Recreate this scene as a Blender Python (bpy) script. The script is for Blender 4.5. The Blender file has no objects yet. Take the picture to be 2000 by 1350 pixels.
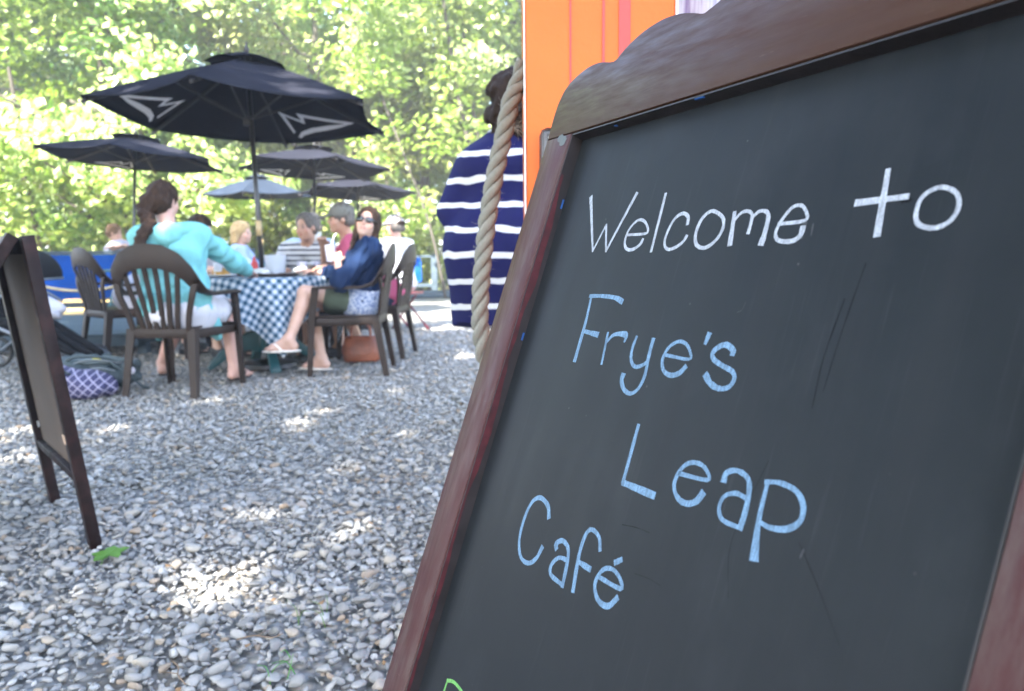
import bpy, bmesh, math, random
import numpy as np
from mathutils import Vector, Matrix

random.seed(7)
RNG = np.random.default_rng(11)
PI = math.pi
SC = bpy.context.scene
COL = SC.collection

# ------------------------------------------------------------------ camera
cam_d = bpy.data.cameras.new('camera')
cam = bpy.data.objects.new('camera', cam_d)
COL.objects.link(cam)
SC.camera = cam
cam_d.sensor_width = 24.0
cam_d.lens = 18.0
cam_d.clip_start = 0.05
cam_d.clip_end = 600
cam_d.dof.use_dof = True
cam_d.dof.focus_distance = 0.86
cam_d.dof.aperture_fstop = 4.8
PITCH, ROLL = math.radians(7.05), math.radians(0.6)
F = Vector((0, math.cos(PITCH), -math.sin(PITCH)))
U0 = Vector((0, math.sin(PITCH), math.cos(PITCH)))
R0 = Vector((1, 0, 0))
Rr = math.cos(ROLL) * R0 - math.sin(ROLL) * U0
Ur = math.sin(ROLL) * R0 + math.cos(ROLL) * U0
cam.matrix_world = Matrix(((Rr.x, Ur.x, -F.x, 0), (Rr.y, Ur.y, -F.y, 0), (Rr.z, Ur.z, -F.z, 0.92), (0, 0, 0, 1)))

# ------------------------------------------------------------------ sky, sun, exposure
SUN_TO = Vector((-0.36, -0.84, 0.88)).normalized()      # direction from the ground to the sun
world = bpy.data.worlds.new('World')
SC.world = world
world.use_nodes = True
nt = world.node_tree
sky = nt.nodes.new('ShaderNodeTexSky')
sky.sky_type = 'NISHITA'
sky.sun_disc = False
sky.sun_elevation = math.asin(SUN_TO.z)
sky.sun_rotation = math.atan2(SUN_TO.x, SUN_TO.y)
sky.air_density = 1.0
sky.dust_density = 1.5
bg = nt.nodes['Background']
bg.inputs['Strength'].default_value = 0.15
nt.links.new(sky.outputs['Color'], bg.inputs['Color'])
sun_d = bpy.data.lights.new('sun', 'SUN')
sun_d.energy = 5.0
sun_d.angle = math.radians(0.55)
sun_d.color = (1.0, 0.95, 0.87)
sun = bpy.data.objects.new('sun', sun_d)
COL.objects.link(sun)
sun.location = (-8, -10, 20)
sun.rotation_euler = (-SUN_TO).to_track_quat('-Z', 'Y').to_euler()
SC.view_settings.view_transform = 'Standard'
SC.view_settings.look = 'None'
SC.view_settings.gamma = 1.0
SC.view_settings.use_curve_mapping = False
SC.view_settings.exposure = 3.3
SC.render.engine = 'CYCLES'
SC.cycles.use_denoising = True
SC.cycles.max_bounces = 10
SC.cycles.diffuse_bounces = 7
SC.cycles.transmission_bounces = 6
SC.cycles.transparent_max_bounces = 8
SC.cycles.sample_clamp_indirect = 10
SC.cycles.caustics_reflective = False
SC.cycles.caustics_refractive = False

# ------------------------------------------------------------------ materials
def new_mat(name):
    m = bpy.data.materials.new(name)
    m.use_nodes = True
    return m, m.node_tree, m.node_tree.nodes['Principled BSDF']

def N(t, kind, **kw):
    n = t.nodes.new(kind)
    for k, v in kw.items():
        if k in n.inputs.keys():
            n.inputs[k].default_value = v
        else:
            setattr(n, k, v)
    return n

def ramp(t, fac, stops):
    r = t.nodes.new('ShaderNodeValToRGB')
    e = r.color_ramp.elements
    while len(e) < len(stops):
        e.new(0.5)
    for i, (p, c) in enumerate(stops):
        e[i].position = p
        e[i].color = (c[0], c[1], c[2], 1)
    t.links.new(fac, r.inputs['Fac'])
    return r.outputs['Color']

def mixc(t, fac, a, b, blend='MIX'):
    n = t.nodes.new('ShaderNodeMix')
    n.data_type = 'RGBA'
    n.blend_type = blend
    for sock, v in ((n.inputs[0], fac), (n.inputs[6], a), (n.inputs[7], b)):
        if hasattr(v, 'is_linked'):
            t.links.new(v, sock)
        elif isinstance(v, (int, float)):
            sock.default_value = v
        else:
            sock.default_value = (v[0], v[1], v[2], 1)
    return n.outputs[2]

def math_n(t, op, a, b=None, c=None):
    n = t.nodes.new('ShaderNodeMath')
    n.operation = op
    for i, v in enumerate((a, b, c)):
        if v is None:
            continue
        if hasattr(v, 'is_linked'):
            t.links.new(v, n.inputs[i])
        else:
            n.inputs[i].default_value = v
    return n.outputs[0]

def coords(t, kind='Object', scale=(1, 1, 1)):
    tc = t.nodes.new('ShaderNodeTexCoord')
    mp = t.nodes.new('ShaderNodeMapping')
    mp.inputs['Scale'].default_value = scale
    t.links.new(tc.outputs[kind], mp.inputs['Vector'])
    return mp.outputs['Vector']

def noise(t, vec, scale, detail=4, rough=0.55):
    n = t.nodes.new('ShaderNodeTexNoise')
    n.inputs['Scale'].default_value = scale
    n.inputs['Detail'].default_value = detail
    n.inputs['Roughness'].default_value = rough
    if vec is not None:
        t.links.new(vec, n.inputs['Vector'])
    return n.outputs['Fac']

def bump(t, b, h, strength=0.3, dist=0.01):
    n = t.nodes.new('ShaderNodeBump')
    n.inputs['Strength'].default_value = strength
    n.inputs['Distance'].default_value = dist
    t.links.new(h, n.inputs['Height'])
    t.links.new(n.outputs['Normal'], b.inputs['Normal'])

def simple(name, c, rough=0.6, var=0.25, scale=12, bmp=0.15, bdist=0.003, stretch=(1, 1, 1), spec=0.5, metal=0.0, sheen=0.0, trans=0.0):
    """a plain material with some tone variation and fine relief"""
    m, t, b = new_mat(name)
    v = coords(t, 'Object', stretch)
    f = noise(t, v, scale)
    lo = [x * (1 - var) for x in c]
    hi = [min(1, x * (1 + var)) for x in c]
    t.links.new(ramp(t, f, [(0.3, lo), (0.7, hi)]), b.inputs['Base Color'])
    b.inputs['Roughness'].default_value = rough
    b.inputs['Specular IOR Level'].default_value = spec
    b.inputs['Metallic'].default_value = metal
    if sheen:
        b.inputs['Sheen Weight'].default_value = sheen
    if trans:
        b.inputs['Transmission Weight'].default_value = trans
    if bmp:
        bump(t, b, noise(t, v, scale * 6, 3), bmp, bdist)
    return m

# ------------------------------------------------------------------ linking and tagging
def tag(o, label=None, cat=None, group=None, kind=None):
    if label: o['label'] = label
    if cat: o['category'] = cat
    if group: o['group'] = group
    if kind: o['kind'] = kind
    return o

def empty(name, loc=(0, 0, 0), rz=0.0, label=None, cat=None, group=None, rot=None):
    o = bpy.data.objects.new(name, None)
    o.empty_display_size = 0.1
    COL.objects.link(o)
    o.location = loc
    o.rotation_euler = rot if rot else (0, 0, rz)
    return tag(o, label, cat, group)

def link(name, me, mat=None, parent=None, smooth=None):
    o = bpy.data.objects.new(name, me)
    COL.objects.link(o)
    if mat is not None and len(me.materials) == 0:
        me.materials.append(mat)
    if parent is not None:
        o.parent = parent
    if smooth is not None:
        me.polygons.foreach_set('use_smooth', [smooth] * len(me.polygons))
    return o

def copy_tree(o, parent=None):
    c = o.copy()
    COL.objects.link(c)
    c.parent = parent
    for ch in list(o.children):
        copy_tree(ch, c)
    return c

def np_mesh(name, V, FA, smooth=True):
    """fast mesh from arrays; FA is (n,3) or (n,4)"""
    me = bpy.data.meshes.new(name)
    V = np.ascontiguousarray(V, dtype=np.float32)
    FA = np.ascontiguousarray(FA, dtype=np.int32)
    n, k = FA.shape
    me.vertices.add(len(V))
    me.vertices.foreach_set('co', V.ravel())
    me.loops.add(n * k)
    me.loops.foreach_set('vertex_index', FA.ravel())
    me.polygons.add(n)
    me.polygons.foreach_set('loop_start', np.arange(0, n * k, k, dtype=np.int32))
    me.polygons.foreach_set('loop_total', np.full(n, k, dtype=np.int32))
    me.polygons.foreach_set('use_smooth', np.full(n, smooth))
    me.update(calc_edges=True)
    me.validate()
    return me

# ------------------------------------------------------------------ mesh builder
class M:
    def __init__(s):
        s.v, s.f = [], []
    def add(s, vs, fs):
        o = len(s.v)
        s.v += [tuple(x) for x in vs]
        s.f += [tuple(i + o for i in f) for f in fs]
        return s
    def box(s, c, size, rot=None, bev=0.0):
        """box with chamfered edges; rot is a 3x3 Matrix"""
        hx, hy, hz = [q / 2 for q in size]
        bm = bmesh.new()
        bmesh.ops.create_cube(bm, size=1)
        for v in bm.verts:
            v.co = Vector((v.co.x * 2 * hx, v.co.y * 2 * hy, v.co.z * 2 * hz))
        if bev:
            bmesh.ops.bevel(bm, geom=list(bm.edges), offset=bev, segments=2, affect='EDGES', profile=0.5)
        R = rot or Matrix.Identity(3)
        bm.verts.index_update()
        s.add([R @ v.co + Vector(c) for v in bm.verts], [[v.index for v in f.verts] for f in bm.faces])
        bm.free()
        return s
    def beam(s, a, b, w, h, up=(0, 0, 1), bev=0.0, w2=None, h2=None):
        """rectangular bar from a to b, optionally tapering"""
        a, b = Vector(a), Vector(b)
        d = (b - a).normalized()
        x = d.cross(Vector(up))
        if x.length < 1e-4: x = d.cross(Vector((0, 1, 0)))
        x.normalize()
        y = x.cross(d)
        w2, h2 = w2 or w, h2 or h
        c = bev
        def ring(p, w, h):
            w, h = w / 2, h / 2
            if c:
                q = [(-w + c, -h), (w - c, -h), (w, -h + c), (w, h - c), (w - c, h), (-w + c, h), (-w, h - c), (-w, -h + c)]
            else:
                q = [(-w, -h), (w, -h), (w, h), (-w, h)]
            return [p + x * i + y * j for i, j in q]
        A, B = ring(a, w, h), ring(b, w2, h2)
        n = len(A)
        s.add(A + B, [[i, (i + 1) % n, n + (i + 1) % n, n + i] for i in range(n)] + [list(range(n))[::-1], list(range(n, 2 * n))])
        return s
    def tube(s, path, r, seg=8, caps=True):
        path = [Vector(p) for p in path]
        n = len(path)
        rs = r if isinstance(r, (list, tuple)) else [r] * n
        T = []
        for i in range(n):
            d = path[min(i + 1, n - 1)] - path[max(i - 1, 0)]
            T.append(d.normalized() if d.length > 1e-9 else Vector((0, 0, 1)))
        x = T[0].orthogonal().normalized()
        vs, fs = [], []
        for i in range(n):
            x = (x - T[i] * x.dot(T[i])).normalized()
            y = T[i].cross(x)
            for k in range(seg):
                a = 2 * PI * k / seg
                vs.append(path[i] + (x * math.cos(a) + y * math.sin(a)) * rs[i])
        for i in range(n - 1):
            for k in range(seg):
                k2 = (k + 1) % seg
                fs.append([i * seg + k, i * seg + k2, (i + 1) * seg + k2, (i + 1) * seg + k])
        if caps:
            fs.append(list(range(seg))[::-1])
            fs.append(list(range((n - 1) * seg, n * seg)))
        return s.add(vs, fs)
    def lathe(s, prof, c=(0, 0, 0), seg=20, caps=True):
        vs, fs = [], []
        for r, z in prof:
            for k in range(seg):
                a = 2 * PI * k / seg
                vs.append((c[0] + r * math.cos(a), c[1] + r * math.sin(a), c[2] + z))
        n = len(prof)
        for i in range(n - 1):
            for k in range(seg):
                k2 = (k + 1) % seg
                fs.append([i * seg + k, i * seg + k2, (i + 1) * seg + k2, (i + 1) * seg + k])
        if caps:
            fs.append(list(range(seg))[::-1])
            fs.append(list(range((n - 1) * seg, n * seg)))
        return s.add(vs, fs)
    def band(s, st, bev=0.3, closed_caps=True):
        """sweep of a rounded bar: stations (pos, half-width vector, half-thickness vector)"""
        q = [(-1, -1 + bev), (-1 + bev * .3, -1), (1 - bev * .3, -1), (1, -1 + bev), (1, 1 - bev), (1 - bev * .3, 1), (-1 + bev * .3, 1), (-1, 1 - bev)]
        n = len(q)
        vs, fs = [], []
        for p, w, t in st:
            p, w, t = Vector(p), Vector(w), Vector(t)
            vs += [p + w * a + t * b for a, b in q]
        for i in range(len(st) - 1):
            for k in range(n):
                k2 = (k + 1) % n
                fs.append([i * n + k, i * n + k2, (i + 1) * n + k2, (i + 1) * n + k])
        fs.append(list(range(n))[::-1])
        fs.append(list(range((len(st) - 1) * n, len(st) * n)))
        return s.add(vs, fs)
    def grid(s, P):
        """P[i][j] points"""
        ni, nj = len(P), len(P[0])
        return s.add([p for r in P for p in r], [[i * nj + j, i * nj + j + 1, (i + 1) * nj + j + 1, (i + 1) * nj + j] for i in range(ni - 1) for j in range(nj - 1)])
    def prism(s, poly, fn, h):
        """poly 2D outline; fn(x,y,z) to 3D; extruded 0..h"""
        n = len(poly)
        vs = [fn(x, y, 0) for x, y in poly] + [fn(x, y, h) for x, y in poly]
        return s.add(vs, [list(range(n))[::-1], list(range(n, 2 * n))] + [[i, (i + 1) % n, n + (i + 1) % n, n + i] for i in range(n)])
    def build(s, name, mat, parent=None, smooth=False, angle=None):
        me = bpy.data.meshes.new(name)
        me.from_pydata(s.v, [], s.f)
        bm = bmesh.new()
        bm.from_mesh(me)
        bmesh.ops.recalc_face_normals(bm, faces=bm.faces)
        bm.to_mesh(me)
        bm.free()
        o = link(name, me, mat, parent, smooth or angle is not None)
        if angle is not None:
            me.set_sharp_from_angle(angle=math.radians(angle))
        return o

def catmull(P, n=6):
    P = [Vector(p) for p in P]
    Q = [2 * P[0] - P[1]] + P + [2 * P[-1] - P[-2]]
    out = []
    for i in range(1, len(Q) - 2):
        p0, p1, p2, p3 = Q[i - 1:i + 3]
        for k in range(n):
            t = k / n
            out.append(.5 * ((2 * p1) + (p2 - p0) * t + (2 * p0 - 5 * p1 + 4 * p2 - p3) * t * t + (3 * p1 - p0 - 3 * p2 + p3) * t ** 3))
    return out + [P[-1]]
# ------------------------------------------------------------------ the ground
def ground_mats():
    m, t, b = new_mat('forest_soil')
    v = coords(t)
    c = ramp(t, noise(t, v, 0.6, 6), [(0.3, (.05, .04, .025)), (0.5, (.10, .085, .05)), (0.7, (.06, .09, .025))])
    t.links.new(c, b.inputs['Base Color'])
    b.inputs['Roughness'].default_value = 0.95
    bump(t, b, noise(t, v, 20, 5), 0.6, 0.05)
    soil = m
    m, t, b = new_mat('gravel_bed')
    v = coords(t)
    vo = t.nodes.new('ShaderNodeTexVoronoi')
    vo.inputs['Scale'].default_value = 34
    vo.inputs['Randomness'].default_value = 1
    t.links.new(v, vo.inputs['Vector'])
    c1 = ramp(t, vo.outputs['Color'], [(0.0, (.11, .11, .11)), (0.35, (.22, .222, .22)), (0.6, (.31, .31, .30)), (0.8, (.31, .27, .21)), (1, (.48, .47, .45))])
    c2 = mixc(t, ramp(t, vo.outputs['Distance'], [(0.35, (1, 1, 1)), (0.75, (0.0, 0.0, 0.0))]), (.09, .092, .09), c1)
    dirt = ramp(t, noise(t, v, 1.7, 4), [(0.5, (0, 0, 0)), (0.62, (.75, .75, .75))])
    c2 = mixc(t, dirt, c2, (.13, .11, .085))
    t.links.new(c2, b.inputs['Base Color'])
    b.inputs['Roughness'].default_value = 0.85
    bump(t, b, math_n(t, 'SUBTRACT', 1.0, vo.outputs['Distance']), 0.7, 0.02)
    bed = m
    sand = simple('beach_sand', (.34, .235, .10), 0.95, 0.15, 3, 0.4, 0.01)
    return soil, bed, sand
SOIL, BED, SAND = ground_mats()

def sheet(name, xs, ys, z, mat, parent=None, wob=0.0):
    P = [[(x, y, z + (wob * math.sin(x * 1.7 + y * .9) * math.sin(y * 1.3) if wob else 0)) for x in xs] for y in ys]
    return M().grid(P).build(name, mat, parent)

ground = sheet('ground', [-300, -60, -20, 0, 20, 60, 300], [-60, -10, 20, 60, 120, 325], -0.03, SOIL)
tag(ground, kind='structure')
gravel = sheet('gravel_ground', list(np.linspace(-11, 6, 35)), list(np.linspace(-3, 15.2, 38)), -0.012, BED, wob=0.004)
tag(gravel, kind='structure')
beach = sheet('beach', [-24, -18, -12, -7.5, -3.6], [10.4, 13, 16, 19.5], -0.006, SAND, wob=0.0)
tag(beach, kind='structure')

# ---- stones
def stone_mat(name, src):
    m, t, b = new_mat(name)
    if src == 'attr':
        a = N(t, 'ShaderNodeAttribute', attribute_name='tint')
        f = a.outputs['Fac']
    else:
        f = t.nodes.new('ShaderNodeObjectInfo').outputs['Random']
    c = ramp(t, f, [(0.0, (.15, .146, .136)), (0.2, (.20, .195, .184)), (0.5, (.248, .240, .225)), (0.72, (.285, .275, .255)), (0.82, (.33, .295, .24)), (0.87, (.25, .185, .125)), (0.90, (.30, .295, .28)), (1.0, (.355, .348, .33))])
    v = coords(t)
    n = noise(t, v, 60, 5)
    c = mixc(t, 0.35, c, ramp(t, n, [(0.3, (.55, .56, .58)), (0.5, (1, 1, 1)), (0.7, (1.0, .97, .93))]), 'MULTIPLY')
    t.links.new(c, b.inputs['Base Color'])
    b.inputs['Roughness'].default_value = 0.72
    b.inputs['Specular IOR Level'].default_value = 0.35
    bump(t, b, noise(t, v, 180, 3), 0.25, 0.002)
    return m
STONE_A, STONE_O = stone_mat('stone_mixed', 'attr'), stone_mat('stone_single', 'obj')

def ico(sub):
    bm = bmesh.new()
    bmesh.ops.create_icosphere(bm, subdivisions=sub, radius=1)
    V = np.array([v.co[:] for v in bm.verts])
    bm.verts.index_update()
    FA = np.array([[v.index for v in f.verts] for f in bm.faces])
    bm.free()
    return V, FA
def stone_shapes(sub, n):
    V, FA = ico(sub)
    out = []
    for _ in range(n):
        W = V.copy()
        for _k in range(8):                       # flats where the pebble broke
            d = RNG.normal(size=3); d /= np.linalg.norm(d)
            lim = RNG.uniform(.36, .8)
            h = W @ d
            W -= np.outer(np.clip(h - lim, 0, None) * .95, d)
        W *= np.array([1, RNG.uniform(.5, .92), RNG.uniform(.30, .56)])
        out.append(W)
    return out, FA
SH2, F2 = stone_shapes(2, 14)
SH1, F1 = stone_shapes(1, 14)

def rotmats(n, tilt):
    az, t1, t2 = RNG.uniform(0, 2 * PI, n), RNG.normal(0, tilt, n), RNG.normal(0, tilt, n)
    c, s = np.cos(az), np.sin(az)
    Z = np.zeros((n, 3, 3)); Z[:, 0, 0] = c; Z[:, 0, 1] = -s; Z[:, 1, 0] = s; Z[:, 1, 1] = c; Z[:, 2, 2] = 1
    X = np.zeros((n, 3, 3)); X[:, 0, 0] = 1; X[:, 1, 1] = np.cos(t1); X[:, 1, 2] = -np.sin(t1); X[:, 2, 1] = np.sin(t1); X[:, 2, 2] = np.cos(t1)
    Y = np.zeros((n, 3, 3)); Y[:, 1, 1] = 1; Y[:, 0, 0] = np.cos(t2); Y[:, 0, 2] = np.sin(t2); Y[:, 2, 0] = -np.sin(t2); Y[:, 2, 2] = np.cos(t2)
    return Z @ X @ Y

def scatter(y0, y1, step, xl, xr):
    pts = []
    y = y0
    while y < y1:
        xs = np.arange(xl(y), xr(y), step)
        p = np.stack([xs + RNG.uniform(-.5, .5, len(xs)) * step, y + RNG.uniform(-.5, .5, len(xs)) * step], 1)
        pts.append(p)
        y += step
    return np.concatenate(pts)

def stones_mesh(pts, size, z, shapes, FA, name, parent, keep=None):
    n = len(pts)
    R = rotmats(n, .28)
    var = RNG.integers(0, len(shapes), n)
    tint = RNG.random(n)
    nv = len(shapes[0])
    V = np.empty((n, nv, 3))
    for k in range(len(shapes)):
        i = np.where(var == k)[0]
        V[i] = np.einsum('nij,vj->nvi', R[i], shapes[k]) * size[i][:, None, None]
    V += np.stack([pts[:, 0], pts[:, 1], z], 1)[:, None, :]
    FF = (FA[None] + (np.arange(n) * nv)[:, None, None]).reshape(-1, 3)
    me = np_mesh(name, V.reshape(-1, 3), FF, True)
    at = me.attributes.new('tint', 'FLOAT', 'POINT')
    at.data.foreach_set('value', np.repeat(tint, nv).astype(np.float32))
    o = link(name, me, STONE_A, parent)
    o['kind'] = 'stuff'
    return o

CX = np.array([0, 0, .92])
def to_px(P):
    d = P - CX
    z = d @ np.array(F[:]); x = d @ np.array(Rr[:]); y = d @ np.array(Ur[:])
    return 1000 + 1500 * x / z, 675 - 1500 * y / z, z

xl = lambda y: -.70 * y - .35
# nearest band: dense, rounder
p = scatter(1.15, 2.7, .0192, xl, lambda y: .28)
# a few worn hollows where the soil shows between the stones
hol = np.zeros(len(p))
for hx, hy, hr in ((-.50, 1.66, .17), (-.30, 1.98, .10), (-.95, 1.55, .10), (-1.25, 2.0, .12), (-.62, 1.90, .08)):
    hol = np.maximum(hol, np.exp(-((p[:, 0] - hx) ** 2 + (p[:, 1] - hy) ** 2) / (2 * (hr * .6) ** 2)))
p = p[RNG.random(len(p)) > hol * .38]
sz = np.clip(RNG.lognormal(math.log(.0122), .42, len(p)), .005, .028)
zz = RNG.uniform(-.006, .006, len(p)) + .2 * sz
px, py, dz = to_px(np.stack([p[:, 0], p[:, 1], zz], 1))
left_edge = np.interp(py, [700, 1000, 1350], [940, 850, 745])
vis = (py < 1345) & (px > 5) & (px < left_edge - 5)
score = np.where(vis, sz / dz, 0)
big = np.argsort(-score)[:300]
mask = np.ones(len(p), bool); mask[big] = False
stones_mesh(p[mask], sz[mask], zz[mask], SH2, F2, 'gravel_stones', gravel)
smesh = []
for k, W in enumerate(SH2):
    me = np_mesh('stone', W, F2, True)
    me.materials.append(STONE_O)
    smesh.append(me)
for i in big:
    o = link('stone', smesh[int(RNG.integers(0, len(smesh)))], None, gravel)
    o.location = (p[i, 0], p[i, 1], zz[i] + .005)
    o.rotation_euler = (RNG.normal(0, .25), RNG.normal(0, .25), RNG.uniform(0, 6.3))
    s = float(sz[i]); o.scale = (s, s, s)
p = scatter(2.7, 5.6, .0285, xl, lambda y: .55)
sz = np.clip(RNG.lognormal(math.log(.0178), .36, len(p)), .008, .036)
stones_mesh(p, sz, RNG.uniform(-.007, .005, len(p)) + .15 * sz, SH1, F1, 'gravel_stones', gravel)
p = scatter(5.6, 9.8, .05, xl, lambda y: .75)
sz = np.clip(RNG.lognormal(math.log(.027), .25, len(p)), .014, .045)
stones_mesh(p, sz, RNG.uniform(-.014, .0, len(p)), SH1, F1, 'gravel_stones', gravel)
# ------------------------------------------------------------------ foliage
def leaf_mat(name, stops, trans=0.5):
    m = bpy.data.materials.new(name)
    m.use_nodes = True
    t = m.node_tree
    t.nodes.remove(t.nodes['Principled BSDF'])
    g = t.nodes.new('ShaderNodeNewGeometry')
    oi = t.nodes.new('ShaderNodeObjectInfo')
    c = ramp(t, g.outputs['Random Per Island'], stops)
    hs = t.nodes.new('ShaderNodeHueSaturation')
    t.links.new(c, hs.inputs['Color'])
    t.links.new(math_n(t, 'MULTIPLY_ADD', oi.outputs['Random'], .05, .475), hs.inputs['Hue'])
    t.links.new(math_n(t, 'MULTIPLY_ADD', oi.outputs['Random'], .5, .75), hs.inputs['Value'])
    d = t.nodes.new('ShaderNodeBsdfDiffuse')
    tr = t.nodes.new('ShaderNodeBsdfTranslucent')
    gl = t.nodes.new('ShaderNodeBsdfGlossy')
    gl.inputs['Roughness'].default_value = .45
    gl.inputs['Color'].default_value = (.8, .85, .8, 1)
    t.links.new(hs.outputs['Color'], d.inputs['Color'])
    br = mixc(t, 1.0, hs.outputs['Color'], (1.0, 1.22, .6), 'MULTIPLY')
    t.links.new(br, tr.inputs['Color'])
    mx = t.nodes.new('ShaderNodeMixShader')
    mx.inputs[0].default_value = trans
    t.links.new(d.outputs[0], mx.inputs[1]); t.links.new(tr.outputs[0], mx.inputs[2])
    m2 = t.nodes.new('ShaderNodeMixShader')
    m2.inputs[0].default_value = .05
    t.links.new(mx.outputs[0], m2.inputs[1]); t.links.new(gl.outputs[0], m2.inputs[2])
    t.links.new(m2.outputs[0], t.nodes['Material Output'].inputs['Surface'])
    return m
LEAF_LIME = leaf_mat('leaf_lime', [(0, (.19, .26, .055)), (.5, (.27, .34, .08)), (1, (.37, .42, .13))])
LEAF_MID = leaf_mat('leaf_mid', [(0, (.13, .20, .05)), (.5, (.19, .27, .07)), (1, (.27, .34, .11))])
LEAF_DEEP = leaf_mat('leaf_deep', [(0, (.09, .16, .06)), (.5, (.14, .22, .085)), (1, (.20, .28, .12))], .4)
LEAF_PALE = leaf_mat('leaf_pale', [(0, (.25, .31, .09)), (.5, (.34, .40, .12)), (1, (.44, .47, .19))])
BARK = simple('bark', (.10, .085, .065), .9, .45, 4, .9, .02, (1, 1, .18))
BARK_PALE = simple('bark_pale', (.055, .046, .036), .9, .35, 4, .7, .02, (1, 1, .2))

def leaf_cloud(centers, rad, n_per, size, flat=.6, up=.6, rng=RNG, out=None):
    """leaf-sized folded rhombs scattered round clump centres -> V, F (quads)"""
    C = np.asarray(centers)
    K = len(C)
    rad = np.broadcast_to(np.asarray(rad, float), (K,))
    n_per = np.broadcast_to(np.asarray(n_per), (K,)).astype(int)
    idx = np.repeat(np.arange(K), n_per)
    n = len(idx)
    d = rng.normal(size=(n, 3)); d /= np.linalg.norm(d, axis=1)[:, None]
    r = rng.random(n) ** .45
    P = C[idx] + d * (r * rad[idx])[:, None] * np.array([1, 1, flat])
    nrm = rng.normal(size=(n, 3)); nrm[:, 2] = np.abs(nrm[:, 2]) + up
    if out is not None:                       # leaves at the edge of a crown face outwards
        w = P[:, :2] - np.asarray(out)
        w /= np.maximum(np.linalg.norm(w, axis=1), .2)[:, None]
        nrm[:, :2] += w * 1.5
    nrm /= np.linalg.norm(nrm, axis=1)[:, None]
    a = np.cross(nrm, rng.normal(size=(n, 3))); a /= np.linalg.norm(a, axis=1)[:, None]
    b = np.cross(nrm, a)
    s = size * rng.uniform(.65, 1.35, n)[:, None]
    V = np.stack([P - a * s * .62, P + b * s * .42 - nrm * s * .12, P + a * s * .62, P - b * s * .42 - nrm * s * .12], 1)
    return P, V

def cloud_mesh(name, V):
    n = len(V)
    return np_mesh(name, V.reshape(-1, 3), np.arange(n * 4).reshape(n, 4), False)

def limb_tree(h, cr, cz0, seed, lean=(0, 0), tr=.11, n_limb=14, n_clump=70, n_leaf=150, leaf=.13, clump=.75, top_cut=None):
    """trunk mesh builder and leaf quads; crown spans cz0..h"""
    rg = np.random.default_rng(seed)
    mb = M()
    steps = 9
    path = []
    for i in range(steps):
        q = i / (steps - 1)
        path.append((lean[0] * q + rg.normal(0, .05) * q, lean[1] * q + rg.normal(0, .05) * q, h * .93 * q - .1))
    mb.tube(path, [tr * (1.25 if i == 0 else 1) * (1 - .85 * i / (steps - 1)) for i in range(steps)], 9)
    cent = []
    for k in range(n_limb):
        q = rg.uniform(cz0 / h * .8, .92)
        base = Vector(path[0]).lerp(Vector(path[-1]), q)
        f = q * (steps - 1); i0 = min(int(f), steps - 2)
        base = Vector(path[i0]).lerp(Vector(path[i0 + 1]), f - i0)
        az = k * 2.4 + rg.normal(0, .4)
        L = cr * rg.uniform(.6, 1.0) * (1.1 - .55 * max(0, (q - .45)) / .55)
        tip = base + Vector((math.cos(az) * L, math.sin(az) * L, L * rg.uniform(.15, .6)))
        mid = base.lerp(tip, .5) + Vector((rg.normal(0, .1), rg.normal(0, .1), L * .08))
        r0 = tr * (1 - .8 * q) * .55
        pp = catmull([base, mid, tip], 3)
        mb.tube(pp, [r0 * (1 - .8 * j / (len(pp) - 1)) + .006 for j in range(len(pp))], 6)
        for j in range(max(2, n_clump // n_limb)):
            w = rg.uniform(.3, 1.08)
            c = base.lerp(tip, w)
            cent.append((c.x + rg.normal(0, clump * .6), c.y + rg.normal(0, clump * .6), c.z + rg.normal(0, clump * .45)))
    cent.append((path[-1][0], path[-1][1], h * .95))
    cent = np.array(cent)
    P, V = leaf_cloud(cent, rg.uniform(.6, 1.25, len(cent)) * clump, rg.uniform(.5, 1.4, len(cent)) * n_leaf, leaf, .65, .5, rg, (0, 0))
    return mb, P, V

def place_tree(src, x, y, rz, s, label, group='trees of the wood behind the patio', leafm=None):
    o = copy_tree(src)
    o.location = (x, y, 0)
    o.rotation_euler.z = rz
    o.scale = (s, s, s)
    o['label'] = label
    o['group'] = group
    return o

def tree_proto(name, mb, V, leafm, barkm, label, loc, group):
    root = empty(name, loc, 0, label, 'tree', group)
    mb.build('trunk', barkm, root, True)
    o = link('crown', cloud_mesh('crown', V), leafm, root)
    return root
TG = 'trees of the wood behind the patio'
protos = []
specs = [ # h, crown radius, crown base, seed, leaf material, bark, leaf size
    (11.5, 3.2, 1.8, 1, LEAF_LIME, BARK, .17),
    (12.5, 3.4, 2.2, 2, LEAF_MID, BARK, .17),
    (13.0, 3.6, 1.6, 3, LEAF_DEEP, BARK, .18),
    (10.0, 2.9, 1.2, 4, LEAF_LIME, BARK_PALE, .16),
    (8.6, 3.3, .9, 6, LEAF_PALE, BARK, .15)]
for h, cr, cz, sd, lm, bk, lf in specs:
    mb, P, V = limb_tree(h, cr, cz, sd, n_limb=18, n_clump=110, n_leaf=165, leaf=lf * .82, clump=.85, tr=.13)
    protos.append((mb, V, lm, bk))
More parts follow.
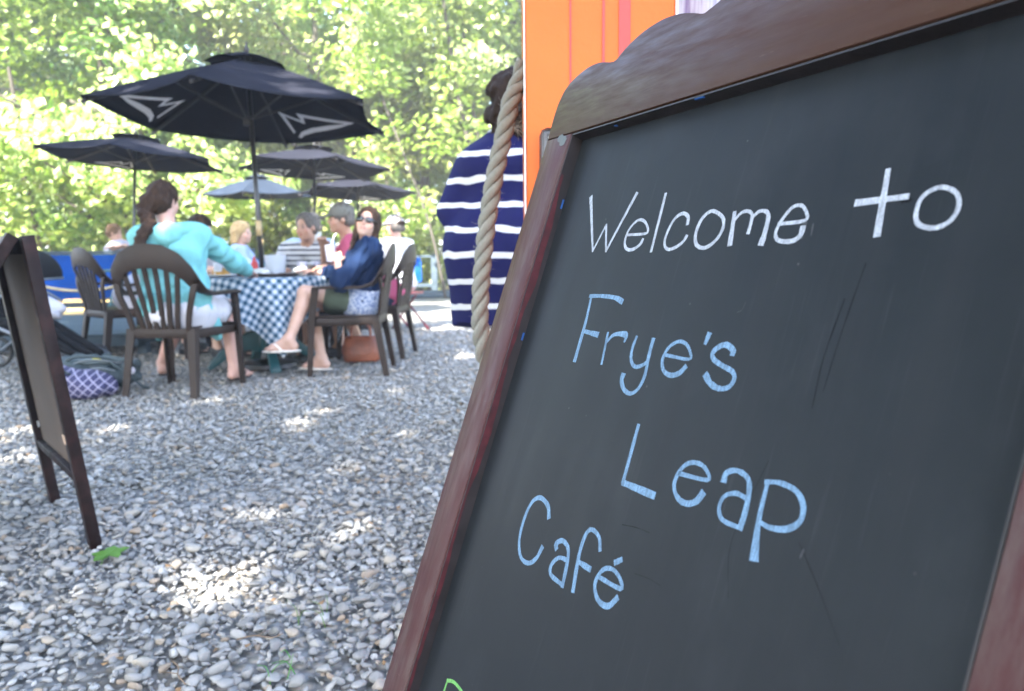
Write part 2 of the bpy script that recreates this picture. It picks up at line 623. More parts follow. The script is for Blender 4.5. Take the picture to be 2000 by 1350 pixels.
place = [ # variant
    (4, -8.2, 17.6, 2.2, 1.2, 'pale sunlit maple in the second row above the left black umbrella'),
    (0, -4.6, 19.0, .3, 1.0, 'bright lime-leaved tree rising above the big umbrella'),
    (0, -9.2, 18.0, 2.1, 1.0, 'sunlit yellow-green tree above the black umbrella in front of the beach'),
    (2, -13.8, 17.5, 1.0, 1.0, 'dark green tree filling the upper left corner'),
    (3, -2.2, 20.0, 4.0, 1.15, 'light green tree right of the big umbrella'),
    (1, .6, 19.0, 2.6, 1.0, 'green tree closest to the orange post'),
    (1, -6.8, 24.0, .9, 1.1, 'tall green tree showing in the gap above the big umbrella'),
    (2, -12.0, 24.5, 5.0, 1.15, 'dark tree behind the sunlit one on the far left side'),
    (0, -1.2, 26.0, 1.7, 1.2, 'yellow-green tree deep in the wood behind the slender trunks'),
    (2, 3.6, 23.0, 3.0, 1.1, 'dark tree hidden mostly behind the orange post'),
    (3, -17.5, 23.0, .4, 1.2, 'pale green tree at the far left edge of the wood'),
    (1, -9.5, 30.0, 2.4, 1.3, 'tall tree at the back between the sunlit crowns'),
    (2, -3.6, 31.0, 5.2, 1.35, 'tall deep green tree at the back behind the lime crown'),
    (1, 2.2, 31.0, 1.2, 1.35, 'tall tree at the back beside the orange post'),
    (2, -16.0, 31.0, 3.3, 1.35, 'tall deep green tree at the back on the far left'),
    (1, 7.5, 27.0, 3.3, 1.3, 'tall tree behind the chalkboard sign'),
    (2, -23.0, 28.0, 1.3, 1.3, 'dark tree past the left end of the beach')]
first = {}
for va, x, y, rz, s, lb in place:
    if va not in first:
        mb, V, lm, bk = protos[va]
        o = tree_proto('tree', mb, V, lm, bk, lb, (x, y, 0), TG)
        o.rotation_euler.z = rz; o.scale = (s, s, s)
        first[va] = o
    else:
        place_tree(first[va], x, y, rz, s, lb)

# slender trunks that stand free of their crowns (right of the big umbrella)
def sapling(pts, r, label, seed, leafm=LEAF_LIME, forks=()):
    root = empty('sapling', (pts[0][0], pts[0][1], 0), 0, label, 'tree', 'slender trunks at the edge of the wood')
    o = Vector((pts[0][0], pts[0][1], 0))
    mb = M()
    pp = catmull([Vector(q) - o for q in pts], 4)
    mb.tube(pp, [r * (1 - .6 * i / (len(pp) - 1)) for i in range(len(pp))], 8)
    for fk in forks:
        q = catmull([Vector(a) - o for a in fk], 4)
        mb.tube(q, [r * .6 * (1 - .7 * i / (len(q) - 1)) + .006 for i in range(len(q))], 7)
    mb.build('trunk', BARK_PALE, root, True)
    rg = np.random.default_rng(seed)
    top = pp[-1]
    c = [(top.x + rg.normal(0, .9), top.y + rg.normal(0, .9), top.z + rg.normal(0.2, .8)) for _ in range(16)]
    c += [(pp[k].x + rg.normal(0, .5), pp[k].y + rg.normal(0, .5), pp[k].z + rg.normal(0, .3)) for k in range(len(pp) // 4, len(pp), 1)]
    P, V = leaf_cloud(np.array(c), .65, 70, .14, .7, .5, rg)
    link('crown', cloud_mesh('crown', V), leafm, root)
sapling([(-.75, 15.6, -.1), (-.78, 15.6, 2.6), (-1.05, 15.7, 4.2), (-1.35, 15.8, 6.4), (-1.5, 15.8, 8)], .055, 'slender pale trunk left of the two beside the striped dress', 31)
sapling([(-.35, 16.2, -.1), (-.55, 16.2, 2.4), (-.8, 16.2, 4.2), (-1.0, 16.3, 6.2), (-1.05, 16.3, 8)], .048, 'slender pale trunk nearest the head of the striped-dress woman', 32)
sapling([(-1.3, 15.4, -.1), (-1.6, 15.4, 1.4), (-2.05, 15.5, 2.7), (-2.6, 15.6, 4.2), (-3.2, 15.7, 6)], .028, 'leaning pale trunk between the far umbrella and the striped dress', 33)
sapling([(-9.2, 15.2, -.1), (-9.3, 15.2, 1.6), (-9.5, 15.3, 3.4), (-9.8, 15.4, 6)], .07, 'grey trunk standing behind the beach on the left', 34, LEAF_MID)
sapling([(-7.9, 15.8, -.1), (-7.8, 15.8, 2), (-7.9, 15.9, 4), (-8.0, 15.9, 6.5)], .045, 'thin trunk below the left black umbrella', 35, LEAF_MID)

# shrubs along the edge
def shrub_proto(seed, h, w, leafm, n=26):
    rg = np.random.default_rng(seed)
    mb = M()
    c = []
    for k in range(9):
        a = rg.uniform(0, 2 * PI); L = rg.uniform(.3, 1) * w
        tip = Vector((math.cos(a) * L, math.sin(a) * L, h * rg.uniform(.55, 1)))
        mb.tube(catmull([(0.05 * math.cos(a), .05 * math.sin(a), -.05), (tip.x * .4, tip.y * .4, tip.z * .55), tip], 3), [.022, .02, .017, .014, .011, .008, .005], 5)
        for j in range(max(1, n // 9)):
            q = rg.uniform(.35, 1.05)
            c.append((tip.x * q + rg.normal(0, .2), tip.y * q + rg.normal(0, .2), max(.15, tip.z * q + rg.normal(0, .15))))
    P, V = leaf_cloud(np.array(c), .42, 120, .095, .8, .45, rg, (0, 0))
    return mb, V
SG = 'shrubs along the edge of the wood'
sp = []
for k, (h, w, lm) in enumerate([(2.0, 1.1, LEAF_LIME), (2.6, 1.2, LEAF_MID), (1.5, 1.1, LEAF_LIME)]):
    sp.append((shrub_proto(50 + k, h, w, lm), lm))
sh = [(0, -1.9, 17.2, 'lime shrub behind the right-hand railing post'), (2, -.7, 17.0, 'low sunlit shrub beside the striped dress'), (1, -3.3, 17.4, 'green shrub behind the white-capped man'),
      (0, -4.7, 17.0, 'lime shrub behind the far pale umbrella'), (1, -6.0, 17.6, 'green shrub behind the striped polo man'), (0, -7.2, 16.8, 'lime shrub behind the blonde woman'),
      (2, -8.3, 16.4, 'low lime shrub behind the turquoise woman'), (1, -9.6, 16.7, 'green shrub under the left black umbrella'), (0, -10.8, 16.2, 'sunlit shrub behind the leaning boy'),
      (2, -11.9, 15.8, 'low shrub behind the blue tarp'), (1, -13.2, 16.4, 'green shrub at the left picture edge'), (1, .7, 17.6, 'green shrub behind the orange post'),
      (0, -2.6, 18.6, 'taller lime shrub in the second row beside the pale trunks'), (1, -5.4, 19.4, 'green shrub in the second row behind the far umbrellas'), (0, -10.2, 19.0, 'lime shrub in the second row on the left'), (2, 2.0, 17.2, 'low shrub behind the chalkboard')]
firsts = {}
for va, x, y, lb in sh:
    rz, s = random.uniform(0, 6), random.uniform(1.0, 1.3)
    if va not in firsts:
        (mb, V), lm = sp[va]
        o = empty('shrub', (x, y, 0), rz, lb, 'shrub', SG)
        mb.build('stem', BARK, o, True)
        link('foliage', cloud_mesh('foliage', V), lm, o)
        o.scale = (s, s, s)
        firsts[va] = o
    else:
        o = place_tree(firsts[va], x, y, rz, s, lb, SG)
# far wood that reads as one mass
rg = np.random.default_rng(77)
c = np.stack([rg.uniform(-42, 26, 620), rg.uniform(36, 44, 620), rg.uniform(0, 17, 620)], 1)
P, V = leaf_cloud(c, 1.7, 55, .42, .9, .3, rg)
tag(link('far_wood', cloud_mesh('far_wood', V), LEAF_MID), kind='stuff')

# ---- tall trees over the patio: their crowns hang above the picture and shade the gravel
# openings between the leaves: (ground or canopy point the light reaches, radius)
GAPS = [(-0.83, 2.06, 0.0, 0.11), (-0.93, 2.22, -0.0, 0.048), (-0.77, 1.95, 0.0, 0.085), (-0.54, 2.49, 0.0, 0.09), (-0.55, 2.16, 0.0, 0.036), (-0.45, 2.73, 0.0, 0.042), (-0.58, 2.07, -0.0, 0.036), (-2.26, 3.52, 0.0, 0.168), (-2.61, 3.89, 0.0, 0.192), (-2.11, 4.04, 0.0, 0.096), (-0.52, 3.8, 0.0, 0.084), (-0.63, 3.94, 0.0, 0.072), (-0.78, 6.45, 0.0, 0.144), (-0.93, 9.29, 0.0, 0.32), (-0.43, 6.74, 0.0, 0.168), (-0.99, 11.45, 0.0, 0.45), (-1.74, 13.05, 0.0, 0.5), (-2.41, 14.21, 0.0, 0.5), (-1.22, 4.06, -0.0, 0.036), (-0.98, 2.66, 0.0, 0.03), (-2.64, 4.46, 0.0, 0.084), (-0.9, 6.03, 0.0, 0.084), (-0.66, 8.16, -0.0, 0.144), (-0.69, 3.6, 0.0, 0.048), (-0.5, 2.29, 0.0, 0.036), (-1.03, 2.19, 0.0, 0.024), (-0.79, 2.36, -0.0, 0.03), (-1.49, 5.7, 1.98, 0.105), (-1.6, 5.7, 2.12, 0.105), (-2.69, 5.7, 2.05, 0.075), (-4.5, 10.0, 2.2, 0.15), (-4.2, 10.2, 2.0, 0.18), (-3.0, 9.9, 2.1, 0.24), (-2.6, 9.9, 2.1, 0.24)]
SP3 = [(np.array(g[:3]), g[3]) for g in GAPS]
rgs = np.random.default_rng(23)
for _ in range(90):                           # many small holes, thinner leaf here and there
    y_ = rgs.uniform(1.5, 8.5)
    SP3.append((np.array([rgs.uniform(-.66 * y_, .1), y_, 0.0]), rgs.uniform(.006, .055) * (1 + .14 * y_)))
def carve(P, V):
    s = np.array(SUN_TO[:])
    keep = np.ones(len(P), bool)
    rnd = rgs.random(len(P))
    for q, r in SP3:
        w = P - q
        a = w @ s
        dist = np.linalg.norm(w - a[:, None] * s, axis=1)
        keep &= rnd > np.clip((r * 1.45 + .035 - dist) / (r * .8 + .03), 0, 1)
    return V[keep]
OT = 'tall shade trees over the patio'
def shade_tree(base, centre, rad, seed, n_clump, label, n_leaf=120):
    rg = np.random.default_rng(seed)
    root = empty('tree', (base[0], base[1], 0), 0, label, 'tree', OT)
    b = Vector((base[0], base[1], 0)); c0 = Vector(centre)
    mb = M()
    fork = Vector((base[0] * .85 + c0.x * .15, base[1] * .85 + c0.y * .15, c0.z - rad[2] - .6))
    tp = catmull([b - b - Vector((0, 0, .2)), (fork - b) * .5 + Vector((.15, -.1, 0)), fork - b], 5)
    mb.tube(tp, [.24 - .1 * i / (len(tp) - 1) for i in range(len(tp))], 12)
    cent = []
    for k in range(n_clump):
        d = rg.normal(size=3); d /= np.linalg.norm(d)
        q = rg.random() ** .4
        cent.append(np.array(centre) + d * q * np.array(rad))
    cent = np.array(cent)
    for k in range(0, n_clump, 3):
        tip = Vector(cent[k])
        md = fork.lerp(tip, .5) + Vector((0, 0, .35))
        q = catmull([fork - b, md - b, tip - b], 3)
        mb.tube(q, [.07 - .06 * i / (len(q) - 1) for i in range(len(q))], 6)
    mb.build('trunk', BARK, root, True)
    P, V = leaf_cloud(cent, .95, n_leaf, .16, .5, 1.2, rg)
    V = carve(P, V) - np.array(base[:2] + (0,))
    link('crown', cloud_mesh('crown', V), LEAF_MID, root)
    return root
shade_tree((-8.6, -4.4), (-5.0, -2.2, 8.2), (4.3, 4.0, 1.3), 101, 170, 'tall shade tree left of the photographer', 165)
shade_tree((-4.6, -9.2), (-2.1, -5.5, 7.9), (4.3, 4.2, 1.3), 102, 215, 'tall shade tree behind the photographer', 175)
shade_tree((-11.2, 3.4), (-8.2, 2.8, 7.2), (3.3, 3.0, 2.1), 103, 105, 'tall shade tree on the beach side of the patio')  # unseen crown, enlarged downward so the chalkboard reflects less sky
shade_tree((-15.5, 1.0), (-14.0, 1.2, 7.6), (3.4, 4.2, 4.2), 104, 110, 'broad unseen tree added at the lake side to darken the chalkboard reflection', 130)  # added out of view so the chalkboard's right side reflects darker
shade_tree((-12.5, -6.0), (-12.2, -5.4, 6.4), (3.6, 3.6, 3.6), 105, 80, 'broad unseen tree added behind the photographer to darken the chalkboard reflection', 130)  # second tree added out of view to darken that same reflection
# ------------------------------------------------------------------ the welcome chalkboard
def wood_paint(name, c, c2, rough=.38, worn=(.30, .27, .20), amt=.5, st=(1, 1, 1)):
    m, t, b = new_mat(name)
    v = coords(t, 'Object', st)
    vs = coords(t, 'Object', (60, 4, 60) if st[0] >= st[1] else (4, 60, 60))
    g = noise(t, vs, 1.6, 5, .7)
    b.inputs['Specular IOR Level'].default_value = .17
    base = mixc(t, g, c, c2)
    w = ramp(t, noise(t, v, 6.5, 8, .72), [(0.47, (0, 0, 0)), (0.60, (amt, amt, amt))])
    base = mixc(t, w, base, worn)
    sc = ramp(t, noise(t, coords(t, 'Object', (14, 90, 14)), 2.0, 3, .6), [(0.70, (0, 0, 0)), (0.78, (.16, .16, .16))])
    base = mixc(t, sc, base, (.36, .28, .25))
    t.links.new(base, b.inputs['Base Color'])
    t.links.new(ramp(t, noise(t, v, 24, 4), [(0.3, (rough - .1,) * 3), (0.7, (rough + .15,) * 3)]), b.inputs['Roughness'])
    bump(t, b, math_n(t, 'ADD', noise(t, coords(t, 'Object', (1, .18, 1) if st[0] >= st[1] else (.18, 1, 1)), 240, 4), g), .16, .0008)
    return m
FRAME = wood_paint('maroon_frame_paint', (.052, .011, .013), (.044, .019, .018), .40, (.08, .058, .052), .6, (4, .8, 1))
FRAME_TOP = wood_paint('brown_frame_paint', (.045, .020, .0125), (.035, .0165, .011), .42, (.056, .032, .017), .25, (.9, 4.5, 1))
EDGE_BLACK = simple('black_edge_paint', (.012, .009, .010), .5, .5, 30, .3, .001)
EDGE_RED = simple('worn_red_edge', (.050, .006, .010), .5, .5, 60, .5, .001)

def slate_mat():
    m, t, b = new_mat('chalkboard_slate')
    v = coords(t, 'Object')
    c = ramp(t, noise(t, v, 5, 7, .68), [(0.3, (.0088, .0108, .0132)), (0.7, (.0132, .0158, .0186))])
    # wiped-out chalk: broad smears down the board, thin scratches, a few specks
    sm = noise(t, coords(t, 'Object', (26, 2.2, 1)), 1.4, 5, .6)
    c = mixc(t, ramp(t, sm, [(0.42, (0, 0, 0)), (0.75, (.45, .45, .45))]), c, (.018, .0195, .022))
    sm2 = noise(t, coords(t, 'Object', (180, 7, 1)), 1.0, 3, .7)
    c = mixc(t, ramp(t, sm2, [(0.60, (0, 0, 0)), (0.8, (.20, .20, .20))]), c, (.05, .053, .06))
    dk = noise(t, coords(t, 'Object', (44, 3.5, 1)), 1.2, 4, .65)
    c = mixc(t, ramp(t, dk, [(0.62, (0, 0, 0)), (0.76, (.5, .5, .5))]), c, (.008, .010, .013))
    sw = noise(t, coords(t, 'Object', (1, .8, 1)), 9, 5, .6)
    c = mixc(t, ramp(t, sw, [(0.56, (0, 0, 0)), (0.78, (.3, .3, .3))]), c, (.030, .033, .038))
    vo = t.nodes.new('ShaderNodeTexVoronoi')
    vo.inputs['Scale'].default_value = 27
    t.links.new(v, vo.inputs['Vector'])
    c = mixc(t, ramp(t, vo.outputs['Distance'], [(0.015, (.5, .5, .5)), (0.035, (0, 0, 0))]), c, (.10, .098, .092))
    t.links.new(c, b.inputs['Base Color'])
    t.links.new(ramp(t, sm, [(0.3, (.40,) * 3), (0.7, (.50,) * 3)]), b.inputs['Roughness'])
    b.inputs['Specular IOR Level'].default_value = .12
    bump(t, b, sm2, .04, .0006)
    return m
SLATE = slate_mat()

def chalk_mat(name, c):
    m, t, b = new_mat(name)
    st = noise(t, coords(t, 'Object', (420, 60, 1)), 1.0, 4, .7)
    col = mixc(t, ramp(t, st, [(0.40, (.9,) * 3), (0.66, (0, 0, 0))]), c, [x * .42 for x in c])
    gr = noise(t, coords(t, 'Object'), 900, 3, .8)
    col = mixc(t, ramp(t, gr, [(0.36, (.8,) * 3), (0.52, (0, 0, 0))]), col, [x * .25 + .012 for x in c])
    t.links.new(col, b.inputs['Base Color'])
    b.inputs['Roughness'].default_value = .8
    return m
CHALK = {'w': chalk_mat('white_chalk_paint', (.43, .47, .54)), 'b': chalk_mat('blue_chalk_paint', (.155, .28, .43)), 'g': chalk_mat('green_chalk_paint', (.15, .42, .10))}

BU = Vector((0.45236361, -0.8915849, 0.02105995))
BV = Vector((0.29587321, 0.17231035, 0.93955744))
BN = Vector((-0.84132408, -0.41879052, 0.34174301))
BTL = Vector((0.07148433, 0.92367377, 1.05598566))
sign = empty('chalkboard_sign', (0, 0, 0), 0, 'large maroon framed chalkboard reading Welcome to Frye\'s Leap Café in chalk', 'chalkboard sign')
sign.matrix_world = Matrix(((BU.x, BV.x, BN.x, BTL.x), (BU.y, BV.y, BN.y, BTL.y), (BU.z, BV.z, BN.z, BTL.z), (0, 0, 0, 1)))
BW, BH, ST = .5723, .955, .0565          # clear width and height, stile width
FT = .0215                               # frame thickness; the slate lies 17 mm below the face
ID = lambda x, y, z: (x, y, z)
# top rail with its scalloped outline
sc_l = [(-.0582, .0250), (-.0582, .0375), (-.0565, .0511), (-.0498, .0657), (-.0367, .0756), (-.0166, .0826), (.0018, .0852), (.0217, .0838), (.0496, .0773),
        (.0612, .0839), (.0718, .0908), (.0903, .0985), (.1099, .1027), (.132, .1040), (.1577, .1005), (.1785, .0943), (.1938, .0888),
        (.2019, .0905), (.2147, .0950), (.2320, .1040), (.2560, .1125), (.2862, .1160)]
smooth_l = [tuple(p) for p in catmull([(a, b, 0) for a, b in sc_l], 3)]
left = [(p[0], p[1]) for p in smooth_l]
right = [(BW - x, y) for x, y in reversed(left[:-1])]
outline = [(-.0565, .0007)] + left + right + [(BW + .0565, .0007)]
def framed(outl, name, mat, z0=-FT + .002, z1=.0, bev=.0022):
    bm = bmesh.new()
    lo = [bm.verts.new((x, y, z0)) for x, y in outl]
    f = bm.faces.new(lo)
    bmesh.ops.recalc_face_normals(bm, faces=[f])
    r = bmesh.ops.extrude_face_region(bm, geom=[f])
    for g in r['geom']:
        if isinstance(g, bmesh.types.BMVert): g.co.z = z1
    bmesh.ops.recalc_face_normals(bm, faces=bm.faces)
    ed = [e for e in bm.edges if all(abs(v.co.z - z1) < 1e-6 for v in e.verts)]
    bmesh.ops.bevel(bm, geom=ed, offset=bev, segments=2, affect='EDGES', profile=.5)
    me = bpy.data.meshes.new(name)
    bm.to_mesh(me); bm.free()
    o = link(name, me, mat, sign, True)
    me.set_sharp_from_angle(angle=math.radians(38))
    return o
framed(outline, 'top_rail', FRAME_TOP)
# stiles: edges waver a little, as hand-cut wood does
def stile(x0, x1, seed):
    rg = np.random.default_rng(seed)
    ys = np.linspace(0, -1.118, 26)
    a = [(x0 + rg.normal(0, .0004), y) for y in ys]
    b = [(x1 + rg.normal(0, .0003), y) for y in ys]
    return a + b[::-1]
framed(stile(-.0568, -.0002, 1)[::-1], 'stile', FRAME)
framed(stile(BW + .0002, BW + .0568, 2)[::-1], 'stile', FRAME)
framed([(.0004, -BH), (BW - .0004, -BH), (BW - .0004, -BH - .062), (.0004, -BH - .062)][::-1], 'bottom_rail', FRAME)
# painted inner edges of the frame
M().box((.0012, -BH / 2, -.0096), (.0016, BH - .002, .0152)).build('edge_strip', EDGE_BLACK, sign)
M().box((BW - .0012, -BH / 2, -.0096), (.0016, BH - .002, .0152)).build('edge_strip', EDGE_BLACK, sign)
M().box((BW / 2, -.0014, -.0096), (BW - .006, .0018, .0152)).build('edge_strip', EDGE_BLACK, sign)
# worn patch of red paint down the left inner edge, upper half thick, lower half thin
wm = M()
rg = np.random.default_rng(5)
ys = np.linspace(-.05, -.93, 60)
top = [-.0022 for y in ys]
bot = [-.0022 - max(.0012, (.0092 if y > -.42 else .0062) * (.75 + .25 * math.sin(y * 31) + rg.normal(0, .10))) for y in ys]
for i in range(len(ys) - 1):
    wm.add([(.0023, ys[i], top[i]), (.0023, ys[i + 1], top[i + 1]), (.0023, ys[i + 1], bot[i + 1]), (.0023, ys[i], bot[i])], [[0, 1, 2, 3]])
wm.build('worn_paint', EDGE_RED, sign)
BLUE_DAB = simple('blue_paint_dab', (.012, .07, .25), .5, .2)
for y, l in ((-.083, .011), (-.245, .009)):
    M().box((.0032, y, -.0145), (.0012, l, .0018)).build('paint_dab', BLUE_DAB, sign)
M().box((.222, -.0026, -.004), (.012, .0012, .0022)).build('paint_dab', BLUE_DAB, sign)
M().box((.083, -.0026, -.008), (.004, .0012, .003)).build('paint_dab', BLUE_DAB, sign)
GREY_DAB = simple('grey_paint_dab', (.060, .066, .062), .5, .2)
def blob(cx, cy, rx, ry, seed, mat, z=.0003):
    rg = np.random.default_rng(seed)
    pts = []
    for k in range(30):
        a = 2 * PI * k / 30
        r = 1 + .30 * math.sin(a * 2 + seed) + .15 * math.sin(a * 3 + 2 * seed) + rg.normal(0, .05)
        pts.append((cx + rx * r * math.cos(a), cy + ry * r * math.sin(a)))
    M().prism(pts, lambda x, y, z_: (x, y, z_ + .0002), z).build('paint_dab', mat, sign)
blob(-.016, -.006, .010, .007, 3, GREY_DAB)
slate = M().box((BW / 2, -BH / 2, -.0200), (BW + .03, BH + .04, .006)).build('slate_panel', SLATE, sign)
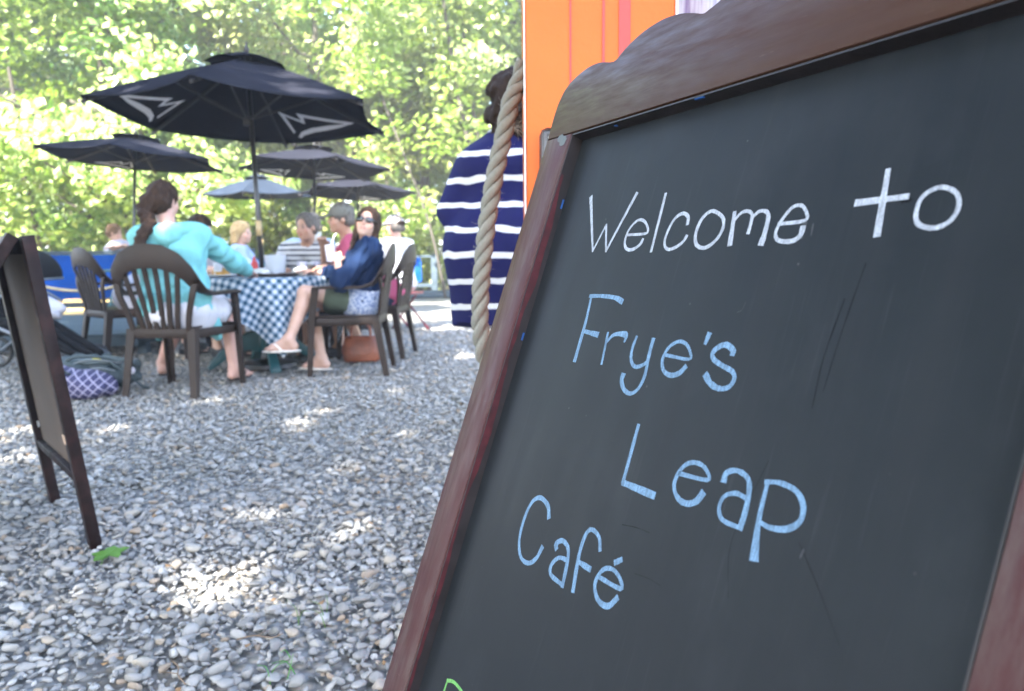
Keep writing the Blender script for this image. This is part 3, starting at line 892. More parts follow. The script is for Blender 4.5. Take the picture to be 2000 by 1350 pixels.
# lettering: painted strokes, each letter a piece of its own
LET = [('W','w',[[(58.8,-78.3,5.76),(95.4,-142.5,2.76)],[(95.4,-142.5,2.76),(106.9,-113.5,2.73)],[(106.9,-113.5,3.0),(121.1,-143.2,2.95)],[(121.1,-143.2,3.49),(146.6,-82.4,4.45)]]),('e','w',[[(149.4,-126.8,2.86),(158.3,-126.9,2.84),(167.5,-127.1,2.83),(175.5,-127.1,2.81),(181.0,-126.7,2.81),(183.4,-125.7,2.81),(183.6,-124.3,2.82),(182.6,-122.6,2.84),(181.3,-120.9,2.86),(179.7,-119.0,2.87),(177.4,-116.9,2.89),(174.8,-114.9,2.92),(172.1,-113.4,2.94),(169.4,-112.4,2.96),(166.5,-111.8,2.98),(163.6,-111.7,3.01),(160.8,-112.3,3.03),(158.0,-113.7,3.05),(155.2,-115.9,3.08),(152.7,-118.4,3.1),(150.9,-121.2,3.12),(149.7,-124.2,3.16),(149.2,-127.6,3.2),(149.2,-130.9,3.24),(149.6,-133.8,3.27),(150.7,-136.2,3.31),(152.3,-138.4,3.34),(154.3,-140.2,3.37),(156.4,-141.6,3.4),(158.8,-142.4,3.43),(161.5,-142.8,3.46),(164.3,-142.8,3.48),(166.9,-142.5,3.51),(169.6,-141.8,3.54),(172.2,-140.6,3.56),(174.7,-139.2,3.59),(176.5,-137.9,3.62),(177.6,-136.6,3.66),(178.2,-135.2,3.69),(178.5,-133.8,3.73),(178.9,-132.5,3.76)]]),('l','w',[[(194.3,-87.5,3.71),(197.6,-145.4,3.68)]]),('c','w',[[(239.5,-120.7,3.96),(239.3,-118.9,3.9),(239.1,-117.1,3.85),(238.7,-115.3,3.79),(237.8,-113.8,3.74),(236.2,-112.4,3.69),(234.0,-111.1,3.64),(231.5,-110.1,3.59),(229.1,-109.7,3.55),(226.6,-110.0,3.5),(223.9,-110.9,3.45),(221.3,-112.3,3.4),(219.1,-114.3,3.35),(217.3,-117.1,3.36),(215.7,-120.8,3.36),(214.5,-124.6,3.37),(213.7,-128.0,3.37),(213.4,-131.0,3.37),(213.4,-133.8,3.37),(213.9,-136.4,3.37),(214.8,-138.6,3.36),(216.2,-140.5,3.35),(218.0,-142.2,3.35),(220.2,-143.4,3.34),(222.4,-144.1,3.33),(224.9,-144.2,3.34),(227.6,-143.7,3.35),(230.2,-143.0,3.35),(232.7,-142.1,3.36),(235.0,-141.1,3.37),(237.2,-139.9,3.38),(239.1,-138.6,3.39),(240.7,-137.3,3.41),(241.7,-135.9,3.42),(242.3,-134.5,3.44),(242.8,-133.1,3.46),(243.3,-131.7,3.47)]]),('o','w',[[(271.0,-110.9,3.58),(274.1,-112.0,3.56),(277.7,-113.6,3.55),(281.2,-115.5,3.53),(283.9,-117.5,3.52),(285.7,-119.7,3.51),(286.9,-122.2,3.5),(287.6,-124.8,3.5),(287.8,-127.3,3.49),(287.3,-130.0,3.5),(286.3,-132.8,3.5),(284.9,-135.5,3.51),(283.1,-137.8,3.51),(280.8,-139.9,3.52),(278.0,-141.8,3.54),(275.1,-143.3,3.55),(272.1,-144.1,3.56),(268.9,-144.1,3.58),(265.6,-143.5,3.6),(262.5,-142.3,3.61),(259.9,-140.8,3.62),(257.9,-138.6,3.63),(256.4,-135.9,3.64),(255.3,-133.0,3.65),(254.7,-130.0,3.65),(254.6,-126.9,3.65),(255.0,-123.7,3.65),(255.8,-120.5,3.65),(256.8,-117.9,3.65),(258.2,-115.7,3.64),(259.9,-113.9,3.63),(261.7,-112.5,3.62),(263.6,-111.5,3.62),(265.2,-110.8,3.61),(266.9,-110.4,3.6),(268.7,-110.4,3.59),(271.0,-110.9,3.58)]]),('m','w',[[(296.5,-113.6,3.89),(301.8,-142.2,4.92)],[(298.1,-122.6,3.02),(299.6,-120.6,3.01),(301.1,-118.5,3.0),(302.7,-116.6,3.0),(304.3,-115.2,2.99),(306.2,-114.3,2.98),(308.2,-113.8,2.98),(310.2,-113.7,2.97),(312.0,-113.9,2.96),(313.8,-114.4,2.95),(315.5,-115.2,2.94),(317.0,-116.4,3.02),(318.1,-117.7,3.1),(318.7,-119.5,3.18),(319.0,-121.7,3.26),(319.1,-123.9,3.34),(319.2,-126.0,3.43),(319.2,-127.8,3.51),(319.2,-129.6,3.59),(319.2,-131.4,3.68),(319.1,-133.1,3.76)],[(318.6,-120.8,2.93),(320.0,-119.3,2.99),(321.4,-117.7,3.04),(322.9,-116.3,3.1),(324.5,-115.3,3.16),(326.4,-114.9,3.21),(328.5,-114.9,3.26),(330.6,-115.2,3.31),(332.3,-115.7,3.37),(333.7,-116.5,3.42),(335.0,-117.6,3.47),(336.0,-119.1,3.75),(336.7,-121.0,4.04),(337.2,-123.8,4.32),(337.5,-127.3,4.6),(337.6,-130.9,4.88),(337.6,-134.0,5.16),(337.6,-136.5,5.45),(337.4,-138.7,5.73),(337.2,-140.8,6.02),(337.0,-142.9,6.3)]]),('e','w',[[(348.8,-127.2,3.0),(356.0,-127.0,2.97),(363.3,-126.9,2.94),(369.8,-126.6,2.91),(374.1,-125.9,2.89),(375.9,-124.7,2.88),(375.9,-123.2,2.88),(374.9,-121.4,2.89),(373.8,-119.8,2.89),(372.6,-118.1,2.9),(371.0,-116.3,2.9),(369.1,-114.7,2.91),(367.2,-113.6,2.92),(365.2,-113.1,2.93),(363.0,-113.0,2.94),(360.8,-113.4,2.96),(358.7,-114.3,3.0),(356.7,-116.1,3.03),(354.7,-118.6,3.07),(352.8,-121.4,3.1),(351.3,-124.0,3.14),(350.2,-126.5,3.17),(349.3,-129.0,3.2),(348.8,-131.4,3.23),(348.6,-133.6,3.25),(348.9,-135.4,3.28),(349.6,-137.0,3.3),(350.6,-138.4,3.32),(351.9,-139.6,3.34),(353.6,-140.5,3.36),(355.6,-141.1,3.44),(357.7,-141.5,3.55),(359.9,-141.8,3.66),(362.2,-141.9,3.77),(364.7,-141.9,3.87),(367.0,-141.7,3.98),(369.1,-141.2,4.09),(370.7,-140.5,4.19),(372.1,-139.5,4.3),(373.2,-138.4,4.42),(374.0,-137.2,4.53),(374.3,-135.8,4.64),(374.4,-134.3,4.76),(374.2,-132.7,4.88),(374.2,-131.1,5.0)]]),('t','w',[[(434.4,-93.7,3.87),(439.6,-140.3,5.73)],[(415.9,-115.8,4.98),(455.0,-114.6,3.91)]]),('o','w',[[(475.7,-110.4,3.23),(478.7,-110.8,3.21),(481.9,-111.9,3.19),(484.9,-113.4,3.18),(487.3,-115.1,3.16),(488.9,-117.0,3.15),(490.1,-119.2,3.14),(490.9,-121.6,3.14),(491.3,-124.0,3.13),(491.2,-126.4,3.13),(490.8,-128.9,3.13),(489.9,-131.2,3.14),(488.7,-133.2,3.15),(486.9,-134.7,3.16),(484.7,-136.1,3.17),(482.1,-137.0,3.18),(479.5,-137.4,3.2),(476.6,-137.4,3.22),(473.5,-136.8,3.23),(470.4,-135.8,3.25),(468.0,-134.5,3.27),(466.3,-132.9,3.28),(465.1,-130.8,3.29),(464.3,-128.6,3.29),(463.9,-126.2,3.3),(463.7,-123.6,3.3),(463.8,-120.7,3.3),(464.3,-117.9,3.3),(465.5,-115.6,3.29),(467.4,-113.7,3.28),(470.0,-112.0,3.26),(472.9,-110.9,3.25),(475.7,-110.4,3.23)]]),('F','b',[[(118.3,-191.4,3.59),(119.2,-198.2,3.77),(120.2,-204.7,3.94),(121.0,-211.7,4.11),(121.7,-219.6,4.29),(122.1,-229.1,4.7),(122.2,-239.5,5.11),(122.3,-250.4,5.52),(122.4,-261.0,5.93)],[(115.5,-191.8,4.08),(121.5,-191.6,4.1),(127.4,-191.4,4.11),(133.2,-191.2,4.12),(139.0,-191.2,4.13),(145.2,-191.3,4.14),(151.4,-191.5,4.15),(157.3,-191.9,4.49),(162.3,-192.4,4.82),(166.2,-193.1,5.16),(169.2,-194.0,5.5),(172.0,-194.9,5.83),(174.9,-195.8,6.17)],[(123.7,-229.3,4.04),(150.4,-231.1,5.76)]]),('r','b',[[(166.4,-227.9,3.39),(170.8,-259.1,3.36)],[(169.2,-236.5,3.15),(171.0,-234.6,3.4),(172.7,-232.6,3.64),(174.5,-230.8,3.89),(176.7,-229.4,4.13),(179.3,-228.5,4.37),(182.4,-227.9,4.71),(185.4,-227.6,5.11),(188.2,-227.4,5.5),(190.9,-227.3,5.9),(193.5,-227.4,6.29),(195.8,-227.7,6.28),(197.4,-228.3,5.5),(197.9,-229.6,4.72),(197.7,-231.2,3.94),(197.3,-233.0,3.17),(196.9,-234.7,2.39)]]),('y','b',[[(213.3,-228.2,3.63),(212.8,-231.5,3.65),(212.3,-234.9,3.67),(211.9,-238.2,3.7),(211.9,-241.2,3.72),(212.4,-244.0,3.73),(213.2,-246.7,3.75),(214.3,-249.1,3.77),(215.7,-251.1,3.78),(217.4,-252.9,3.79),(219.3,-254.3,3.8),(221.5,-255.3,3.75),(223.7,-255.9,3.7),(226.2,-255.8,3.65),(228.9,-255.1,3.59),(231.5,-254.2,3.54),(233.8,-253.2,3.49),(235.5,-252.2,3.44),(236.9,-251.0,3.39),(238.2,-249.8,3.34),(239.5,-248.6,3.3)],[(238.4,-228.7,5.17),(238.5,-232.4,5.01),(238.5,-236.0,4.85),(238.6,-239.7,4.7),(238.9,-243.7,4.54),(239.4,-248.3,4.38),(240.2,-253.2,4.22),(240.9,-258.0,4.06),(241.1,-262.3,3.9),(240.7,-266.0,3.75),(239.8,-269.4,3.72),(238.7,-272.3,3.74),(237.3,-274.8,3.77),(235.5,-276.8,3.8),(233.4,-278.5,3.83),(231.1,-279.7,3.87),(228.7,-280.5,3.9),(226.0,-280.7,3.94),(223.2,-280.3,3.97),(220.3,-279.5,4.09),(217.8,-278.5,4.38),(215.5,-277.1,4.66),(213.3,-275.2,4.95),(211.5,-273.2,5.24),(210.1,-271.3,5.52),(209.5,-269.7,5.8),(209.5,-268.2,6.08),(209.7,-266.7,6.35),(209.8,-265.2,6.63)]]),('e','b',[[(260.5,-241.1,3.21),(269.3,-241.4,3.17),(278.5,-241.8,3.13),(286.4,-242.1,3.1),(291.8,-241.7,3.07),(293.8,-240.5,3.07),(293.4,-238.7,3.07),(291.8,-236.7,3.08),(290.3,-234.8,3.08),(288.8,-233.2,3.09),(286.9,-231.6,3.1),(284.7,-230.1,3.11),(282.4,-229.0,3.12),(280.0,-228.3,3.13),(277.5,-227.8,3.16),(274.8,-227.7,3.2),(272.2,-228.1,3.24),(269.5,-229.1,3.28),(266.7,-230.6,3.32),(264.1,-232.5,3.37),(262.1,-234.6,3.4),(260.5,-237.1,3.44),(259.4,-239.9,3.47),(258.8,-242.9,3.51),(258.7,-245.6,3.54),(259.4,-248.2,3.56),(260.6,-250.6,3.59),(262.2,-252.9,3.65),(264.2,-254.7,3.79),(266.5,-256.0,3.92),(269.3,-256.9,4.06),(272.2,-257.5,4.19),(274.9,-257.7,4.32),(277.6,-257.4,4.45),(280.2,-256.7,4.58),(282.7,-255.7,4.71),(284.8,-254.6,4.84),(286.5,-253.2,4.98),(287.9,-251.6,5.11),(289.2,-250.0,5.25),(290.5,-248.3,5.39)]]),('apostrophe','b',[[(307.4,-218.7,5.84),(305.9,-227.0,3.39)]]),('s','b',[[(339.3,-232.8,5.21),(339.3,-232.0,5.19),(339.4,-231.1,5.17),(339.3,-230.3,5.15),(338.6,-229.4,5.14),(337.0,-228.4,5.13),(334.8,-227.4,5.13),(332.4,-226.4,5.13),(330.1,-226.0,5.13),(328.1,-226.1,5.13),(326.1,-226.5,5.09),(324.2,-227.3,5.01),(322.5,-228.2,4.93),(320.8,-229.5,4.84),(319.2,-231.0,4.76),(317.9,-232.6,4.67),(317.3,-234.1,4.57),(317.5,-235.4,4.48),(318.2,-236.7,4.37),(319.4,-237.9,4.27),(321.2,-239.1,4.25),(323.6,-240.2,4.26),(326.7,-241.2,4.26),(330.0,-242.2,4.26),(333.1,-243.1,4.25),(336.1,-243.8,4.25),(339.2,-244.5,4.25),(342.1,-245.2,4.25),(344.3,-246.1,4.26),(346.0,-247.3,4.26),(347.3,-248.6,4.23),(348.1,-250.1,4.2),(348.4,-251.6,4.18),(348.2,-253.3,4.17),(347.5,-255.2,4.15),(346.4,-257.0,4.14),(345.0,-258.5,4.13),(343.0,-259.5,4.12),(340.6,-260.3,4.12),(337.9,-260.8,4.23),(335.3,-260.9,4.41),(332.6,-260.7,4.6),(329.7,-260.1,4.79),(327.0,-259.2,4.98),(324.4,-258.2,5.17),(322.2,-256.9,5.36),(320.2,-255.4,5.55),(318.3,-253.7,5.74),(316.3,-252.1,5.93)]]),('L','b',[[(251.8,-305.6,4.31),(253.0,-356.9,4.28)],[(253.0,-356.9,5.2),(296.6,-357.0,6.62)]]),('e','b',[[(317.5,-333.3,3.64),(326.7,-332.7,3.59),(336.2,-332.2,3.54),(344.4,-331.6,3.5),(349.8,-330.7,3.47),(351.7,-329.4,3.46),(351.2,-327.9,3.46),(349.3,-326.2,3.47),(347.5,-324.8,3.48),(345.8,-323.7,3.49),(343.7,-322.5,3.5),(341.2,-321.6,3.52),(338.6,-321.1,3.53),(335.8,-320.9,3.55),(332.7,-321.1,3.59),(329.6,-321.6,3.65),(326.8,-322.5,3.7),(324.3,-323.9,3.76),(321.9,-325.8,3.81),(319.9,-328.0,3.87),(318.3,-330.5,3.92),(317.0,-333.4,3.96),(316.1,-336.7,4.01),(315.7,-340.1,4.05),(316.0,-343.1,4.09),(317.3,-345.7,4.13),(319.3,-348.1,4.15),(321.7,-350.1,4.22),(324.3,-351.6,4.37),(326.9,-352.6,4.52),(329.9,-353.2,4.66),(332.9,-353.3,4.81),(335.6,-353.1,4.95),(338.2,-352.4,5.09),(340.8,-351.3,5.24),(343.1,-349.8,5.38),(345.0,-348.3,5.53),(346.4,-346.7,5.68),(347.4,-344.9,5.83),(348.2,-343.0,5.98),(349.1,-341.1,6.14)]]),('a','b',[[(366.2,-327.3,5.72),(366.1,-325.8,5.5),(365.9,-324.3,5.27),(365.9,-322.9,5.04),(366.6,-321.6,4.81),(368.1,-320.2,4.57),(370.2,-318.9,4.33),(372.6,-317.9,4.09),(375.1,-317.3,3.85),(377.9,-317.2,3.93),(381.0,-317.5,4.01),(384.0,-318.2,4.08),(386.5,-319.2,4.16),(388.3,-320.4,4.24),(389.7,-321.9,4.32),(390.9,-323.8,4.41),(391.8,-326.3,4.49),(392.6,-329.5,4.64),(393.2,-333.3,4.79),(393.6,-337.4,4.94),(393.9,-341.2,5.09),(393.9,-344.7,5.25),(393.8,-348.2,5.4),(393.6,-351.6,5.56),(393.4,-355.0,5.71)],[(391.1,-333.7,3.5),(388.6,-333.4,3.51),(386.1,-333.0,3.53),(383.6,-332.7,3.54),(381.0,-332.9,3.56),(378.4,-333.6,3.57),(375.6,-334.7,3.59),(373.1,-336.1,3.6),(371.1,-337.8,3.61),(369.9,-339.8,3.62),(369.2,-342.2,3.62),(369.0,-344.7,3.62),(369.2,-346.9,3.62),(369.9,-349.0,3.61),(371.1,-351.0,3.61),(372.7,-352.7,3.6),(374.8,-353.9,3.58),(377.7,-354.6,3.57),(381.3,-354.9,3.55),(384.8,-354.9,3.53),(387.7,-354.9,3.51),(389.7,-354.9,3.5),(391.3,-354.7,3.49),(392.6,-354.5,3.48),(394.0,-354.2,3.47)]]),('p','b',[[(406.3,-317.9,3.17),(406.5,-324.5,3.47),(406.6,-331.1,3.77),(406.9,-337.8,4.07),(407.5,-344.3,4.37),(408.4,-350.9,5.21),(409.7,-357.5,6.04),(411.1,-364.0,6.86),(412.4,-370.4,7.68)],[(404.3,-318.6,3.06),(407.4,-317.9,3.19),(410.4,-317.1,3.31),(413.5,-316.5,3.44),(416.8,-316.2,3.56),(420.5,-316.3,3.68),(424.5,-316.6,3.79),(428.4,-317.2,3.91),(431.7,-318.3,4.02),(434.4,-319.8,4.14),(436.7,-321.6,4.2),(438.6,-323.8,4.23),(440.0,-326.0,4.27),(440.9,-328.5,4.31),(441.3,-331.2,4.36),(441.2,-333.9,4.41),(440.5,-336.3,4.46),(439.1,-338.5,4.52),(437.1,-340.5,4.58),(434.7,-342.3,4.57),(432.1,-343.8,4.41),(429.0,-345.0,4.24),(425.5,-345.9,4.08),(422.0,-346.5,3.91),(418.8,-346.9,3.74),(416.2,-347.0,3.57),(414.0,-346.7,3.39),(411.8,-346.4,3.21),(409.6,-346.0,3.02)]]),('C','b',[[(157.8,-416.0,5.83),(156.2,-413.5,5.73),(154.8,-410.9,5.63),(153.1,-408.5,5.52),(150.7,-406.5,5.42),(147.2,-404.9,5.33),(142.9,-403.6,5.24),(138.4,-402.7,5.15),(134.3,-402.6,5.06),(130.7,-403.3,4.96),(127.2,-404.7,4.86),(124.0,-406.7,4.76),(121.3,-409.5,4.66),(119.1,-413.3,4.64),(117.2,-418.0,4.62),(115.9,-423.1,4.59),(115.1,-428.5,4.56),(114.9,-434.2,4.53),(115.2,-440.5,4.5),(116.1,-446.5,4.46),(117.6,-451.7,4.42),(119.8,-456.0,4.38),(122.6,-459.7,4.34),(125.8,-462.7,4.29),(129.2,-464.9,4.24),(133.0,-466.2,4.34),(137.0,-466.7,4.44),(141.1,-466.6,4.53),(144.8,-465.9,4.63),(148.1,-464.5,4.73),(151.3,-462.5,4.82),(154.1,-460.0,4.92),(156.4,-457.3,5.02),(158.1,-454.4,5.13),(159.2,-451.1,5.24),(160.2,-447.7,5.35),(161.2,-444.3,5.46)]]),('a','b',[[(185.0,-438.2,5.63),(183.9,-437.3,5.54),(182.8,-436.4,5.45),(181.9,-435.5,5.36),(181.9,-434.4,5.26),(183.1,-432.9,5.15),(185.2,-431.1,5.04),(187.7,-429.5,4.93),(190.2,-428.6,4.81),(192.9,-428.5,4.7),(195.9,-428.9,4.58),(198.9,-429.8,4.6),(201.4,-431.2,4.61),(203.2,-433.0,4.63),(204.7,-435.2,4.66),(205.9,-438.0,4.68),(207.0,-441.7,4.71),(208.0,-446.6,4.73),(208.8,-452.6,4.76),(209.5,-458.9,4.78),(210.3,-465.0,4.81)],[(206.3,-441.9,4.19),(202.9,-442.3,4.21),(199.3,-442.6,4.23),(195.9,-443.1,4.25),(192.8,-444.2,4.26),(190.0,-446.2,4.28),(187.4,-448.8,4.29),(185.4,-451.7,4.3),(184.2,-454.2,4.31),(184.0,-456.5,4.31),(184.4,-458.7,4.3),(185.8,-460.7,4.3),(188.4,-462.2,4.28),(192.6,-463.0,4.26),(198.1,-463.3,4.23),(204.0,-463.5,4.2),(209.6,-463.7,4.17)]]),('f','b',[[(248.5,-418.8,4.28),(247.1,-416.2,4.26),(245.8,-413.5,4.24),(244.3,-411.0,4.22),(242.3,-409.1,4.2),(239.3,-407.6,4.18),(235.7,-406.5,4.17),(232.0,-405.9,4.16),(229.0,-406.1,4.15),(226.6,-407.0,4.13),(224.8,-408.5,4.11),(223.3,-410.8,4.24),(222.2,-413.9,4.37),(221.5,-417.8,4.5),(221.1,-422.4,4.63),(221.2,-427.8,4.75),(221.6,-433.7,4.87),(222.7,-440.4,4.99),(224.2,-447.8,5.1),(226.0,-455.5,5.22),(227.6,-463.0,5.33)],[(223.7,-437.5,4.1),(242.5,-437.6,6.16)]]),('e_acute','b',[[(256.3,-439.3,3.93),(265.4,-439.1,3.88),(274.8,-439.0,3.83),(283.0,-438.7,3.79),(288.3,-438.0,3.76),(290.1,-436.8,3.75),(289.4,-435.0,3.75),(287.4,-433.2,3.77),(285.2,-431.6,3.78),(283.0,-430.2,3.79),(280.0,-428.9,3.81),(276.8,-427.9,3.82),(273.7,-427.4,3.84),(270.7,-427.5,3.88),(267.5,-428.0,3.92),(264.5,-429.0,3.96),(261.8,-430.4,4.0),(259.6,-432.3,4.04),(257.7,-434.6,4.07),(256.2,-437.2,4.11),(255.2,-439.7,4.14),(254.6,-442.1,4.16),(254.5,-444.7,4.19),(254.8,-447.2,4.21),(255.9,-449.5,4.23),(257.7,-451.7,4.34),(260.1,-453.9,4.45),(263.0,-455.8,4.56),(266.0,-457.0,4.67),(269.2,-457.6,4.77),(272.8,-457.6,4.87),(276.3,-457.1,4.97),(279.4,-456.0,5.07),(281.8,-454.1,5.17),(283.8,-451.5,5.28),(285.7,-448.6,5.39),(287.7,-445.8,5.5)],[(272.5,-421.4,5.03),(279.6,-416.5,4.99)]]),('P','g',[[(55.6,-656.5,3.38),(58.7,-623.8,3.37)],[(57.7,-625.0,3.68),(61.5,-623.5,3.67),(65.1,-621.8,3.65),(69.0,-620.4,3.64),(73.7,-619.5,3.62),(79.8,-619.1,3.6),(86.7,-619.1,3.57),(93.5,-619.6,3.54),(99.0,-620.4,3.52),(103.4,-621.7,3.5),(107.2,-623.3,3.49),(110.0,-625.4,3.44),(111.2,-628.0,3.41),(111.1,-631.1,3.38),(109.8,-634.7,3.36),(106.9,-638.8,3.34),(102.3,-643.6,3.32),(94.9,-649.2,3.32),(85.3,-655.6,3.33),(74.5,-662.5,3.34),(63.9,-669.4,3.34)]])]
def stroke(mb, pts, z):
    n = len(pts)
    P = [Vector((a / 1000, b / 1000, 0)) for a, b, w in pts]
    W = [w / 2000 for a, b, w in pts]
    if n == 2:
        P = [P[0].lerp(P[1], k / 6) for k in range(7)]; W = [W[0] + (W[1] - W[0]) * k / 6 for k in range(7)]; n = 7
    vs = []
    closed = (P[0] - P[-1]).length < 1e-4
    for i in range(n):
        if closed and i in (0, n - 1):
            d = (P[1] - P[-2]).normalized()
        else:
            d = (P[min(i + 1, n - 1)] - P[max(i - 1, 0)]).normalized()
        nn = Vector((-d.y, d.x, 0))
        j = 1 + random.uniform(-.10, .10)
        c = P[i] + (d * (-W[i] * .5 if i == 0 else W[i] * .5 if i == n - 1 else 0) if not closed else Vector((0, 0, 0)))
        vs += [c + nn * W[i] * j + Vector((0, 0, z)), c - nn * W[i] * j + Vector((0, 0, z))]
    mb.add(vs, [[2 * i, 2 * i + 1, 2 * i + 3, 2 * i + 2] for i in range(n - 1)])
for ch, col, sts in LET:
    mb = M()
    for k, s in enumerate(sts):
        stroke(mb, s, -.01688 + .00012 * k)
    o = mb.build('letter', CHALK[col], slate)
# scuffs: old chalk lines half wiped away, and thin dark scratches
SCUFF = simple('wiped_chalk', (.026, .028, .032), .8, .3, 60, 0)
SCRATCH = simple('scratch_dark', (.0060, .0068, .0078), .7, .3, 60, 0, spec=.06)
def scuff(pts, w0, w1, mat, k):
    mb = M()
    pp = catmull([(a, b, 0) for a, b in pts], 4)
    n_ = len(pp)
    stroke(mb, [(q.x * 1000, q.y * 1000, (w0 + (w1 - w0) * i / (n_ - 1)) * (.6 + .8 * random.random())) for i, q in enumerate(pp)], -.01694 + .00001 * k)
    mb.build('scuff', mat, slate)
for k, (pts, w0, w1, mt) in enumerate([
    ([(.375, -.128), (.376, -.140)], 3.5, 1.2, SCUFF), ([(.383, -.129), (.384, -.138)], 2, .8, SCUFF), ([(.332, -.199), (.336, -.197), (.338, -.190)], .7, .4, SCUFF),
    ([(.437, -.160), (.433, -.205), (.431, -.250)], 1.1, .4, SCRATCH), ([(.428, -.185), (.424, -.227), (.426, -.262)], .9, .4, SCRATCH),
    ([(.402, -.304), (.389, -.365), (.400, -.403)], .4, .3, SCRATCH), ([(.268, -.390), (.286, -.387), (.304, -.386)], .7, .3, SCRATCH), ([(.300, -.421), (.316, -.419), (.332, -.419)], .5, .3, SCRATCH),
    ([(.444, -.349), (.467, -.371), (.490, -.396)], .4, .3, SCRATCH), ([(.452, -.118), (.458, -.117)], 3, 2, SCRATCH), ([(.449, -.352), (.448, -.358)], 1.6, 1.2, SCUFF)]):
    scuff(pts, w0, w1, mt, k)
# back leg frame of the sign, hinged at the top
lg = M()
hb = Vector((0, 0, 0))
wz = lambda p: sign.matrix_world.inverted() @ Vector(p)
for x in (-.03, BW + .03):
    top = Vector((x, .02, -FT - .012))
    base_w = sign.matrix_world @ Vector((x, -1.118, 0))
    foot = Vector((base_w.x + .70, base_w.y + .35, .0))
    M().beam(top, wz(foot), .05, .02, (0, 0, 1), .002).build('back_leg', FRAME, sign)
hinge_b = M()
M().box((.05, .03, -FT - .001), (.05, .03, .003)).build('hinge', EDGE_BLACK, sign)
M().box((BW - .05, .03, -FT - .001), (.05, .03, .003)).build('hinge', EDGE_BLACK, sign)

# ------------------------------------------------------------------ orange post with red stripes
def orange_mat():
    m, t, b = new_mat('orange_paint')
    v = coords(t)
    c = ramp(t, noise(t, v, 3, 5), [(0.3, (.57, .100, .012)), (0.7, (.66, .128, .020))])
    t.links.new(c, b.inputs['Base Color'])
    b.inputs['Roughness'].default_value = .45
    b.inputs['Specular IOR Level'].default_value = .22
    bump(t, b, noise(t, v, 55, 4, .6), .25, .004)
    return m
ORANGE = orange_mat()
RED = simple('red_stripe_paint', (.42, .026, .016), .45, .1, 8, .2, .002)
WHITE = simple('white_edge_paint', (.75, .74, .72), .5, .05)
PY, PX0, PX1 = 1.55, .031, .323
post = empty('orange_post', ((PX0 + PX1) / 2, PY + .17, 0), 0, 'broad orange post with red vertical stripes behind the chalkboard', 'post')
pw = PX1 - PX0
M().box((0, 0, 1.3), (pw, .34, 2.6), None, .006).build('panel', ORANGE, post, angle=30)
for px, w in ((1115.5, .0035), (1177.5, .0048), (1217, .0225)):
    x = (px - 1000) / 1500 * (PY - .0) * 1.0
    M().box((x - (PX0 + PX1) / 2, -.1712, 1.3), (w, .0024, 2.58)).build('stripe', RED, post)
M().box((-pw / 2 - .0012, -.168, 1.3), (.0026, .008, 2.58)).build('corner_bead', WHITE, post)
M().box((pw / 2 + .002, -.166, 1.3), (.004, .010, 2.58)).build('corner_bead', WHITE, post)
# black plate with screws on the post
BLACKP = simple('black_plastic', (.012, .012, .014), .35, .3, 20, .1, .001)
GREYP = simple('grey_plastic', (.07, .075, .085), .35, .2, 20, .1, .001)
pl = empty('wall_box', (.115, PY - .002, 1.07), 0, 'black rounded plastic box screwed to the orange post beside the frame corner', 'wall box')
M().box((0, -.02, 0), (.115, .04, .17), None, .015).build('body', BLACKP, pl, angle=40)
M().box((0, -.0415, 0), (.098, .003, .15), None, .0014).build('rim', GREYP, pl, angle=40)
M().box((0, -.0435, 0), (.090, .003, .142), None, .0014).build('cover', BLACKP, pl, angle=40)
STEEL = simple('steel', (.6, .6, .6), .3, .1, 20, .1, .001, metal=.9)
for sx in (-1, 1):
    for sz in (-1, 1):
        M().tube([(0, 0, 0), (0, -.004, 0), (0, -.0045, 0)], [.005, .0045, .002], 10).build('screw', STEEL, pl).location = (sx * .037, -.045, sz * .062)
# pale cloth seen in the gap right of the post
def cloth_flower():
    m, t, b = new_mat('faded_print_cloth')
    v = coords(t)
    st = noise(t, coords(t, 'Object', (30, 1, 2)), 2, 3)
    c = ramp(t, st, [(0.35, (.20, .17, .30)), (0.5, (.44, .44, .52)), (0.62, (.33, .34, .40))])
    g = ramp(t, noise(t, coords(t, 'Object', (16, 1, 1.5)), 1.3, 2), [(0.60, (0, 0, 0)), (0.66, (.6, .6, .6))])
    t.links.new(mixc(t, g, c, (.10, .15, .05)), b.inputs['Base Color'])
    b.inputs['Roughness'].default_value = .85
    return m
cl = []
for j in range(25):
    x = .36 + .7 * j / 24
    cl.append([(x, 1.86 + .012 * math.sin(j * 1.3), z) for z in (2.2, 1.7, 1.2, .7)])
cb = M().grid(cl)
cb2 = [[(p[0], p[1] + .003, p[2]) for p in r] for r in cl]
cb.grid(cb2)
tag(cb.build('curtain', cloth_flower(), None, True), 'pale lilac print cloth hanging in the gap right of the orange post', 'curtain')
M_rod = M().tube([(.30, 1.86, 2.21), (1.1, 1.86, 2.21)], .012, 8)
tag(M_rod.build('curtain_rod', BLACKP, None, True), 'dark rod holding the pale print cloth beside the orange post', 'rod')

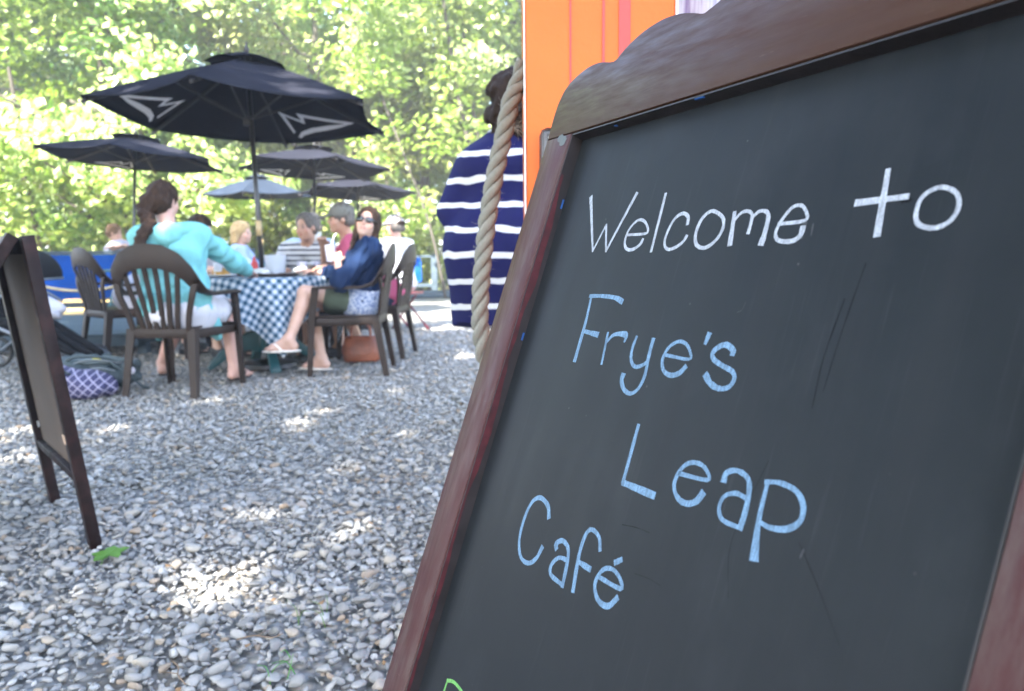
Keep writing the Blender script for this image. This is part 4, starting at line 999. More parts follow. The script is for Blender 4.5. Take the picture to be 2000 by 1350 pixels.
# ------------------------------------------------------------------ rope
def rope_mat():
    m, t, b = new_mat('manila_rope')
    uv = t.nodes.new('ShaderNodeUVMap')
    mp = t.nodes.new('ShaderNodeMapping'); mp.inputs['Scale'].default_value = (5, 70, 1); mp.inputs['Rotation'].default_value = (0, 0, .22)
    t.links.new(uv.outputs[0], mp.inputs['Vector'])
    f = noise(t, mp.outputs['Vector'], 1.2, 4, .7)
    c = ramp(t, f, [(0.25, (.075, .073, .06)), (0.5, (.225, .22, .185)), (0.75, (.33, .325, .285))])
    t.links.new(c, b.inputs['Base Color'])
    b.inputs['Roughness'].default_value = .9
    bump(t, b, f, .8, .0025)
    return m
ROPE = rope_mat()
def laid_rope(name, pts, rad, pitch, parent, mat, seg=10, n_sub=16):
    """three-strand rope along a curve"""
    pp = catmull(pts, n_sub)
    # resample evenly
    L = [0]
    for a, b in zip(pp, pp[1:]): L.append(L[-1] + (b - a).length)
    n = int(L[-1] / (rad * .28))
    S = np.linspace(0, L[-1], n)
    A = np.array([p[:] for p in pp])
    Q = np.stack([np.interp(S, L, A[:, k]) for k in range(3)], 1)
    T = np.gradient(Q, axis=0); T /= np.linalg.norm(T, axis=1)[:, None]
    x = np.cross(T[0], [0, 1, 0]); x /= np.linalg.norm(x)
    X = []
    for i in range(n):
        x = x - T[i] * (x @ T[i]); x /= np.linalg.norm(x); X.append(x)
    X = np.array(X); Y = np.cross(T, X)
    sr = rad * .49
    for k in range(3):
        ph = 2 * PI * S / pitch + 2 * PI * k / 3
        C = Q + (X * np.cos(ph)[:, None] + Y * np.sin(ph)[:, None]) * rad * .58
        D = np.gradient(C, axis=0); D /= np.linalg.norm(D, axis=1)[:, None]
        O = C - Q; O /= np.linalg.norm(O, axis=1)[:, None]
        B = np.cross(D, O)
        a = np.linspace(0, 2 * PI, seg, endpoint=False)
        wob = 1 + .03 * np.sin(S * 180 + k)
        V = C[:, None] + (O[:, None] * np.cos(a)[None, :, None] + B[:, None] * np.sin(a)[None, :, None] * 1.12) * (sr * wob)[:, None, None]
        i, j = np.meshgrid(np.arange(n - 1), np.arange(seg), indexing='ij')
        j2 = (j + 1) % seg
        FA = np.stack([i * seg + j, i * seg + j2, (i + 1) * seg + j2, (i + 1) * seg + j], -1).reshape(-1, 4)
        me = np_mesh('strand', V.reshape(-1, 3), FA, True)
        uvl = me.uv_layers.new(name='UVMap')
        vi = np.empty(len(me.loops), np.int32); me.loops.foreach_get('vertex_index', vi)
        uv = np.stack([S[vi // seg] * 40, (vi % seg) / seg], 1)
        uvl.data.foreach_set('uv', uv.astype(np.float32).ravel())
        link('strand', me, mat, parent)
    return Q
rope = empty('rope', (0, 0, 0), 0, 'thick three-strand manila rope hanging beside the orange post and the striped dress', 'rope')
RP = [(.034, 1.72, 1.325), (.022, 1.722, 1.283), (.004, 1.72, 1.245), (-.012, 1.72, 1.175), (-.033, 1.72, 1.087), (-.051, 1.72, .987), (-.064, 1.72, .886), (-.071, 1.72, .795), (-.070, 1.722, .737), (-.061, 1.73, .675), (-.03, 1.77, .58), (.02, 1.86, .53), (.08, 1.95, .58), (.12, 1.97, .72), (.13, 1.935, .86), (.13, 1.89, .93)]
QR = laid_rope('rope', RP, 0.0195, .112, rope, ROPE)
fb = M()
rg = np.random.default_rng(3)
for k in range(150):
    q = Vector(QR[int(rg.integers(4, len(QR) * .75))])
    d = Vector(rg.normal(size=3)).normalized()
    a = q + d * .018
    L = rg.uniform(.006, .018)
    fb.tube([a, a + d * L * .5 + Vector(rg.normal(0, .003, 3)), a + d * L + Vector(rg.normal(0, .006, 3))], [.00035, .0003, .0002], 3, False)
for k in range(14):
    a = Vector((.008, 1.703, 1.185)) + Vector(rg.normal(0, .004, 3))
    d = Vector((rg.uniform(.3, 1), -.3, rg.uniform(-.6, .4))).normalized()
    fb.tube([a, a + d * .016, a + d * .03 + Vector(rg.normal(0, .006, 3))], [.0006, .0005, .0003], 3, False)
o = fb.build('loose_fibres', ROPE, rope); o['kind'] = 'stuff'

# ------------------------------------------------------------------ left-hand A-frame sign seen from behind
DARKW = wood_paint('dark_brown_wood', (.0075, .0035, .004), (.011, .005, .0045), .5, (.05, .022, .02), .35)
HARDB = simple('hardboard_back', (.15, .108, .078), .8, .12, 4, .25, .001, (1, 1, .2))
TAN_SC = simple('raw_wood_chip', (.5, .36, .26), .8, .15)
ls = empty('sandwich_board', (0, 0, 0), 0, 'dark framed sandwich board with tan hardboard back at the left picture edge', 'sandwich board')
LP1, LP2 = Vector((-1.3148, 2.3272, 0)), Vector((-1.7486, 2.8290, 0))
lu = (LP2 - LP1).normalized(); LW = .6634
lnh = Vector((lu.y, -lu.x, 0)) * 1.0
lv = (Vector((0, 0, .9737)) - lnh * .1139).normalized()
ln = lu.cross(lv).normalized()              # which side we look at
ls.matrix_world = Matrix(((lu.x, lv.x, ln.x, LP1.x), (lu.y, lv.y, ln.y, LP1.y), (lu.z, lv.z, ln.z, LP1.z), (0, 0, 0, 1)))
LH = .985
sgn = 1 if ln.dot(Vector((0, 0, .92)) - LP1) > 0 else -1
M().box((.022, LH * .5, 0), (.046, LH, .034), None, .002).build('stile', DARKW, ls, angle=40)
M().box((LW - .022, LH * .5, 0), (.046, LH, .034), None, .002).build('stile', DARKW, ls, angle=40)
M().box((LW / 2, LH - .028, 0), (LW - .093, .05, .032), None, .002).build('rail', DARKW, ls, angle=40)
M().box((LW / 2, .235, 0), (LW - .093, .028, .032), None, .002).build('rail', DARKW, ls, angle=40)
M().box((LW / 2, .235 + (LH - .285) / 2, -.006 * sgn), (LW - .094, LH - .285, .006)).build('back_panel', HARDB, ls)
M().box((.036, .36, .0175 * sgn), (.022, .03, .004), None, .001).build('wood_chip', TAN_SC, ls)
b_ = M().lathe([(.0001, .006), (.011, .005), (.013, 0)], (0, 0, 0), 12).build('button', WHITE, ls)
b_; b_.location = (LW - .06, .31, .0 * sgn + .004 * sgn)
# its second leaf, hinged at the top, mostly outside the picture
hb_top = ls.matrix_world @ Vector((0, LH, 0))
fo = hb_top + lnh * (-.62); fo.z = 0
def leaf_bar(x):
    a = hb_top + lu * x - lnh * .036
    b = Vector((fo.x, fo.y, 0)) + lu * x
    inv = ls.matrix_world.inverted()
    return inv @ a, inv @ b
for x in (.022, LW - .022):
    a, b = leaf_bar(x)
    M().beam(a, b, .044, .032, (0, 0, 1), .002).build('stile', DARKW, ls)
a0, b0 = leaf_bar(.046); a1, b1 = leaf_bar(LW - .046)
m_ = M(); q = .76
nn = (a1 - a0).cross(b0 - a0).normalized() * .003
m_.add([a0 + nn, a1 + nn, a1.lerp(b1, q) + nn, a0.lerp(b0, q) + nn, a0 - nn, a1 - nn, a1.lerp(b1, q) - nn, a0.lerp(b0, q) - nn], [[0, 1, 2, 3], [7, 6, 5, 4], [0, 4, 5, 1], [1, 5, 6, 2], [2, 6, 7, 3], [3, 7, 4, 0]])
m_.build('back_panel', HARDB, ls)

# ------------------------------------------------------------------ fallen leaf, grass blades, twigs
GRN = leaf_mat('fallen_leaf', [(0, (.06, .20, .015)), (1, (.08, .24, .02))], .3)
lf = []
for k in range(40):
    a = 2 * PI * k / 40
    r = .036 * (1 + .20 * math.cos(5 * a) + .07 * math.cos(15 * a + .6)) * (1 if abs(a - PI * 1.5) > .3 else .5)
    lf.append((r * math.cos(a) * 1.25, r * math.sin(a)))
lm = M()
lm.add([(0, 0, .004)] + [(x, y, .004 + .004 * (x * x + y * y) / .0016 * .5 + .0015 * math.sin(7 * i)) for i, (x, y) in enumerate(lf)], [[0, 1 + i, 1 + (i + 1) % 40] for i in range(40)])
lm.add([(0, 0, .0025)] + [(x, y, .0025 + .004 * (x * x + y * y) / .0016 * .5 + .0015 * math.sin(7 * i)) for i, (x, y) in enumerate(lf)], [[0, 1 + (i + 1) % 40, 1 + i] for i in range(40)])
lm.tube([(0, 0, .004), (-.02, -.03, .008), (-.03, -.06, .004)], .0012, 5)
o = lm.build('maple_leaf', GRN); o.location = (-1.221, 2.224, .022); o.rotation_euler = (.10, -.06, .6)
tag(o, 'single green maple leaf lying on the gravel by the sandwich board foot', 'leaf')
rg = np.random.default_rng(8)
for i, (x, y, lb) in enumerate([(-.50, 1.81, 'few thin green grass blades growing through gravel near the chalkboard frame'), (-.50, 1.60, 'few thin grass blades in the gravel at the bottom picture edge')]):
    g = M()
    for k in range(5):
        a = rg.uniform(0, 2 * PI); L = rg.uniform(.03, .06)
        bx, by = rg.normal(0, .025, 2)
        gp = catmull([(bx, by, -.01), (bx + .45 * L * math.cos(a), by + .45 * L * math.sin(a), .03), (bx + L * math.cos(a + .3), by + L * math.sin(a + .3), .03 + .02 * rg.random())], 4)
        g.tube(gp, [.0015 * (1 - .8 * q / (len(gp) - 1)) for q in range(len(gp))], 4)
    o = g.build('grass_tuft', GRN, None, True); o.location = (x, y, .006)
    tag(o, lb, 'grass tuft')
DRY = simple('dry_leaf_bits', (.17, .10, .045), .9, .45, 60, .3, .002)
rl = np.random.default_rng(41)
yy = rl.uniform(1.4, 7.0, 260) ** 1.0
cc = np.stack([rl.uniform(-.66, .08, 260) * yy, yy, np.full(260, .024)], 1)
_, Vl = leaf_cloud(cc, .012, 1, .016, .2, 3.0, rl)
tag(link('leaf_litter', cloud_mesh('leaf_litter', Vl), DRY), kind='stuff')
TWIG = simple('twig', (.16, .11, .07), .9, .3)
for x, y, rz, lb in [(-.26, 1.96, .4, 'dark twig on the gravel beside the frame'), (-.72, 1.55, 2.2, 'dry twig among the nearest pebbles'), (-1.38, 1.72, 1.1, 'dry twig on the gravel at the lower left'), (-.6, 1.7, .1, 'thin dry stalk on the gravel below the sun patches')]:
    g = M()
    g.tube(catmull([(-.05, 0, 0), (-.01, .006, .004), (.03, -.004, .002), (.055, .004, .006)], 3), .0017, 5)
    g.tube([(-.005, .005, .004), (.01, .02, .006), (.022, .03, .003)], [.0012, .001, .0006], 4)
    o = g.build('twig', TWIG, None, True); o.location = (x, y, .026); o.rotation_euler.z = rz
    tag(o, lb, 'twig')
# ------------------------------------------------------------------ market umbrellas
def canopy_mat():
    m, t, b = new_mat('black_canvas')
    v = coords(t)
    c = ramp(t, noise(t, v, 3, 4), [(0.3, (.013, .0135, .018)), (0.7, (.019, .020, .027))])
    t.links.new(c, b.inputs['Base Color'])
    b.inputs['Roughness'].default_value = .75
    b.inputs['Sheen Weight'].default_value = 0.0
    b.inputs['Specular IOR Level'].default_value = 0.0
    b.inputs['Sheen Roughness'].default_value = .5
    bump(t, b, noise(t, v, 9, 3), .35, .02)
    return m
CANVAS = canopy_mat()
CANVAS_GREY = simple('faded_grey_canvas', (.022, .030, .045), .8, .15, 3, .2, .01, spec=0.0)
PRINT = simple('pale_print', (.72, .72, .74), .8, .08, 8, 0)
POLE = simple('dark_metal_pole', (.045, .042, .040), .30, .3, 10, .1, .001, metal=.6)
WOODRIB = simple('dark_rib', (.018, .016, .016), .6, .3)
BRASS = simple('tan_pole_sleeve', (.45, .32, .16), .5, .2)
EMB1 = [(-.30, .00), (-.245, .285), (-.09, .155), (-.075, .245), (.34, .035), (.30, .022), (-.045, .185), (-.085, .105), (-.215, .222), (-.262, .02)]
EMB2 = [(-.285, -.045), (-.20, .015), (-.06, .052), (.10, .055), (.34, .035), (.20, .010), (.08, .003), (-.07, -.004), (-.20, -.030), (-.262, -.062)]
def umbrella(C, axis, R, phase, drop, emblems, label, canvas=CANVAS, foot=None, esc=.98, rim_v=.905, base_z=0.0, pole_r=.019, open_top=True):
    """C rim centre, axis unit vector, drop apex above rim plane; emblems {panel: mirrored}"""
    a = Vector(axis).normalized()
    C = Vector(C)
    base = C - a * ((C.z - base_z) / a.z)
    if foot: base = Vector((foot[0], foot[1], base_z))
    root = empty('market_umbrella', base, 0, label, 'umbrella', 'black market umbrellas over the patio tables')
    e1 = Vector((0, 1, 0)).cross(a).normalized(); e2 = a.cross(e1)
    Cl = C - base
    cor = [Cl + (e1 * math.cos(phase + k * PI / 3) + e2 * math.sin(phase + k * PI / 3)) * R for k in range(6)]
    hub = Cl + a * drop * .93
    r0 = .16                                   # where the vent cap starts
    def rib(k, v):
        p = hub.lerp(cor[k % 6], v)
        return p + a * (.010 * math.sin(PI * v))
    def surf(k, u, v, off=0.0):
        p = rib(k, v).lerp(rib(k + 1, v), u)
        s = 4 * u * (1 - u)
        mid = cor[k % 6].lerp(cor[(k + 1) % 6], .5) - Cl
        p = p - a * (.035 * s * v) - mid.normalized() * (.055 * s * v * v) 
        return p - a * off
    for k in range(6):
        mb = M()
        nu, nv = 12, 10
        for off in (0.0, .003):
            mb.grid([[surf(k, i / nu, r0 + (1 - r0) * j / nv, off) for j in range(nv + 1)] for i in range(nu + 1)])
        n0, w = (nu + 1) * (nv + 1), nv + 1
        for i in range(nu):
            p, q = i * w + nv, (i + 1) * w + nv
            mb.f.append((p, q, q + n0, p + n0))
        pn = mb.build('canopy_panel', canvas, root, True)
        # hem along the rim
        hm = M()
        hm.tube([surf(k, i / nu, 1.0, .0015) for i in range(nu + 1)], .006, 5)
        hm.build('hem', canvas, pn, True)
        if k in emblems:
            mir = -1 if emblems[k] else 1
            em = M()
            for poly in (EMB1, EMB2):
                # subdivide outline and map onto the underside: x along the rim, y towards the hub
                dense = []
                for i in range(len(poly)):
                    x0, y0 = poly[i]; x1, y1 = poly[(i + 1) % len(poly)]
                    for q in range(3): dense.append((x0 + (x1 - x0) * q / 3, y0 + (y1 - y0) * q / 3))
                def mp(x, y, off):
                    v = rim_v - (y + .03) * esc
                    u = .5 + mir * x * min(esc * 1.1, .98) / max(v, .3) 
                    return surf(k, u, v, off)
                bm = bmesh.new()
                f = bm.faces.new([bm.verts.new((x, y, 0)) for x, y in dense])
                bmesh.ops.triangulate(bm, faces=[f])
                bmesh.ops.subdivide_edges(bm, edges=bm.edges, cuts=2, use_grid_fill=True)
                bmesh.ops.triangulate(bm, faces=bm.faces)
                bm.verts.index_update()
                em.add([mp(v.co.x, v.co.y, .0065) for v in bm.verts], [[v.index for v in f.verts] for f in bm.faces])
                bm.free()
            em.build('emblem', PRINT, pn, True)
    # vent cap
    vc = M()
    for k in range(6):
        P = []
        for i in range(9):
            u = i / 8
            row = []
            for j in range(5):
                v = .02 + .26 * j / 4
                p = rib(k, v).lerp(rib(k + 1, v), u) + a * (.035 + .012 * math.sin(PI * j / 4))
                p += a * (4 * u * (1 - u)) * (.028 * (j / 4) ** 2)
                row.append(p)
            P.append(row)
        vc.grid(P)
        vc.grid([[p - a * .003 for p in r] for r in P])
    vc.build('vent_cap', canvas, root, True)
    M().tube([hub + a * .02, hub + a * .06, hub + a * .075, hub + a * .10, hub + a * .12], [.02, .022, .014, .011, .004], 10).build('finial', WOODRIB, root, True)
    for k in range(6):
        rb = M().beam(hub - a * .03, cor[k] - a * .045, .016, .022, a).build('rib', WOODRIB, root)
        mid = (hub - a * .03).lerp(cor[k] - a * .045, .48)
        M().beam(Cl - a * (R * .02 + .02), mid, .012, .016, a).build('strut', WOODRIB, rb)
        # pocket at the rib end
        pk = M().box((0, 0, 0), (.05, .05, .006)).build('pocket', canvas, rb)
        pk; pk.location = cor[k] - a * .02 + (Cl - cor[k]).normalized() * .03
    pl_ = M().tube([Vector((0, 0, 0)), hub - a * .02], pole_r, 14).build('pole', POLE, root, True)
    M().tube([Cl - a * (R * .02 + .06), Cl - a * (R * .02)], .034, 12).build('runner', WOODRIB, root, True)
    M().tube([hub - a * .06, hub - a * .0], .03, 12).build('hub', WOODRIB, root, True)
    pd = (hub - a * .02).normalized()
    M().tube([pd * 1.06, pd * 1.18], pole_r + .0035, 14).build('sleeve', BRASS, root, True)
    M().lathe([(.0001, .0), (.22, .0), (.24, .02), (.23, .05), (.06, .075), (.045, .10), (.04, .30), (.035, .34), (.0001, .34)], (0, 0, -.01), 24).build('base', POLE, root, angle=35)
    return root
D2R = math.radians
umbrella((-2.08, 6.28, 2.01), (.016, .05, .998), 1.16, D2R(-88.6), .485, {4: False, 2: True}, 'nearest and largest black umbrella, over the checked table, with two pale mountain emblems', foot=(-1.985, 6.2))
umbrella((-4.92, 10.3, 2.165), (.057, .047, .997), 1.16, D2R(-77.8), .311, {3: False}, 'black umbrella on the left in front of the beach with one pale emblem', esc=.62, rim_v=.955)
umbrella((-2.69, 10.774, 2.078), (.02, .062, .998), 1.05, D2R(-120.5), .285, {3: True, 4: False}, 'black umbrella right behind the largest one, its rim catching the sun', esc=.66, rim_v=.95)
umbrella((-2.58, 13.2, 1.926), (.014, .072, .997), 1.0, D2R(-123), .24, {3: True}, 'farthest black umbrella on the right with a sunlit top', esc=.62, rim_v=.955)
umbrella((-4.60, 14.3, 1.98), (-.01, .0, 1), .98, D2R(-88), .36, {}, 'pale blue-grey faded umbrella far back behind the main pole', CANVAS_GREY)

# ------------------------------------------------------------------ tables
TEAL = simple('teal_plastic', (.012, .075, .085), .4, .2, 8, .1, .002)
TOPW = simple('brown_table_edge', (.30, .20, .11), .55, .25, 6, .2, .002, (.4, 4, 4))
def gingham():
    m, t, b = new_mat('gingham_cloth')
    uv = t.nodes.new('ShaderNodeUVMap')
    sep = t.nodes.new('ShaderNodeSeparateXYZ')
    t.links.new(uv.outputs[0], sep.inputs[0])
    def st(s):
        f = math_n(t, 'FRACT', math_n(t, 'MULTIPLY', s, 1 / .058))
        return math_n(t, 'LESS_THAN', f, .5)
    s = math_n(t, 'MULTIPLY', math_n(t, 'ADD', st(sep.outputs[0]), st(sep.outputs[1])), .5)
    c = ramp(t, s, [(0.0, (.50, .52, .56)), (0.5, (.18, .25, .32)), (1.0, (.020, .060, .10))])
    t.links.new(c, b.inputs['Base Color'])
    b.inputs['Roughness'].default_value = .85
    b.inputs['Specular IOR Level'].default_value = .1
    bump(t, b, noise(t, coords(t), 14, 4), .35, .015)
    return m
GING = gingham()
TABLE = (-2.03, 6.25)
TZ = .735
tb = empty('round_table', (TABLE[0], TABLE[1], 0), 0, 'round teal pedestal table under the checked cloth with people around it', 'table')
M().lathe([(.0001, .0), (.585, .0), (.6, .008), (.6, .028), (.59, .034), (.0001, .034)], (0, 0, TZ - .036), 48).build('tabletop', TOPW, tb, angle=35)
M().lathe([(.07, .12), (.06, .2), (.055, .4), (.07, .6), (.14, .69)], (0, 0, 0), 16).build('pedestal', TEAL, tb, True)
for k in range(4):
    a = D2R(-62 + 90 * k)
    d = Vector((math.cos(a), math.sin(a), 0)); s = Vector((-d.y, d.x, 0))
    st = []
    for r, z, w, h in ((.03, .20, .035, .09), (.12, .215, .034, .07), (.22, .185, .033, .055), (.32, .115, .034, .045), (.40, .045, .038, .032), (.44, .012, .04, .012)):
        st.append((d * r + Vector((0, 0, z)), s * w, Vector((0, 0, h))))
    M().band(st).build('leg', TEAL, tb, angle=50)
# the cloth: a square laid on the round top, folds below the rim
def cloth(half, R, rot, ztop):
    n = 92
    P, UV = [], []
    for i in range(n + 1):
        for j in range(n + 1):
            s, q = half * (2 * i / n - 1), half * (2 * j / n - 1)
            r = math.hypot(s, q); th = math.atan2(q, s) + rot
            UV.append((s, q))
            if r <= R:
                P.append((r * math.cos(th), r * math.sin(th), ztop + .0015 * math.sin(9 * s) * math.sin(8 * q)))
            else:
                d = r - R
                b = min(d, .03)
                fold = (math.sin(th * 11 + .6) * .6 + math.sin(th * 17 + 2) * .4)
                rr = R + .008 + .012 * min(1, d / .04) + d * (.06 + .15 * fold) * min(1, d / .15)
                P.append((rr * math.cos(th + .10 * d * math.sin(th * 5)), rr * math.sin(th + .10 * d * math.sin(th * 5)), ztop - .012 * min(1, d / .03) - max(0, d - .02) * .97))
    Pn = np.array(P); i, j = np.meshgrid(np.arange(n), np.arange(n), indexing='ij')
    a = (i * (n + 1) + j).ravel()
    FA = np.stack([a, a + n + 1, a + n + 2, a + 1], 1)
    Pt = Pn.copy()
    # underside 2 mm inward / below
    r = np.hypot(Pn[:, 0], Pn[:, 1]); ins = np.where(r > R, 1 - .0025 / np.maximum(r, .1), 1)
    Pb = Pn * np.stack([ins, ins, np.ones(len(r))], 1) - np.array([0, 0, .0018])
    V = np.concatenate([Pt, Pb]); FB = FA[:, ::-1] + len(Pt)
    me = np_mesh('tablecloth', V, np.concatenate([FA, FB]), True)
    uv = me.uv_layers.new(name='UVMap')
    vi = np.empty(len(me.loops), np.int32); me.loops.foreach_get('vertex_index', vi)
    UVa = np.array(UV + UV, np.float32)
    uv.data.foreach_set('uv', UVa[vi].ravel())
    return me
o = link('tablecloth', cloth(.86, .603, D2R(-64 - 45), TZ + .004), GING)
o.location = (TABLE[0], TABLE[1], 0)
tag(o, 'blue and white gingham cloth with a corner hanging towards the crossed legs', 'tablecloth')
CT = TZ + .006
# side tables under the other umbrellas
for x, y, lb in [(-5.04, 10.2, 'small round teal table under the left black umbrella'), (-2.73, 10.64, 'small round teal table under the umbrella behind the largest one'),
                 (-2.6, 13.05, 'small round teal table under the farthest black umbrella'), (-4.6, 14.3, 'small round teal table under the pale faded umbrella')]:
    t_ = empty('round_table', (x, y, 0), 0, lb, 'table', 'small teal tables under the far umbrellas')
    M().lathe([(.045, 0), (.42, 0), (.43, .01), (.43, .025), (.045, .03)], (0, 0, .70), 32).build('tabletop', TEAL, t_, angle=35)
    for k in range(4):
        a = D2R(45 + 90 * k)
        M().tube([(.12 * math.cos(a), .12 * math.sin(a), .70), (.25 * math.cos(a), .25 * math.sin(a), .35), (.34 * math.cos(a), .34 * math.sin(a), 0)], [.022, .02, .018], 8).build('leg', TEAL, t_, True)

# ------------------------------------------------------------------ resin armchairs
RESIN = simple('brown_resin', (.0225, .0142, .0105), .5, .18, 5, .15, .002, spec=.22)
CG = 'brown resin armchairs round the checked table'
def make_chair():
    r = empty('resin_armchair', (0, 0, 0), 0, 'x', 'chair', CG)
    X, Y, Z = Vector((1, 0, 0)), Vector((0, 1, 0)), Vector((0, 0, 1))
    # seat: dished shell
    P, P2 = [], []
    for i in range(13):
        u = -1 + 2 * i / 12
        row, row2 = [], []
        for j in range(11):
            v = j / 10
            w = .245 - .045 * (1 - v)
            y = -.235 + .49 * v
            z = .425 - .018 * math.sin(PI * min(1, v * 1.1)) * (1 - u * u) + .012 * abs(u) ** 4 - (.03 * max(0, v - .85) / .15)
            row.append((u * w, y, z)); row2.append((u * w, y, z - .014))
        P.append(row); P2.append(row2)
    mb = M().grid(P).grid(P2)
    n0 = 13 * 11
    ring = [i * 11 for i in range(13)] + [12 * 11 + j for j in range(1, 11)] + [i * 11 + 10 for i in range(11, -1, -1)] + [j for j in range(9, 0, -1)]
    for q in range(len(ring)):
        p_, s_ = ring[q], ring[(q + 1) % len(ring)]
        mb.f.append((p_, s_, s_ + n0, p_ + n0))
    mb.build('seat', RESIN, r, True)
    # apron under the seat
    ap = M()
    ap.band([((-.215, -.235, .395), Z * .03, Y * .006), ((0, -.245, .395), Z * .028, Y * .006), ((.215, -.235, .395), Z * .03, Y * .006)])
    ap.band([((-.235, .235, .385), Z * .028, Y * .006), ((0, .25, .392), Z * .022, Y * .006), ((.235, .235, .385), Z * .028, Y * .006)])
    for s in (-1, 1):
        ap.band([((s * .21, -.23, .393), Z * .028, X * .006), ((s * .242, .235, .387), Z * .026, X * .006)])
    ap.build('apron', RESIN, r, angle=40)
    # back arch running down into the arms and on into the front legs
    half = [(0, -.335, .868, .074, 0), (.085, -.332, .860, .071, 0), (.165, -.318, .826, .062, .05), (.222, -.292, .765, .050, .2), (.25, -.26, .705, .037, .5), (.268, -.21, .655, .033, .85),
            (.28, -.13, .632, .031, 1), (.284, 0, .634, .031, 1), (.28, .13, .636, .03, 1), (.272, .20, .628, .028, 1.0)]
    def st_of(h, s):
        x, y, z, w, tw = h
        # tw 0: band stands upright facing back; tw 1: lies flat as an armrest
        out = Vector((s * (x / .28), -.25, 0)).normalized() if x > .01 else Vector((0, -1, 0))
        t = Vector((-s * .0 + 0, 0, 0))
        up = (Z * (1 - tw) + Vector((s, 0, 0)) * tw)
        if x > .01 and tw < .5:
            up = (Z + Vector((s * x * 2.2, 0, 0))).normalized() * (1 - tw) + Vector((s, 0, 0)) * tw
        up.normalize()
        th = (out * (1 - tw) + Z * tw)
        th = (th - up * th.dot(up)).normalized()
        return (Vector((s * x, y, z)), up * w, th * .011)
    def interp(a, b, q): return tuple(a[i] + (b[i] - a[i]) * q for i in range(5))
    fine = []
    for a, b in zip(half, half[1:]):
        for q in (0, .33, .66): fine.append(interp(a, b, q))
    fine.append(half[-1])
    top_n = [h for h in fine if h[4] <= .5]
    arm_n = [h for h in fine if h[4] >= .48]
    M().band([st_of(h, -1) for h in reversed(top_n[1:])] + [st_of(h, 1) for h in top_n]).build('back_arch', RESIN, r, angle=50)
    for s in (-1, 1):
        M().band([st_of(h, s) for h in arm_n]).build('armrest', RESIN, r, angle=50)
    # slats fanning from the seat to the arch
    for k in range(6):
        u = -1 + 2 * (k + .5) / 6
        xb, xt = u * .135, u * .205
        zt = .802 - .09 * abs(u) ** 2.6
        pts = [(xb, -.236, .415), (xb * 1.08, -.252, .50), ((xb + xt) / 2 * 1.03, -.275, .62), (xt * .97, -.30, .74), (xt, -.322 + .03 * abs(u), zt)]
        pp = catmull(pts, 3)
        M().band([(p, X * (.0175 - .0015 * i / len(pp)), Vector((0, .9, .25)).normalized() * .006) for i, p in enumerate(pp)], .4).build('slat', RESIN, r, angle=50)
    # outer uprights of the back
    for s in (-1, 1):
        pts = [(s * .178, -.236, .41), (s * .20, -.252, .52), (s * .232, -.268, .62), (s * .25, -.262, .70)]
        pp = catmull(pts, 3)
        M().band([(p, X * (.016 + .006 * i / len(pp)), Y * .009) for i, p in enumerate(pp)]).build('upright', RESIN, r, angle=50)
    # legs: L-shaped tapering channels
    for s in (-1, 1):
        f = M()
        for (wx, wy, ox, oy) in ((.052, .014, 0, .02), (.014, .05, .02, 0)):
            A = Vector((s * (.272 - .02 + ox), .20 + oy - .02, .625)); B = Vector((s * (.25 + ox * .8), .262 + oy * .7 - .02, 0))
            mid = A.lerp(B, .35) + Vector((s * -.004, .012, 0))
            f.band([(A, X * wx / 2 * (1 if wx > .02 else 1), Y * wy / 2), (mid, X * wx / 2 * .95, Y * wy / 2 * .95), (B, X * wx / 2 * .72, Y * wy / 2 * .72)], .25)
        f.build('leg', RESIN, r, angle=40)
        f = M()
        for (wx, wy, ox, oy) in ((.055, .014, 0, -.02), (.014, .055, .02, 0)):
            A = Vector((s * (.195 + ox), -.215 + oy, .425)); B = Vector((s * (.222 + ox * .8), -.285 + oy * .7, 0))
            f.band([(A, X * wx / 2, Y * wy / 2), (B, X * wx / 2 * .72, Y * wy / 2 * .72)], .25)
        f.build('leg', RESIN, r, angle=40)
    return r
proto_chair = make_chair()
CH = [
    (-2.21, 5.14, -8, 'brown resin armchair nearest the camera, under the turquoise cardigan woman'),
    (-1.25, 5.90, 92, 'brown resin armchair under the woman in sunglasses'),
    (-1.22, 6.86, 84, 'brown resin armchair under the man in the pink shirt'),
    (-3.42, 6.80, -40, 'brown resin armchair under the person in grey shorts, half hidden on the left'),
    (-1.90, 7.32, 176, 'brown resin armchair under the man in the striped polo, behind the table'),
    (-2.88, 7.08, -130, 'brown resin armchair under the dark-haired person behind the turquoise shoulder'),
    (-3.12, 8.75, -75, 'brown resin armchair under the blonde woman at the back'),
    (-2.20, 8.35, 168, 'brown resin armchair under the person in light blue behind the polo man')]
for i, (x, y, rz, lb) in enumerate(CH):
    o = proto_chair if i == 0 else copy_tree(proto_chair)
    o.location = (x, y, 0); o.rotation_euler.z = D2R(rz); o['label'] = lb; o.scale = (1.06, 1.06, 1.05)
# maroon folding chair under the white-capped man
MAROON = simple('maroon_metal', (.13, .010, .020), .4, .2)
fc = empty('folding_stool', (-1.30, 9.0, 0), D2R(70), 'maroon folding stool under the man in the white cap', 'stool')
M().box((0, 0, .44), (.42, .40, .03), None, .008).build('seat', MAROON, fc, angle=40)
for s in (-1, 1):
    M().tube([(s * .215, .24, 0), (s * .215, -.12, .44)], .013, 8).build('leg', MAROON, fc, True)
    M().tube([(s * .20, -.26, 0), (s * .20, .12, .44)], .013, 8).build('leg', MAROON, fc, True)

